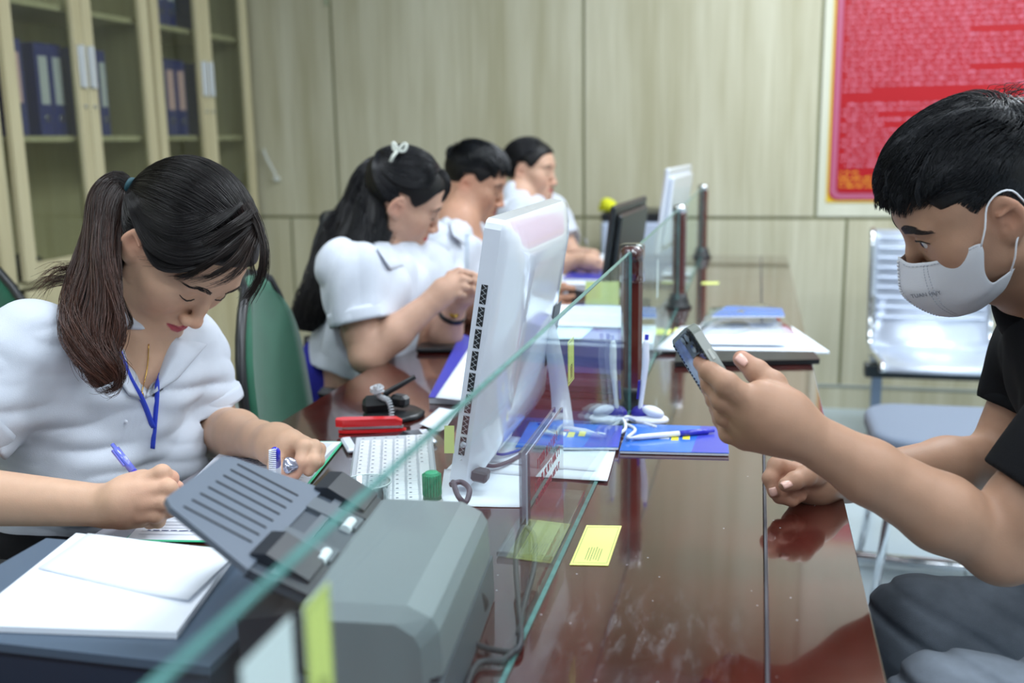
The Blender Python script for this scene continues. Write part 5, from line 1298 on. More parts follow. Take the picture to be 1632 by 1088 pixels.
p, q_ = onglass(478, 980, 540, 1110); sticker((p+q_)/2+[0, 0, -.004], (0, 1, 0), (0, 0, 1), .030, .078, 'blurred yellow sticker low on the glass screen at the bottom of the view')
p, q_ = onglass(385, 1030, 468, 1100); sticker((p+q_)/2+[0, 0, -.02], (0, 1, 0), (0, 0, 1), .05, .07, 'white label beside the blurred yellow sticker on the near glass', False, WPAP, 'label')
p = PX(1048, 444, gx); sticker(p, (0, 1, 0), (0, 0, 1), .030, .085, 'white paper label on the glass screen behind the first post', False, WPAP, 'label')
p = PX(716, 700, -.398); sticker(PY(716, 700, 1.235), RT, UP, .013, .036, 'yellow-green note tucked behind the near edge of the white monitor', False, pmat('note_green', srgb(202, 216, 130), rough=.7), 'note')
sticker(PZ(1132, 451, .7505), RT, (0, 1, 0), .055, .05, 'small yellow sticker on the counter in front of the far post', False)
sticker(PZ(1056, 529, .7505), RT, (0, 1, 0), .040, .07, 'small yellow sticker on the counter beside the second post', False)
sticker(PZ(1084, 526, .7505), RT, (0, 1, 0), .030, .06, 'small yellow sticker on the counter, left of the smartphone', False)
sticker(PY(960, 480, 2.55), RT, UP, .085, .10, 'pale yellow-green note sheet standing behind the glass left of the first post', False, bpy.data.materials['note_green'], 'note')
# ---------------- scanner in the foreground ----------------
SG = pmat('scanner_grey', srgb(126, 134, 138), rough=.42, spec=.4); SG2 = pmat('scanner_grey_dark', srgb(86, 94, 102), rough=.45); SC = pmat('scanner_charcoal', srgb(62, 70, 80), rough=.45); SBK = pmat('scanner_black', srgb(36, 40, 48), rough=.4)
def scanner():
    org = PZ(503, 950, .86); ang = math.radians(5.4)
    ax = np.array([-math.sin(ang), math.cos(ang), 0]); bx = np.array([math.cos(ang), math.sin(ang), 0]); R = np.stack([ax, -bx, [0, 0, 1]], 1)
    L = np.linalg.norm(PZ(620, 792, .86)-org); wT = float((PZ(654, 953, .86)-org) @ bx)
    o = org.copy(); o[2] = .75
    t = thing('document_scanner', 'grey desktop document scanner with raised ribbed paper feeder, behind the near glass', 'scanner', o+ax*L/2+bx*wT/2)
    def prof(poly, u0, u1, name, mat, smooth=False, parent=t, bevel=.0):
        """poly in (b, z) swept along the long axis from u0 to u1"""
        mb = MB(); V = []; n = len(poly)
        e = bevel
        for u, s_ in ((u0, 1), (u0+e, 0), (u1-e, 0), (u1, 1)) if e else ((u0, 0), (u1, 0)):
            cb = np.mean([p[0] for p in poly]); 
            for (b_, z) in poly:
                if s_: bb = cb+(b_-cb)*(1-e*1.6/(abs(poly[-1][0]-cb)+.03)); zz = z-(e*.9 if z > .05 else 0); V.append(o+ax*u+bx*bb+np.array([0, 0, zz]))
                else: V.append(o+ax*u+bx*b_+np.array([0, 0, z]))
        k = len(V)//n
        Fc = [tuple(range(n))[::-1], tuple(range((k-1)*n, k*n))]+[(i*n+j, i*n+(j+1) % n, (i+1)*n+(j+1) % n, (i+1)*n+j) for i in range(k-1) for j in range(n)]
        mb.add(V, Fc); return mb.build(name, mat, parent)
    # top cover: flat top, bevelled shoulder, sloped back
    prof([(-.008, .108), (-.003, .110), (wT, .110), (wT+.020, .100), (wT+.026, .090), (wT+.028, .052), (-.012, .052), (-.012, .100)], -.020, L+.006, 'top_cover', SG, bevel=.012)
    prof([(-.012, .002), (wT+.030, .002), (wT+.029, .049), (-.012, .049)], -.018, L+.004, 'lower_body', SG2)
    prof([(-.010, .049), (wT+.026, .049), (wT+.026, .052), (-.010, .052)], -.016, L+.002, 'joint_line', SBK)
    # paper path on the left side, dark, sloping down to the body
    prof([(-.012, .095), (-.040, .088), (-.070, .084), (-.070, .030), (-.012, .020)], .004, L-.004, 'feed_throat', SBK)
    for u in (.30, .62):
        MB().cyl(o+ax*(L*u-.010)+bx*-.017+[0, 0, .112], o+ax*(L*u+.012)+bx*-.017+[0, 0, .112], .0055, n=14).build('feed_roller', pmat('roller_white', srgb(225, 232, 236), rough=.5), t)
    for u, w_ in ((.02, .05), (L-.05, .05)):
        mb = MB(); V = []
        for uu in (u, u+w_):
            for b_, z in ((-.012, .114), (-.048, .136), (-.062, .136), (-.056, .106), (-.016, .092)): V.append(o+ax*uu+bx*b_+np.array([0, 0, z]))
        mb.add(V, [(4, 3, 2, 1, 0), (5, 6, 7, 8, 9)]+[(j, (j+1) % 5, 5+(j+1) % 5, 5+j) for j in range(5)]); mb.build('side_guide', SBK, t)
    # chute and ribbed tray rising to the left
    def slab(u0, u1, s0, s1, th, mat, name, up=0., parent=t, taper=0., bev=0., base=(-.006, .106), deg=24.):
        base = np.array(base); a_ = math.radians(deg); d = np.array([-math.cos(a_), math.sin(a_)]); n_ = np.array([math.sin(a_), math.cos(a_)])
        mb = MB(); V = []
        for k in (0, 1):
            pts = [(u0, s0), (u1, s0), (u1-taper, s1-bev), (u1-taper-bev, s1), (u0+taper+bev, s1), (u0+taper, s1-bev)] if bev else [(u0, s0), (u1, s0), (u1-taper, s1), (u0+taper, s1)]
            for (u, s_) in pts:
                q = base+d*s_+n_*(up-th*k); V.append(o+ax*u+bx*q[0]+np.array([0, 0, q[1]]))
        n = len(pts); mb.add(V, [tuple(range(n)), tuple(range(n, 2*n))[::-1]]+[(j, n+j, n+(j+1) % n, (j+1) % n) for j in range(n)])
        return mb.build(name, mat, parent), (base, d, n_)
    slab(.004, L-.004, -.004, .058, .008, SC, 'feed_chute')
    slab(.004, .060, .002, .030, .004, SBK, 'chute_recess', .002); slab(L-.060, L-.004, .002, .030, .004, SBK, 'chute_recess', .002)
    slab(.066, .092, .004, .056, .004, SG2, 'chute_slot', .004); slab(L-.092, L-.066, .004, .056, .004, SG2, 'chute_slot', .004)
    slab(.010, L-.010, .032, .040, .003, SG2, 'chute_bar', .003)
    tr_, (base, d, n_) = slab(.000, .196, .0, .097, .006, pmat('tray_slate', srgb(92, 102, 116), rough=.5), 'paper_tray', .003, taper=.030, bev=.010, base=(-.057, .128), deg=27.)
    for k in range(8):
        u = .040+k*(.116)/7
        mb = MB(); P0 = base+d*.014+n_*.0034; P1 = base+d*.080+n_*.0034
        A = o+ax*u+bx*P0[0]+np.array([0, 0, P0[1]]); B_ = o+ax*u+bx*P1[0]+np.array([0, 0, P1[1]]); mb.cyl(A, B_, .0011, n=6); mb.build('tray_rib', SBK, tr_)
    # low front deck in front of the body
    prof([(-.400, .0), (-.004, .0), (-.004, .030), (-.400, .030)], -.20, -.022, 'front_deck', SC) if 0 else None
    return o, ax, bx, L, wT
SO, SAX, SBX, SL, SW = scanner()
# ---- black paper box with the loose sheets on it ----
bz = .80
c1, c2, c3, c4 = PZ(-40, 1018, bz), PZ(330, 1022, bz), PZ(372, 905, bz), PZ(60, 905, bz)
t = thing('document_tray', 'low dark grey document tray with white sheets on it, left of the scanner', 'tray', ((c1+c2+c3+c4)/4)*[1, 1, 0]+[0, 0, .75])
def hexa(top, z0, z1, name, mat, parent, bev=.0):
    mb = MB(); V = [(p[0], p[1], z0) for p in top]+[(p[0], p[1], z1) for p in top]; n = len(top)
    mb.add(V, [tuple(range(n))[::-1], tuple(range(n, 2*n))]+[(i, (i+1) % n, n+(i+1) % n, n+i) for i in range(n)]); return mb.build(name, mat, parent)
xa, xb, ya, yb = -.742, -.428, .700, .915
hexa([(xa, ya), (xb, ya), (xb, yb), (xa, yb)], .751, .792, 'tray_body', pmat('tray_navy', srgb(38, 48, 66), rough=.45), t)
hexa([(xa-.003, ya-.004), (xb+.003, ya-.004), (xb+.003, yb), (xa-.003, yb)], .792, .800, 'tray_rim', pmat('tray_rim_grey', srgb(76, 92, 110), rough=.4), t)
PAPER = pmat('paper_white', srgb(236, 242, 250), rough=.85, spec=.2)
rsx = np.random.RandomState(11)
def sheet(corners, z, lab, name='paper_sheet', mat=None, curl=.0, th=.0005, n=8, group=None, cat='paper', seed=1, side=0):
    c = [np.array([p[0], p[1], 0.]) for p in corners]; G = []
    for i in range(n):
        row = []
        for j in range(n):
            u, v = i/(n-1), j/(n-1); q = (c[0]*(1-u)+c[1]*u)*(1-v)+(c[3]*(1-u)+c[2]*u)*v; q[2] = z+curl*(max(0, u-.6)/.4)**2+.0006*math.sin(5*u+seed)*math.sin(4*v+seed)**2+.0005
            row.append(q)
        G.append(row)
    mb = MB(); mb.grid(np.array(G), thick=th, nrm=(0, 0, 1)); o = mb.build(name, mat or PAPER, None); return tagit(o, lab, cat, group)
pz = .8015
S1 = [PZ(-60, 1003, pz), PZ(282, 1016, pz), PZ(378, 884, pz), PZ(122, 856, pz)]
hexa(S1, .8005, .8065, 'paper_stack', PAPER, None); o = bpy.data.objects['paper_stack']; tagit(o, 'thick stack of blank white sheets on the dark tray at the lower left', 'paper'); 
S2 = [PZ(60, 905, .808), PZ(300, 960, .808), PZ(383, 880, .808), PZ(140, 850, .808)]
sheet([S2[0], S2[1], S2[2], S2[3]], .8075, 'top blank sheet lying slightly askew on the white stack', curl=.003)
# ---------------- all-in-one computer ----------------
AIO = pmat('glossy_white', srgb(226, 232, 244), rough=.12, spec=.6, coat=.6); AIOG = pmat('satin_white', srgb(205, 212, 228), rough=.35)
def aio():
    zb, zt = .762, 1.122; yn, yf = 1.262, 1.70
    tb, tt = PY(722, 778, yn), PY(776, 343, yn)
    xb_, xt_ = -.392, -.333
    t = thing('computer', 'white glossy all-in-one computer seen from behind, vents down its edge', 'computer', (-.36, (yn+yf)/2, .75))
    lean = unit([xt_-xb_, 0, zt-zb]); nb_ = unit(np.cross([0, 1, 0], lean)); nb_ = nb_ if nb_[0] > 0 else -nb_   # back normal (+x)
    c = lambda s_, y, n_: np.array([xb_, y, zb])+lean*s_+nb_*n_
    H_ = np.linalg.norm([xt_-xb_, zt-zb])
    # body: thick at the middle, rounded corners, bulging back
    mb = MB(); NS, NY = 14, 16; G = []
    def sup(u): return (1-abs(u)**5)**.5 if abs(u) < 1 else 0
    Yc, Hy, Sc, Hs = (yn+yf)/2, (yf-yn)/2, H_/2, H_/2
    us = np.sin(np.linspace(-1, 1, 18)*math.pi/2); back = []
    for u in us:
        row = []
        for v in us:
            rr_ = 1-.0*u; y = Yc+Hy*u; s_ = Sc+Hs*v
            # round the corners
            du, dv = max(abs(u)-.93, 0)/.07, max(abs(v)-.93, 0)/.07; k = math.hypot(du, dv)
            if k > 1 and du > 0 and dv > 0: y = Yc+math.copysign(Hy*(.93+.07*du/k), u); s_ = Sc+math.copysign(Hs*(.93+.07*dv/k), v)
            edge = min(1-abs(u), (1-abs(v))); b = .030+.020*min(1, max(0, edge-.06)/.25)**.8
            if edge < .04: b = .022+.008*edge/.04
            row.append(c(s_, y, b))
        back.append(row)
    back = np.array(back); front = back.copy()
    for i in range(18):
        for j in range(18): q = back[i, j]; front[i, j] = q-nb_*float((q-np.array([xb_, 0, zb])) @ nb_)
    V = np.concatenate([back.reshape(-1, 3), front.reshape(-1, 3)]); n = 18*18
    Fb = [(i*18+j, (i+1)*18+j, (i+1)*18+j+1, i*18+j+1) for i in range(17) for j in range(17)]; Ff = [tuple(n+q for q in f[::-1]) for f in Fb]
    ring = [i*18 for i in range(18)]+[17*18+j for j in range(1, 18)]+[i*18+17 for i in range(16, -1, -1)]+[j for j in range(16, 0, -1)]
    Fr = [(ring[i], n+ring[i], n+ring[(i+1) % len(ring)], ring[(i+1) % len(ring)]) for i in range(len(ring))]
    mb.add(V, Fb+Ff, smooth=True); mb.add(V, Fr)
    mb.build('housing', AIO, t)
    R = np.stack([[0, 1, 0], lean, nb_], 1)
    if np.linalg.det(R) < 0: R[:, 0] *= -1
    MB().box(c(H_/2, Yc, -.0002), (yf-yn-.05, H_-.05, .001), R).build('screen_glass_front', pmat('screen_black', (.012, .012, .015), rough=.08), t)
    # vent slots down the near edge
    E = np.stack([nb_, lean, [0, -1, 0]], 1)
    s0 = H_*.16
    vm = pmat('vent_dark', srgb(30, 32, 36), rough=.6); vw = pmat('vent_bar', srgb(168, 174, 182), rough=.4)
    for k in range(8):
        s_ = H_*.735-k*.0295; slot = MB().box(c(s_, yn-.0004, .011), (.0085, .0255, .0012), E, bev=.0005).build('vent_slot', vm, t)
        mb = MB()
        for q in range(7):
            mb.box(c(s_-.0105+q*.0035, yn-.0012, .011), (.0085, .0007, .0008), E @ rotz(.7 if q % 2 else -.7))
        mb.build('vent_mesh', vw, slot)
    MB().lathe([(0, .0014), (.0042, .0014), (.0042, 0)], c(H_*.175, yn, .012), 18, R=E).build('power_button', AIOG, t)
    for k in range(2): MB().lathe([(0, .001), (.0012, .001), (.0012, 0)], c(H_*.135-k*.007, yn, .012), 10, R=E).build('status_light', CHROME, t)
    # rating label and rear stand loop
    MB().box(c(H_*.43, yf-.085, .0512), (.060, .100, .0008), R).build('rating_label', pmat('label_dark', srgb(52, 60, 62), rough=.4, noise=.3, nscale=120), t)
    top = c(H_*.40, 1.56, .050); f1 = PZ(908, 692, .7575); f1 = np.array([-.262, 1.585, .7575]); f0 = np.array([-.285, 1.44, .7575])
    def strap(pts, w, th, name):
        pts = spline(pts, 22); G = []
        for p_ in pts: G.append([p_-np.array([0, w/2, 0]), p_+np.array([0, w/2, 0])])
        mb = MB(); mb.grid(np.array(G), thick=th); return mb.build(name, pmat('stand_white', srgb(214, 220, 230), rough=.25, coat=.3) if 'stand_white' not in bpy.data.materials else bpy.data.materials['stand_white'], t)
    def flatband(pts, ws, th, name, n=26):
        pts = spline(pts, n); ws = np.interp(np.linspace(0, 1, n), np.linspace(0, 1, len(ws)), ws); Tt = unit_rows(np.gradient(pts, axis=0)); X = unit_rows(np.cross(Tt, FW)); G = np.stack([pts-X*ws[:, None]/2, pts+X*ws[:, None]/2], 1); mb = MB(); mb.grid(G, thick=th, nrm=-FW)
        SM = bpy.data.materials['stand_white'] if 'stand_white' in bpy.data.materials else pmat('stand_white', srgb(206, 212, 224), rough=.25, coat=.3)
        return mb.build(name, SM, t)
    flatband([PY(796, 660, 1.44), PY(806, 600, 1.46), PY(826, 530, 1.50), PY(850, 494, 1.53), PY(872, 516, 1.56), PY(884, 570, 1.58), PY(893, 630, 1.60), np.array([PZ(898, 688, .757)[0], PZ(898, 688, .757)[1], .757])], [.014, .014, .014, .018, .022, .026, .030, .036], .005, 'stand_loop')
    mb = MB()
    mb.box(PZ(896, 690, .7545), (.07, .05, .006), bev=.002); mb.build('stand_foot', bpy.data.materials['stand_white'], t)
    MB().box(c(.022, yn+.014, .038), (.022, .016, .022), R, bev=.003).build('connector', pmat('plug_grey', srgb(74, 80, 88), rough=.5), t)
aio()
def cable(pts, r, name, mat, lab, n=40, parent=None):
    mb = MB(); mb.tube(spline(pts, n), r, 8)
    if parent is not None: return mb.build(name, mat, parent)
    return tagit(mb.build(name, mat), lab, 'cable')
CBLK = pmat('cable_black', srgb(46, 48, 54), rough=.5); CGRY = pmat('cable_grey', srgb(84, 78, 90), rough=.5); CBLU = pmat('cable_blue', srgb(52, 84, 170), rough=.45)
cable([PZ(722, 768, .80), PZ(730, 790, .80), PZ(742, 800, .79), PZ(748, 780, .80), PZ(735, 768, .80), PZ(718, 772, .80)], .0035, 'power_cable', CGRY, 'grey cable looping from the plug at the foot of the white computer')
cable([PZ(764, 738, .765), PZ(790, 742, .76), PZ(825, 728, .757), PZ(862, 700, .757)], .0030, 'computer_cable', CGRY, 'grey cable lying behind the white computer')
cable([PZ(776, 715, .765), PZ(800, 724, .76), PZ(835, 714, .757), PZ(866, 700, .757)], .0022, 'usb_cable', CBLU, 'blue cable running above the grey one behind the white computer')
tagit(MB().box(PZ(874, 692, .762), (.030, .045, .012), rotz(.2), bev=.003).build('cable_plug', CBLU), 'blue plug at the end of the blue cable', 'plug')
cable([PZ(752, 935, .80), PZ(775, 960, .775), PZ(758, 990, .757), PZ(752, 1020, .756), PZ(790, 1036, .756), PZ(828, 1030, .757), PZ(826, 960, .76), PZ(822, 890, .775), PZ(832, 842, .79), PZ(850, 852, .785), PZ(852, 900, .77), PZ(836, 960, .758), PZ(826, 1010, .757)], .0030, 'scanner_cable', CBLK, 'black cable looping on the desk between scanner and glass', 70)
cable([PZ(826, 1030, .756), PZ(800, 1052, .756), PZ(764, 1056, .756), PZ(745, 1090, .756), PZ(742, 1130, .756)], .0032, 'power_lead', CBLK, 'black lead curling off the bottom edge right of the scanner')
# ---------------- keyboard ----------------
def keyboard():
    nl, fl, fr_, nr = PZ(553, 790, .757), PZ(566, 700, .757), PZ(690, 698, .757), PZ(672, 800, .757)
    ax = unit((fl-nl)*[1, 1, 0]); bx = unit(np.cross(ax, [0, 0, 1])); L = .36; w = .122
    o = nl-ax*(L-np.linalg.norm(fl-nl)); t = thing('keyboard', 'white computer keyboard lying beside the notebook, below the white computer', 'keyboard', o+ax*L/2+bx*w/2+[0, 0, -.006])
    R = np.stack([ax, bx*-1, [0, 0, 1]], 1); c = o+ax*L/2+bx*w/2
    MB().box(c+[0, 0, -.001], (L, w, .010), R, bev=.003).build('base', pmat('keyboard_body', srgb(196, 203, 210), rough=.35), t)
    KM = pmat('key_white', srgb(232, 236, 240), rough=.45); mk = pmat('key_print', srgb(120, 128, 140), rough=.6); cols = 18; rows = 6; n = 0
    for i in range(cols):
        for j in range(rows):
            if n >= 100: break
            u = -L/2+.012+(i+.5)*(L-.024)/cols; v = -w/2+.008+(j+.5)*(w-.016)/rows
            if j == 0 and 5 <= i <= 9:
                if i == 7: MB().box(c+R @ np.array([u, v, .0055]), ((L-.024)/cols*5-.003, (w-.016)/rows-.003, .004), R, bev=.001).build('key', KM, t); n += 1
                continue
            k = MB().box(c+R @ np.array([u, v, .0055]), ((L-.024)/cols-.0028, (w-.016)/rows-.0028, .004), R, bev=.001).build('key', KM, t); n += 1
    mb = MB()
    for i in range(cols):
        for j in range(rows):
            u = -L/2+.012+(i+.5)*(L-.024)/cols; v = -w/2+.008+(j+.5)*(w-.016)/rows
            if not (j == 0 and 5 <= i <= 9): mb.box(c+R @ np.array([u-.003, v+.003, .0077]), (.0030, .0034, .0002), R)
    o_ = mb.build('key_legends', mk, t)
keyboard()
# phone lying flat behind the keyboard
a, b = PZ(558, 714, .756), PZ(672, 702, .756)
t = thing('smartphone', 'white smartphone with dark screen lying flat at the far end of the keyboard', 'phone', (a+b)/2)
R = np.stack([unit(b-a), unit(np.cross([0, 0, 1], b-a)), [0, 0, 1]], 1); cph = (a+b)/2+np.array([-.004, .022, -.001])
MB().box(cph, (.142, .070, .008), R, bev=.003).build('body', AIO, t); MB().box(cph+[0, 0, .0042], (.112, .063, .0006), R).build('screen', pmat('phone_dark_glass', (.02, .02, .025), rough=.05), t)
# ---------------- open planner ----------------
PAGE = pmat('page_white', srgb(226, 232, 242), rough=.85, spec=.15); LINE = pmat('ruled_line', srgb(150, 160, 180), rough=.8); INKB = pmat('ink_blue', srgb(70, 80, 130), rough=.7); COVG = pmat('cover_green', srgb(60, 190, 140), rough=.5)
def planner():
    A, B_ = PZ(201, 851, .760), PZ(345, 858, .760); ax = unit([-.075, 1, 0]); ax = unit((PZ(553, 706, .765)-PZ(553, 780, .765))*[1, 1, 0])
    ax = unit([-.16, 1, 0]); bx = np.array([ax[1], -ax[0], 0]); R = np.stack([bx, ax, [0, 0, 1]], 1); o = A.copy(); o[2] = .7515
    W_, Lp = .165, .205; t = thing('planner', 'open planner with ruled handwritten pages and a green cover under the writing hand', 'notebook', o+bx*W_/2+ax*Lp)
    MB().box(o+bx*W_/2+ax*Lp+[0, 0, .001], (W_+.006, 2*Lp+.006, .002), R, bev=.0008).build('cover', COVG, t)
    for k in (0, 1):
        G = []
        for i in range(12):
            row = []
            for j in range(3): u = i/11; uu = u if k == 0 else u; z = .0022+.0075*math.sin(math.pi*min(1, (u if k else 1-u)*1.0+.02))**.6*(1 if 0 else 1)*(.6+.4*(1-abs(2*u-1))); row.append(o+ax*(k*Lp+uu*Lp)+bx*(W_*j/2)+np.array([0, 0, z]))
            G.append(row)
        G = np.array(G); mb = MB(); mb.grid(G, thick=.0); 
        Gb = G.copy(); Gb[..., 2] = o[2]+.002; V = np.concatenate([G.reshape(-1, 3), Gb.reshape(-1, 3)]); n = 36
        ring = [i*3 for i in range(12)]+[33+j for j in range(1, 3)]+[i*3+2 for i in range(10, -1, -1)]+[1]
        mb.add(V, [(ring[i], n+ring[i], n+ring[(i+1) % len(ring)], ring[(i+1) % len(ring)]) for i in range(len(ring))])
        pg = mb.build('page_block', PAGE, t)
        ml, mi_ = MB(), MB(); rs = np.random.RandomState(6+k)
        for q in range(22):
            u = .06+q*.041; i0 = u*11; i_ = int(i0); f = i0-i_; z = (G[i_, 0, 2]*(1-f)+G[min(i_+1, 11), 0, 2]*f)+.0004
            p_ = o+ax*(k*Lp+u*Lp); ml.box(np.array([p_[0], p_[1], z])+bx*W_/2, (W_*.88, .0005, .0002), R)
            if rs.rand() < .7:
                x = W_*.10
                while x < W_*rs.uniform(.45, .85): l = rs.uniform(.004, .011); mi_.box(np.array([p_[0], p_[1], z+.0002])+bx*(x+l/2)+ax*.002, (l, .0018, .0002), R @ rotz(rs.uniform(-.2, .2))); x += l+.003
        ml.build('ruled_lines', LINE, pg); mi_.build('handwriting', INKB, pg)
planner()
a = PZ(255, 752, .758); sheet([PZ(240, 765, .758), PZ(340, 790, .758), PZ(366, 724, .758), PZ(258, 724, .758)], .7720, 'loose printed sheet at the desk edge under her chest', mat=PAGE, curl=.0) if 0 else None
# pens
PBLUE = pmat('pen_blue', srgb(52, 52, 190), rough=.3, coat=.4); PWHT = pmat('pen_white', srgb(226, 230, 240), rough=.35)
def pen(a, b, lab, r=.0045, mats=(PWHT, PBLUE), clip=True, split=(.0, .62, .98), name='pen', group=None):
    a = np.array(a, float); b = np.array(b, float); d = b-a; L = np.linalg.norm(d); t = thing(name, lab, 'pen', (a+b)/2, group=group); R = frame(d)
    MB().lathe([(0, 0), (.001, .001), (r*.8, .016), (r, .022), (r, L*split[1]), (0, L*split[1])], a, 14, R=R).build('barrel', mats[0], t)
    MB().lathe([(0, L*split[1]-.001), (r*1.03, L*split[1]-.001), (r*1.03, L*.93), (r*.6, L*.94), (r*.6, L), (0, L)], a, 14, R=R).build('cap', mats[1], t)
    if clip: MB().box(a+d*.82+R[:, 0]*(r+.0015), (.0012, .003, L*.22), R).build('clip', mats[1], t)
    return t
pen(PD(268, 822, 1.235), PD(179, 708, 1.275), 'blue ballpoint pen held in the writing hand over the planner', mats=(PBLUE, pmat('pen_clear_blue', srgb(110, 120, 220), rough=.15, coat=1.)))
# coil-topped pen standing in front of the resting hand
t = pen(PZ(441, 765, .776), PD(438, 716, 1.30), 'short white pen with blue end and white coil by her resting hand', r=.0065, mats=(PWHT, PBLUE), split=(0, .55, 1), clip=False)
mb = MB(); hp = []
for i in range(140): a_ = i*.5; q_ = P(434, 716+i*.26, 1.285); hp.append(q_+RT*.004*math.cos(a_)+FW*.004*math.sin(a_))
mb.tube(hp, .0009, 5); mb.build('coil', PWHT, t)
S_ = Sdf(); S_.ell(PD(463, 740, 1.385), (.010, .013, .010), None, .004); V, Q = S_.mesh(.0025, lambda p: (.0015*vnoise(p, 160, 3)).astype(np.float32)); tagit(link('paper_clip', mesh_np('paper_clip', V, Q, smooth=False), pmat('clip_metal', srgb(170, 172, 190), rough=.2, metal=.7)), 'small shiny metal clip pinched under her resting fingers', 'clip')
# drinking glass and green bottle behind the scanner
cg = PZ(588, 840, .752); t = thing('drinking_glass', 'clear glass tumbler half hidden behind the scanner feeder', 'glass', cg)
TUMB = pane_mat('tumbler_glass', (.86, .92, .92), .0, 3.0)
MB().lathe([(.022, .0), (.024, .003), (.029, .056), (.0300, .059), (.0275, .059), (.0245, .006), (0, .006)], cg, 32).build('tumbler', TUMB, t)
mb = MB(); [mb.lathe([(.0292+.0008*math.cos(a), .059+.0008*math.sin(a)) for a in np.linspace(0, 6.28, 7)], cg, 32)]; mb.build('rim', pmat('rim_glass', srgb(200, 215, 215), rough=.05, spec=1.), t)
cb_ = PZ(689, 830, .752); cb_ = np.array([-.372, 1.225, .7505]); cb_ = PY(689, 792, 1.15); cb_[2] = .7505; t = thing('glue_bottle', 'small bottle with a green fluted cap behind the scanner', 'bottle', cb_)
GRN = pmat('cap_green', srgb(16, 160, 112), rough=.35); zc = PY(689, 792, 1.15)[2]-.75; zt_ = PY(689, 752, 1.15)[2]-.75
MB().lathe([(0, 0), (.013, 0), (.013, zc-.004), (.010, zc-.002), (0, zc-.002)], cb_, 20).build('bottle_body', pmat('bottle_white', srgb(215, 220, 220), rough=.4), t)
mb = MB(); prof_ = [(0, zc-.002), (.0118, zc-.002), (.0085, zt_-.001), (.0075, zt_), (0, zt_)]; mb.lathe(prof_, cb_, 20)
for i in range(20): a_ = i*math.pi/10; mb.box(cb_+np.array([.0108*math.cos(a_), .0108*math.sin(a_), (zc+zt_)/2]), (.0022, .0012, (zt_-zc)*.8), rotz(a_))
mb.build('green_cap', GRN, t)
# stapler, coil-cord phone stand
def stapler():
    a, b = PZ(540, 683, .757), PZ(672, 680, .757); d = unit((b-a)*[1, 1, 0]); R = np.stack([d, np.cross([0, 0, 1], d), [0, 0, 1]], 1); L = .110; RED = pmat('stapler_red', srgb(222, 26, 34), rough=.3, coat=.4)
    t = thing('stapler', 'red stapler lying on the desk by the black pen stand', 'stapler', a+d*L/2)
    for nm, z0, h_, mt, l0, l1, w0, w1_ in (('base', .0, .005, RED, 0, L, .011, .009), ('magazine', .006, .005, SILVER, .006, L-.004, .007, .006), ('arm', .011, .012, RED, -.004, L-.006, .011, .008)):
        V = []; 
        for (u, w_, zz) in ((l0, w0*.6, 0), (l0+.012, w0, 0), (l1-.01, w1_, 0), (l1, w1_*.7, 0)):
            for sy in (-1, 1):
                for z in (0, 1): V.append(a*[1, 1, 0]+np.array([0, 0, .7512])+d*u+R[:, 1]*sy*w_+np.array([0, 0, z0+h_*(z if u not in (l1,) else z*.6)]))
        mb = MB(); Fc = []
        for i in range(3):
            k = i*4; Fc += [(k, k+4, k+5, k+1), (k+2, k+3, k+7, k+6), (k+1, k+5, k+7, k+3), (k, k+2, k+6, k+4)]
        Fc += [(0, 1, 3, 2), (12, 14, 15, 13)]; mb.add(V, Fc); mb.build(nm, mt, t)
stapler()
c0 = PZ(628, 662, .7505); t = thing('pen_stand', 'black pen stand on a round base with a white coiled cord', 'pen stand', c0)
MB().lathe([(0, 0), (.052, 0), (.054, .004), (.046, .009), (0, .011)], c0, 32).build('round_base', BLKP, t)
MB().box(c0+[-.028, -.004, .020], (.052, .036, .028), rotx(.2) @ rotz(.3), bev=.008).build('holder_block', BLKP, t)
MB().box(c0+[.010, .006, .026], (.034, .024, .022), rotz(-.4), bev=.006).build('pen_socket', BLKP, t)
pa_ = PY(612, 628, c0[1]); pb_ = PY(662, 600, c0[1]+.02)
mb = MB(); mb.cyl(pa_, pb_, .0055, .0042, n=12); mb.build('desk_pen', BLKP, t)
mb = MB(); base_pts = spline([PY(598, 622, c0[1]-.02), PY(606, 632, c0[1]-.02), PY(620, 640, c0[1]-.03), PY(624, 665, c0[1]-.04), PY(618, 678, c0[1]-.05)], 160); Tt = unit_rows(np.gradient(base_pts, axis=0)); hp = []
for i, p_ in enumerate(base_pts): Rr = frame(Tt[i]); hp.append(p_+(Rr[:, 0]*math.cos(i*.95)+Rr[:, 1]*math.sin(i*.95))*.0042)
mb.tube(hp, .0011, 5); mb.build('coiled_cord', pmat('cord_clear', srgb(205, 210, 215), rough=.3), t)
cl_ = PY(601, 620, c0[1]-.02); mb = MB(); hp = [cl_+np.array([.012*math.cos(i*.6)*math.cos(i*.045), .010*math.sin(i*.6), .006*math.sin(i*.6)*math.sin(i*.045)+.003*math.cos(i*.045)]) for i in range(120)]; mb.tube(hp, .0011, 5); mb.build('cord_bundle', bpy.data.materials['cord_clear'], t)
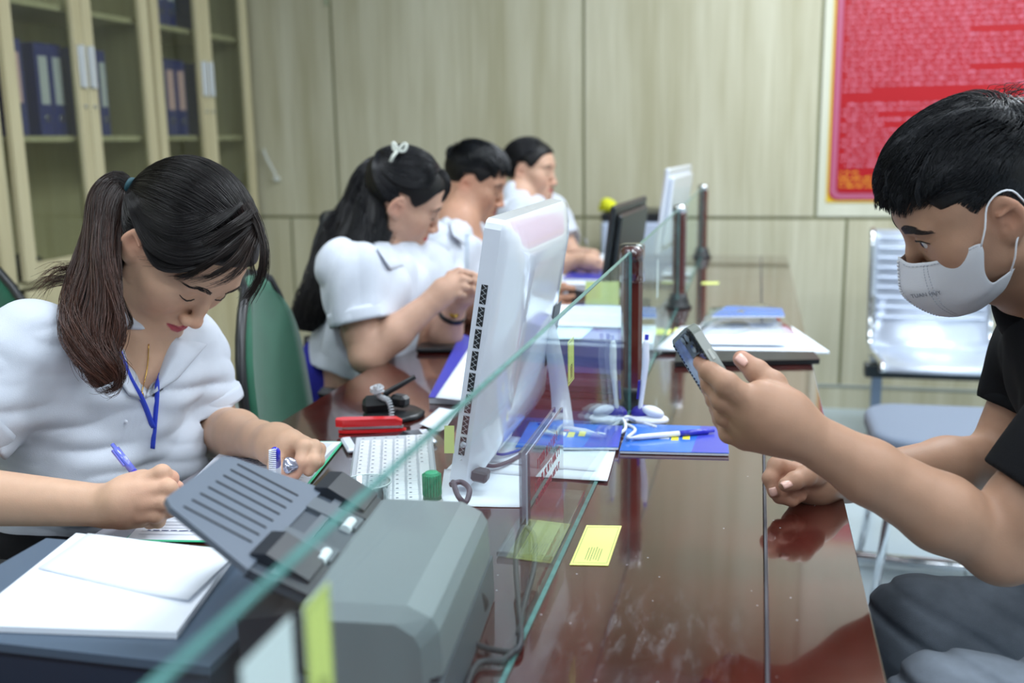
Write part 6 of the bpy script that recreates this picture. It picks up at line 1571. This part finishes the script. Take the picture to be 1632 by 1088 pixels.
# pen stations either side of the first post
PURP = pmat('holder_purple', srgb(52, 44, 150), rough=.35)
def station(cx, sgn, lab, labp, tilt):
    t = thing('pen_holder', lab, 'pen holder', (cx[0], cx[1], .7505), group='white and purple pen holders at the first post')
    S_ = Sdf(); S_.ell((cx[0], cx[1], .757), (.034, .024, .010), None, .004); S_.cut((0, 0, .7515), (0, 0, -1)); V, Q = S_.mesh(.0025); link('holder_base', mesh_np('hb', V, Q), PWHT, t, True)
    S_ = Sdf(); S_.ell((cx[0]-sgn*.010, cx[1]+.004, .766), (.020, .017, .014), None, .004); V, Q = S_.mesh(.0025); link('holder_shell', mesh_np('hs', V, Q), PURP, t, True)
    S_ = Sdf(); S_.ell((cx[0]+sgn*.008, cx[1]-.006, .772), (.019, .013, .009), roty(sgn*.3), .004); V, Q = S_.mesh(.0025); link('holder_pad', mesh_np('hp', V, Q), PWHT, t, True)
    a = np.array([cx[0]-sgn*.014, cx[1]-.004, .772]); b = P(*tilt)
    d = b-a; t2 = thing('pen', labp, 'pen', a, group='chained pens standing in the holders'); mid = a+d*.55+RT*sgn*.004
    mb = MB(); mb.tube(spline([a, a+d*.3+RT*sgn*.001, a+d*.6+RT*sgn*.002, a+d*.85, a+d*.93], 20), np.interp(np.linspace(0, 1, 20), [0, .3, .6, .9, 1], [.0034, .0048, .0062, .0046, .0034]), 12); mb.build('barrel', PWHT, t2)
    MB().cyl(a+d*.92, b, .0034, n=12).build('push_button', PBLUE, t2); MB().box(a+d*.28-RT*sgn*.006-FW*.003, (.006, .004, .032), frame(d), bev=.001).build('grip', PURP, t2); return t
stl, str_ = PZ(982, 672, .752), PZ(1022, 672, .752)
hl_ = station(stl+[-.012, 0, 0], -1, 'white and purple pen holder left of the first post, behind the glass', 'white pen upright in the holder left of the first post', (976, 534, 1.72))
hr_ = station(str_+[.012, 0, 0], 1, 'white and purple pen holder right of the first post, customer side', 'white pen upright in the holder right of the first post', (1031, 533, 1.70))
pen(PZ(1000, 698, .7605), PZ(1138, 686, .7605), 'white pen with a long blue cap lying on the blue leaflet, customer side', split=(0, .6, 1), clip=False)
pen(PZ(952, 690, .7605), PZ(858, 676, .7605), 'white pen with a blue cap lying on the blue leaflet behind the glass', split=(0, .6, 1), clip=False)
WCORD = pmat('cord_white2', srgb(222, 226, 230), rough=.4)
for lab, pts in ((hr_, [PZ(1045, 680, .757), PZ(1018, 672, .756), PZ(1000, 664, .77), PZ(992, 672, .762), PZ(1012, 684, .757), PZ(1000, 697, .762)]), (hl_, [PZ(955, 684, .757), PZ(975, 680, .756), PZ(992, 668, .768), PZ(996, 684, .758), PZ(975, 694, .757), PZ(952, 690, .762)])):
    cable(pts, .0028, 'cord', WCORD, '', 30, parent=lab)
# leaflets, paper stacks near the first post
BRO = pmat('leaflet_blue', srgb(50, 116, 214), rough=.25, coat=.5, noise=.25, nscale=12); BROD = pmat('leaflet_violet', srgb(64, 72, 190), rough=.3, coat=.4)
def booklet(corners, z, lab, h=.004, cover=BRO, band=True, cat='leaflet', name='leaflet', pg=None):
    c = [np.array([p[0], p[1], 0]) for p in corners]; m_ = sum(c)/4; t = thing(name, lab, cat, (m_[0], m_[1], z))
    hexa(c, z+.0004, z+h, 'pages', pg or PAGE, t); hexa([m_+(q-m_)*1.01 for q in c], z+h, z+h+.0008, 'cover', cover, t)
    if band:
        L_ = lambda u, v: (c[0]*(1-u)+c[1]*u)*(1-v)+(c[3]*(1-u)+c[2]*u)*v
        for u0, u1, v0, v1, col, nm in ((.34, .44, .45, .60, srgb(225, 232, 240), 'print_white'), (.46, .53, .40, .62, srgb(235, 225, 60), 'print_yellow'), (.57, .64, .45, .66, srgb(235, 225, 60), 'print_yellow'), (.40, .46, .66, .72, srgb(200, 90, 110), 'print_red')):
            hexa([L_(u0, v0), L_(u1, v0), L_(u1, v1), L_(u0, v1)], z+h+.0008, z+h+.0011, nm, pmat(nm, col, rough=.4), t)
        hexa([L_(.66, 0), L_(1, 0), L_(1, 1), L_(.75, 1)], z+h+.0007, z+h+.0010, 'violet_panel', BROD, t)
booklet([PZ(988, 722, .7515), PZ(1161, 726, .7515), PZ(1156, 684, .7515), PZ(1003, 679, .7515)], .751, 'blue glossy leaflet on the counter right of the first post')
booklet([PZ(822, 716, .757), PZ(985, 716, .757), PZ(992, 682, .757), PZ(845, 676, .757)], .7562, 'blue glossy leaflet behind the near glass, on top of papers')
for i, (cs, z, lab) in enumerate((
    ([PZ(700, 806, .7515), PZ(868, 808, .7515), PZ(895, 745, .7515), PZ(708, 748, .7515)], .7510, 'white sheet flat on the desk under the white computer'),
    ([PZ(712, 748, .752), PZ(968, 768, .752), PZ(982, 716, .752), PZ(760, 700, .752)], .7520, 'fanned white papers behind the near glass, lowest sheet'),
    ([PZ(770, 735, .753), PZ(950, 752, .753), PZ(975, 712, .753), PZ(800, 694, .753)], .7535, 'fanned white papers behind the near glass, upper sheet'))):
    sheet(cs, z, lab, curl=.001, seed=i+1)
# blue folder with papers behind the computer
fz = .752
booklet([PZ(684, 642, fz), PZ(760, 646, fz), PZ(800, 560, fz), PZ(735, 540, fz)], .751, 'dark blue folder lying left of the white computer', h=.012, cover=pmat('folder_blue', srgb(58, 62, 170), rough=.4), band=False, cat='folder', name='folder')
sheet([PZ(694, 634, .766), PZ(762, 640, .766), PZ(800, 562, .766), PZ(752, 548, .766)], .766, 'white forms lying on the dark blue folder', curl=.002)
sheet([PZ(668, 676, .753), PZ(712, 692, .753), PZ(735, 655, .753), PZ(700, 650, .753)], .753, 'curled white slip beside the black pen stand', curl=.012)
# big stack of folders seen through the glass
def stack():
    zs = .751; lay = [('folder', srgb(98, 66, 84), .012, 'mauve folder at the bottom of the stack behind the glass'), ('folder', srgb(104, 76, 98), .012, 'dusty mauve folder second from the bottom of the stack behind the glass'), ('folder', srgb(112, 82, 118), .012, 'plum folder just below the violet-blue box behind the glass'), ('box_file', srgb(98, 100, 172), .066, 'violet-blue box file on top of the mauve folders behind the glass')]
    x0, x1, y0, y1 = -.46, -.235, 1.86, 2.16
    for i, (nm, col, h_, lab) in enumerate(lay):
        dx, dy = [(0, 0), (.004, -.006), (-.004, .006), (.002, .0)][i]
        t = thing(nm, lab, 'folder', ((x0+x1)/2, (y0+y1)/2, zs), group='folders stacked behind the glass')
        hexa([(x0+dx+.003, y0+dy+.003), (x1+dx-.003, y0+dy+.003), (x1+dx-.003, y1+dy-.003), (x0+dx+.003, y1+dy-.003)], zs+.0015, zs+h_-.0015, 'pages', PAGE, t)
        m_ = pmat('folder_cover_%s' % ['mauve', 'dusty', 'plum', 'violet'][i], col, rough=.35)
        hexa([(x0+dx, y0+dy), (x1+dx, y0+dy), (x1+dx, y1+dy), (x0+dx, y1+dy)], zs+h_-.0015, zs+h_, 'top_cover', m_, t)
        mb = MB(); mb.box(((x0+x1)/2+dx, y0+dy+.001, zs+h_/2-.0006), (x1-x0, .0015, h_-.0014)); mb.build('spine', m_, t); zs += h_
    for k, (cs, col, lab) in enumerate(((((x0-.01, y0-.03), (x0+.15, y0-.01), (x0+.16, y1-.06), (x0+.0, y1-.05)), srgb(190, 226, 232), 'pale cyan form hanging over the folder stack behind the glass'), (((x0+.02, y0+.10), (x1-.005, y0+.10), (x1-.005, y1+.06), (x0+.02, y1+.06)), srgb(225, 232, 245), 'white papers on top of the folder stack behind the glass'))):
        sheet(cs, zs+.001+.003*k, lab, mat=pmat('form_%d' % k if 0 else ['cyan_form', 'white_form'][k], col, rough=.7), curl=0, seed=k+2)
    return zs
stack()
# plastic-wrapped stack further along, both sides of the glass
FILM = pane_mat('plastic_film', (.86, .88, .92), .12, 2.2)
def film_block(pts_top, z0, z1, lab, seed=3, parent=None):
    S_ = None; c = [np.array([p[0], p[1], 0]) for p in pts_top]; n = 14; G = []
    for i in range(n):
        row = []
        for j in range(n):
            u, v = i/(n-1), j/(n-1); q = (c[0]*(1-u)+c[1]*u)*(1-v)+(c[3]*(1-u)+c[2]*u)*v; e = min(u, 1-u, v, 1-v); q = q.copy(); q[2] = z0+(z1-z0)*min(1, e*4)+.004*vnoise(np.array([[q[0], q[1], seed]], np.float32), 40, seed)[0]; row.append(q)
        G.append(row)
    G = np.array(G); G[..., 2] = np.maximum(G[..., 2], z0+.0005); mb = MB(); mb.grid(G); return tagit(mb.build('plastic_sleeve', FILM, None, fix=False), lab, 'plastic sleeve')
pzs = .7515
booklet([PZ(1075, 584, pzs), PZ(1306, 580, pzs), PZ(1270, 535, pzs), PZ(1090, 536, pzs)], .751, 'black folder under white papers on the customer side of the counter', h=.010, cover=BLKP, band=False, cat='folder', name='folder', pg=BLKP)
o = sheet([PZ(1045, 556, .762), PZ(1322, 560, .762), PZ(1262, 520, .762), PZ(1085, 520, .762)], .762, 'white papers over the black folder beyond the smartphone', th=.006)
sheet([PZ(1100, 548, .77), PZ(1255, 549, .77), PZ(1240, 515, .77), PZ(1120, 513, .77)], .7695, 'upper white sheet on the pile beyond the smartphone')
film_block([PZ(1112, 534, .772), PZ(1268, 532, .772), PZ(1240, 488, .772), PZ(1130, 490, .772)], .771, .795, 'clear plastic sleeve crumpled on the pile beyond the smartphone')
booklet([PZ(1135, 506, .796), PZ(1250, 506, .796), PZ(1246, 494, .796), PZ(1160, 490, .796)], .796, 'small blue leaflet on the plastic sleeve beyond the smartphone', band=False)
film_block([PZ(870, 530, .772), PZ(1000, 530, .772), PZ(1005, 502, .772), PZ(885, 502, .772)], .752, .800, 'clear plastic bag of papers behind the glass, left of the first post', 5)
booklet([PZ(868, 556, .752), PZ(1040, 558, .752), PZ(1045, 528, .752), PZ(880, 528, .752)], .751, 'white paper pile behind the glass, level with the plastic bag', h=.016, cover=PAPER, band=False, cat='paper', name='paper_pile')
booklet([PZ(900, 508, .801), PZ(1046, 508, .801), PZ(1044, 492, .801), PZ(930, 488, .801)], .801, 'blue leaflet on top of the plastic bag behind the glass', h=.003, band=False)
# far papers and files by the fourth clerk
booklet([PZ(884, 466, .754), PZ(1000, 470, .754), PZ(1000, 436, .754), PZ(905, 436, .754)], .751, 'white file pile in front of the fourth clerk', h=.030, cover=PAPER, band=False, cat='paper', name='paper_pile')
booklet([PZ(896, 446, .784), PZ(985, 448, .784), PZ(980, 430, .784), PZ(915, 430, .784)], .7825, 'thin violet folder on the white file pile by the fourth clerk', h=.006, cover=BROD, band=False, cat='folder', name='folder')
sheet([PZ(905, 418, .752), PZ(965, 418, .752), PZ(965, 404, .752), PZ(915, 404, .752)], .7515, 'white sheets at the far end of the desk under the forearm', th=.008)
tagit(MB().box(PZ(882, 438, .756), (.05, .05, .022), bev=.008).build('ink_pad', pmat('pad_red', srgb(200, 40, 50), rough=.5)), 'small red pad on the desk before the fourth clerk', 'ink pad')
# small black phone held by the third clerk
c_h = P(918, 474, 2.67); tagit(MB().box(c_h, (.075, .012, .04), frame(unit(RT*.3+UP)), bev=.004).build('smartphone', BLKP), 'dark phone in the hand reaching out beside the white computer', 'phone')
tagit(MB().box(P(744, 408, 2.235)+UP*.01, (.010, .002, .075), np.stack([RT, FW, UP], 1)).build('paper_strip', CLEAR), 'clear strip held up between the fingers of the person with the hair bow', 'strip')
# dark phone or book lying near the second clerk's elbow
tagit(MB().box(PZ(722, 553, .757), (.16, .075, .010), rotz(.2), bev=.003).build('smartphone', BLKP), 'dark phone lying flat on the desk behind the blue folder', 'phone')
# bracelet and watch
def band(c, d, r, w, mat, lab, cat, name, gold=False):
    t = thing(name, lab, cat, c); R = frame(d); MB().lathe([(r, -w/2), (r+.002, -w/2), (r+.002, w/2), (r, w/2), (r, -w/2)], c, 24, R=R).build('strap', mat, t)
    if gold: MB().lathe([(0, .006), (.010, .006), (.011, 0), (0, 0)], np.array(c)-FW*(r-.001)+RT*.006, 18, R=frame(-FW)).build('dial', pmat('gold', srgb(200, 160, 70), rough=.25, metal=.9), t)
band(w2f*.75+e2f*.25, w2f-e2f, .030, .012, BLKP, 'black strap watch with a gold dial on the wrist of the person with the bow', 'watch', 'wristwatch', True)
# ---------------- monitors further along ----------------
def monitor(y, x0, w, zb, zt, lean, mat, lab, th=.03, yaw=0., cat='monitor'):
    t = thing('monitor', lab, cat, (x0, y+w/2, DZ)); up_ = unit([math.sin(lean), 0, math.cos(lean)]); H_ = (zt-zb)/math.cos(lean); Ry = rotz(yaw)
    ax = Ry @ np.array([0, 1., 0]); up_ = Ry @ up_; n_ = np.cross(ax, up_)*1.; c = np.array([x0, y, zb])+ax*w/2+up_*H_/2; R = np.stack([ax, up_, n_], 1)
    MB().box(c, (w, H_, th*.5), R, bev=.006).build('bezel', mat, t); MB().box(c+n_*th*.45, (w*.86, H_*.82, th*.5), R, bev=.008).build('rear_shell', mat, t)
    MB().box(c-n_*(th*.25+.0006), (w-.03, H_-.03, .001), R).build('screen', pmat('monitor_screen', (.02, .022, .03), rough=.1), t)
    fx = c+n_*th*.6; 
    MB().box((fx[0]+.01, fx[1], (DZ+.02+c[2])/2), (.03, .06, c[2]-DZ-.02), bev=.004).build('stand_neck', mat, t); MB().box((fx[0], fx[1], DZ+.008), (.10, .20, .012), bev=.005).build('stand_base', mat, t)
a_ = PY(957, 465, 2.62); b_ = PY(980, 334, 2.62)
monitor(2.62, a_[0], .46, .80, b_[2]+.01, .13, BLKP, 'black monitor seen edge-on behind the glass, left of the first post', yaw=-.07)
a_ = PY(1056, 345, 3.35); b_ = PY(1076, 268, 3.35)
monitor(3.35, a_[0]-.02, .50, .84, b_[2], .12, AIO, 'white monitor seen edge-on beyond the black monitor', yaw=-.08)
# printer with dark lid at the far end
pc = PY(1020, 390, 4.32); t = thing('printer', 'white printer with a black top strip against the back wall', 'printer', (pc[0], 4.32, .0))
xl, xr = PY(966, 380, 4.45)[0], PY(1090, 380, 4.45)[0]; zt2 = PY(1010, 334, 4.45)[2]
MB().box(((xl+xr)/2, 4.46, zt2-.02), (xr-xl, .34, .035), bev=.006).build('lid', BLKP, t); MB().box(((xl+xr)/2, 4.46, (zt2-.04)/2+.003), (xr-xl, .34, zt2-.046), bev=.01).build('body', pmat('printer_white', srgb(190, 202, 224), rough=.4), t)
yb_ = PY(972, 338, 4.40); S_ = Sdf(); S_.ell((yb_[0]+.0, 4.40, zt2+.014), (.034, .04, .030), None, .01); V, Q = S_.mesh(.008, lambda p: (.008*vnoise(p, 30, 6)).astype(np.float32)); V[:, 2] = np.maximum(V[:, 2], zt2-.001); tagit(link('yellow_cloth', mesh_np('yc', V, Q), pmat('cloth_yellow', srgb(222, 224, 40), rough=.8)), 'bright yellow cloth bundle on the far printer', 'cloth')
# ---------------- chairs ----------------
GREENF = pmat('chair_green', srgb(16, 92, 66), rough=.8, sheen=.3, noise=.1, bump=.2, bscale=600); MESHK = pmat('chair_mesh_black', srgb(44, 54, 66), rough=.6, noise=.2, nscale=200)
def office_chair(loc, rot, lab, fabric, backw=.44, backh=.52, zb=.56, arms=True, tilt=.12, bx=-.24, ay=.285, az=.655, axc=.02):
    t = thing('office_chair', lab, 'chair', (loc[0], loc[1], 0), 0); R = rotz(rot); o = np.array([loc[0], loc[1], 0]); Wp = lambda p: o+R @ np.array(p)
    S_ = Sdf(); S_.ell(Wp((0, 0, .46)), (.235, .235, .045), R, .02); V, Q = S_.mesh(.008); link('seat', mesh_np('seat', V, Q), fabric, t, True)
    G = []; n = 15
    for i in range(n):
        v = i/(n-1); row = []
        wv = backw/2*(1-abs(2*v-1)**3.2*.55)*(1.-.12*v)
        for j in range(n):
            u = j/(n-1)*2-1; x = bx-tilt*v*.5-.045*(1-u*u)*(.6+.4*math.sin(v*3.14)); row.append(Wp((x+.05, u*wv, zb+backh*v-.02*abs(u)**3)))
        G.append(row)
    G = np.array(G); mb = MB(); mb.grid(G, thick=.022); mb.build('backrest', fabric, t)
    edge = [G[i][0] for i in range(n)]+[G[n-1][j] for j in range(1, n)]+[G[i][n-1] for i in range(n-2, -1, -1)]+[G[0][j] for j in range(n-2, 0, -1)]
    mb = MB(); mb.tube(edge, .010, 8, closed=True); mb.build('back_frame', BLKP, t)
    mb = MB(); mb.tube(spline([Wp((-.02, 0, .42)), Wp((-.22, 0, .42)), Wp((-.30, 0, .50)), Wp((-.28, 0, .72))], 12), .018, 8); mb.build('back_support', BLKP, t)
    MB().cyl(Wp((0, 0, .10)), Wp((0, 0, .43)), .028).build('gas_column', BLKP, t)
    for k in range(5):
        a = k*2*math.pi/5; mb = MB(); mb.tube([Wp((0, 0, .12)), Wp((.15*math.cos(a), .15*math.sin(a), .10)), Wp((.29*math.cos(a), .29*math.sin(a), .065))], [.024, .020, .015], 8); lg = mb.build('leg', BLKP, t)
        MB().cyl(Wp((.29*math.cos(a)-.015*math.sin(a), .29*math.sin(a)+.015*math.cos(a), .028)), Wp((.29*math.cos(a)+.015*math.sin(a), .29*math.sin(a)-.015*math.cos(a), .028)), .0275).build('castor', BLKP, lg)
    if arms:
        for sg in (-1, 1):
            mb = MB(); mb.tube(spline([Wp((-.05, sg*.20, .44)), Wp((-.05, sg*(ay-.005), .50)), Wp((-.03, sg*ay, az-.02))], 10), .015, 8); mb.build('arm_post', BLKP, t)
            MB().box(Wp((axc, sg*ay, az)), (.26, .055, .028), R, bev=.012).build('armrest', BLKP, t)
    return t
def chair_back(x, y, z, lab, *a, **k): pass
cw = PY(505, 440, 2.42); office_chair((cw[0]+.24, 2.42), -.10, 'black mesh office chair behind the person with the hair bow', MESHK, backw=.42, backh=.52, zb=.52, bx=-.17)
cg = PY(378, 560, 1.80); office_chair((cg[0]+.25, 1.84), .22, 'empty green office chair with black frame beside the writing person', GREENF, backw=.46, backh=.50, zb=.47, tilt=.10, bx=-.20, arms=False)
office_chair((-1.06, 1.27), .0, 'black office chair under the writing person, armrest by the desk edge', BLKP, backw=.40, backh=.20, zb=.50, bx=-.26, ay=.235, az=.690, axc=.085)
cq = PY(-45, 560, 2.0); office_chair((cq[0]+.05, 2.0), 1.2, 'green office chair at the left edge, behind the writing person', GREENF, backw=.46, backh=.50, zb=.47, bx=-.0, arms=False)
office_chair((-.98, 3.02), .0, 'black office chair under the clerk with short hair', BLKP, backw=.40, backh=.40, zb=.50, bx=-.22, arms=False)
office_chair((-1.0, 3.60), .0, 'black office chair under the farthest clerk', BLKP, backw=.40, backh=.36, zb=.50, bx=-.22, arms=False)
# blue jacket over a chair behind
JB = pmat('jacket_blue', srgb(38, 40, 150), rough=.8, noise=.2)
S_ = Sdf(); jc = PY(500, 600, 2.14); S_.ell(jc, (.022, .03, .07), None, .04); S_.ell(jc+[-.01, 0, -.09], (.035, .04, .09), None, .04); V, Q = S_.mesh(.008, lambda p: (.010*vnoise(p*np.array([2, 2, .4], np.float32), 20, 6)).astype(np.float32)); tagit(link('jacket', mesh_np('jacket', V, Q), JB), 'blue jacket hanging by the dark skirt, behind the green chair', 'jacket')
# ---------------- waiting bench and stool on the customer side ----------------
STEEL = pmat('bench_steel', srgb(206, 216, 232), rough=.28, metal=.4, bump=.15, bscale=400)
def bench():
    y = 4.22; xl = PY(1388, 365, y)[0]; xr = PY(1588, 365, y)[0]; w = xr-xl; zt_ = PY(1388, 366, y)[2]; zb_ = PY(1388, 560, y)[2]
    zb_ = .40; t = thing('waiting_bench', 'shiny steel waiting bench with perforated seat shells near the back wall', 'bench', ((xl+xr)/2, y, 0))
    for k in range(2):
        xa = xl+k*(w+.03); ctrl = [(y+.02, zt_), (y-.010, zt_-.05), (y-.035, zt_-.25), (y-.075, zb_+.06), (y-.13, zb_+.005), (y-.30, zb_+.02), (y-.50, zb_+.03), (y-.53, zb_+.005)]
        pr = spline(ctrl, 26); G = [[(xa+.012, a, b), (xa+w/2, a+.012, b-.004), (xa+w-.012, a, b)] for a, b in pr]
        mb = MB(); mb.grid(np.array(G), thick=.003); shell = mb.build('seat_shell', STEEL, t)
        for xx in (xa+.008, xa+w-.008):
            mb = MB(); mb.tube([(xx, a, b) for a, b in pr], .011, 8); mb.build('shell_rim', CHROME, shell)
        mb = MB()
        for i in range(14):
            for j in range(22):
                q = np.array([xa+.05+(w-.1)*i/13, 0, 0]); s_ = 2+j*.8; a, b = pr[int(min(s_, 24))]; 
        for zz in np.linspace(zt_-.03, zb_+.12, 9): mb.cyl((xa+.03, np.interp(zz, pr[::-1, 1][-12:], pr[::-1, 0][-12:])-.006, zz), (xa+w-.03, np.interp(zz, pr[::-1, 1][-12:], pr[::-1, 0][-12:])-.006, zz), .004, n=6)
        mb.build('pressed_ribs', STEEL, shell)
    MB().box((xl+w+.015, y-.27, .355), (2*w+.08, .07, .045)).build('beam', pmat('bench_beam', srgb(22, 32, 38), rough=.4), t)
    for xx in (xl+.02, xl+2*w+.0):
        MB().box((xx, y-.26, .19), (.035, .05, .30)).build('leg', pmat('bench_leg', srgb(130, 145, 165), rough=.3, metal=.6) if 'bench_leg' not in bpy.data.materials else bpy.data.materials['bench_leg'], t)
        mb = MB(); mb.tube([(xx, y-.50, .018), (xx, y-.26, .045), (xx, y-.02, .018)], .018, 8); mb.build('foot', CHROME, t)
        mb = MB(); mb.tube([(xx, y-.27, .36), (xx, y-.08, .36), (xx, y-.045, .60)], .012, 8); mb.build('back_bracket', CHROME, t)
bench()
def stool():
    zs = .47; a, b = PZ(1322, 680, zs), PZ(1540, 655, zs); c = PZ(1445, 672, zs); r = .23
    GREYF = pmat('seat_grey_blue', srgb(112, 124, 142), rough=.85, sheen=.2, bump=.2, bscale=500)
    t = thing('padded_chair', 'grey-blue padded chair seat on the customer side, empty', 'chair', (c[0]+.10, c[1]+.02, 0)); c = np.array([c[0]+.12, c[1]+.02, zs-.03])
    S_ = Sdf(); f = lambda p, c=c: np.maximum.reduce([np.abs(p[:, 0]-c[0])-.215, np.abs(p[:, 1]-c[1])-.20, np.abs(p[:, 2]-c[2])-.022])
    def rb(p):
        q = np.abs(p-c.astype(np.float32))-np.array([.215-.10, .20-.10, .008], np.float32)
        qx = np.maximum(q[:, :2], 0); d2 = np.sqrt((qx**2).sum(1))-.10+.02; w_ = np.stack([np.maximum(d2, 0), np.maximum(q[:, 2], 0)], 1); return np.sqrt((w_**2).sum(1))+np.minimum(np.maximum(d2, q[:, 2]), 0)-.02
    S_.fun(rb, c, .34, .002); V, Q = S_.mesh(.006); link('seat', mesh_np('seat', V, Q), GREYF, t, True)
    MB().box(c+[0, 0, -.030], (.36, .33, .014)).build('seat_board', BLKP, t)
    for sx in (-1, 1):
        for sy in (-1, 1):
            mb = MB(); mb.tube([c+[sx*.15, sy*.13, -.034], [c[0]+sx*.20, c[1]+sy*.18, .012]], .011, 8); mb.build('leg', CHROME, t)
    mb = MB(); mb.tube([[c[0]-.192, c[1]-.17, .06], [c[0]+.192, c[1]-.17, .06]], .010, 8); mb.build('cross_bar', CHROME, t)
stool()
# the masked person's own stool and a floor bar
c = np.array([.70, 1.33]); t = thing('stool', 'round black stool under the masked person', 'stool', (c[0], c[1], 0))
MB().lathe([(0, .400), (.17, .400), (.18, .415), (.18, .435), (.165, .448), (0, .450)], (c[0], c[1], 0), 32).build('seat', BLKP, t)
for k in range(4):
    a = k*math.pi/2+.785; mb = MB(); mb.tube([(c[0]+.10*math.cos(a), c[1]+.10*math.sin(a), .40), (c[0]+.22*math.cos(a), c[1]+.22*math.sin(a), .012)], .012, 8); mb.build('leg', CHROME, t)
a, b = PZ(1350, 885, .03), PZ(1560, 905, .03); mb = MB(); mb.tube([a-(b-a)*.3, b+(b-a)*.8], .016, 10); 
tagit(mb.build('floor_bar', CHROME), 'chrome bar of a seat base near the floor beyond the counter edge', 'bar')
# ---------------- acrylic sign holder ----------------
def sign():
    a, b = np.array([-.246, 1.088, .7515]), np.array([-.246, 1.30, .7515]); t = thing('sign_holder', 'clear acrylic sign holder with red lettering standing against the near glass', 'sign holder', (-.24, 1.19, .7505))
    ACR = pane_mat('acrylic', (.88, .91, .95), .02, 2.4); zt_ = .872
    for k, (x, th) in enumerate(((-.2525, .003), (-.2425, .003))): MB().box((x, 1.19, (.757+zt_)/2), (th, .205, zt_-.757)).build('plate', ACR, t)
    MB().box((-.2475, 1.19, .825), (.0012, .190, .085)).build('sign_card', pmat('card_translucent', srgb(196, 204, 222), rough=.6), t)
    MB().box((-.2455, 1.185, .7542), (.066, .225, .0065), bev=.001).build('foot_plate', ACR, t)
    RED = pmat('lettering_red', srgb(176, 60, 80), rough=.5); rs = np.random.RandomState(4); mb = MB()
    def stroke(y, z, l, h_): mb.box((-.2408, y, z), (.0004, l, h_))
    for z, h_, ya, yb in ((.846, .012, 1.13, 1.25), (.822, .010, 1.115, 1.27), (.803, .008, 1.12, 1.26)):
        y = ya
        while y < yb: stroke(y, z, .0016, h_); stroke(y+.0025, z+h_*.4*rs.choice([-1, 0, 1]), .004, .0016); y += rs.choice([.0065, .0065, .012])
    mb.build('red_lettering', RED, t)
sign()
# lanyard, necklace
def ribbon(S, name, px, w, mat, parent, d0, d1, off=.002):
    px = spline(px, 26); pts = []
    for x, y in px:
        h_ = hit(S, x, y, d0, d1, off); pts.append(h_ if h_ is not None else (pts[-1] if pts else P(x, y, (d0+d1)/2)))
    pts = np.array(pts); T_ = unit_rows(np.gradient(pts, axis=0)); X = unit_rows(np.cross(T_, FW)); mb = MB(); mb.grid(np.stack([pts-X*w/2, pts+X*w/2], 1), thick=.0012, nrm=-FW); return mb.build(name, mat, parent)
LAN = pmat('lanyard_blue', srgb(44, 70, 200), rough=.5)
t = thing('lanyard', 'bright blue lanyard hanging round the neck of the writing person', 'lanyard', P(232, 640, 1.4))
ribbon(T1, 'strap', [(190, 560), (206, 600), (228, 640), (244, 682)], .0075, LAN, t, 1.2, 1.8, .006); ribbon(T1, 'strap', [(250, 594), (250, 630), (247, 670), (243, 715)], .0065, LAN, t, 1.2, 1.8, .006)
US = Sdf(); US.ops = list(T1.ops)
class Both:
    def ev(s, p): return np.minimum(T1.ev(p), B.ev(p))
t = thing('necklace', 'thin gold necklace with a small pendant on the writing person', 'necklace', P(228, 625, 1.4)); GOLD = pmat('necklace_gold', srgb(205, 165, 90), rough=.25, metal=.9)
BB = Both(); pts = [hit(BB, x, y, 1.2, 1.8, .002) for x, y in spline([(237, 548), (235, 585), (229, 612), (225, 628)], 16)]; pts = [q for q in pts if q is not None]
mb = MB(); mb.tube(pts, .0009, 6); mb.build('chain', GOLD, t)
q_ = hit(BB, 226, 630, 1.2, 1.8, .003); S_ = Sdf(); S_.ell(q_, (.003, .003, .006), None, .002); V, Q = S_.mesh(.001); link('pendant', mesh_np('pendant', V, Q), GOLD, t, True)
# shirt buttons down the placket
for y in (672, 722):
    q_ = hit(T1, 200+(y-672)*.18, y, 1.2, 1.9, .001)
    if q_ is not None: MB().lathe([(0, .0012), (.0030, .001), (.0033, 0)], q_, 14, R=frame(-FW)).build('button', PWHT, w1)
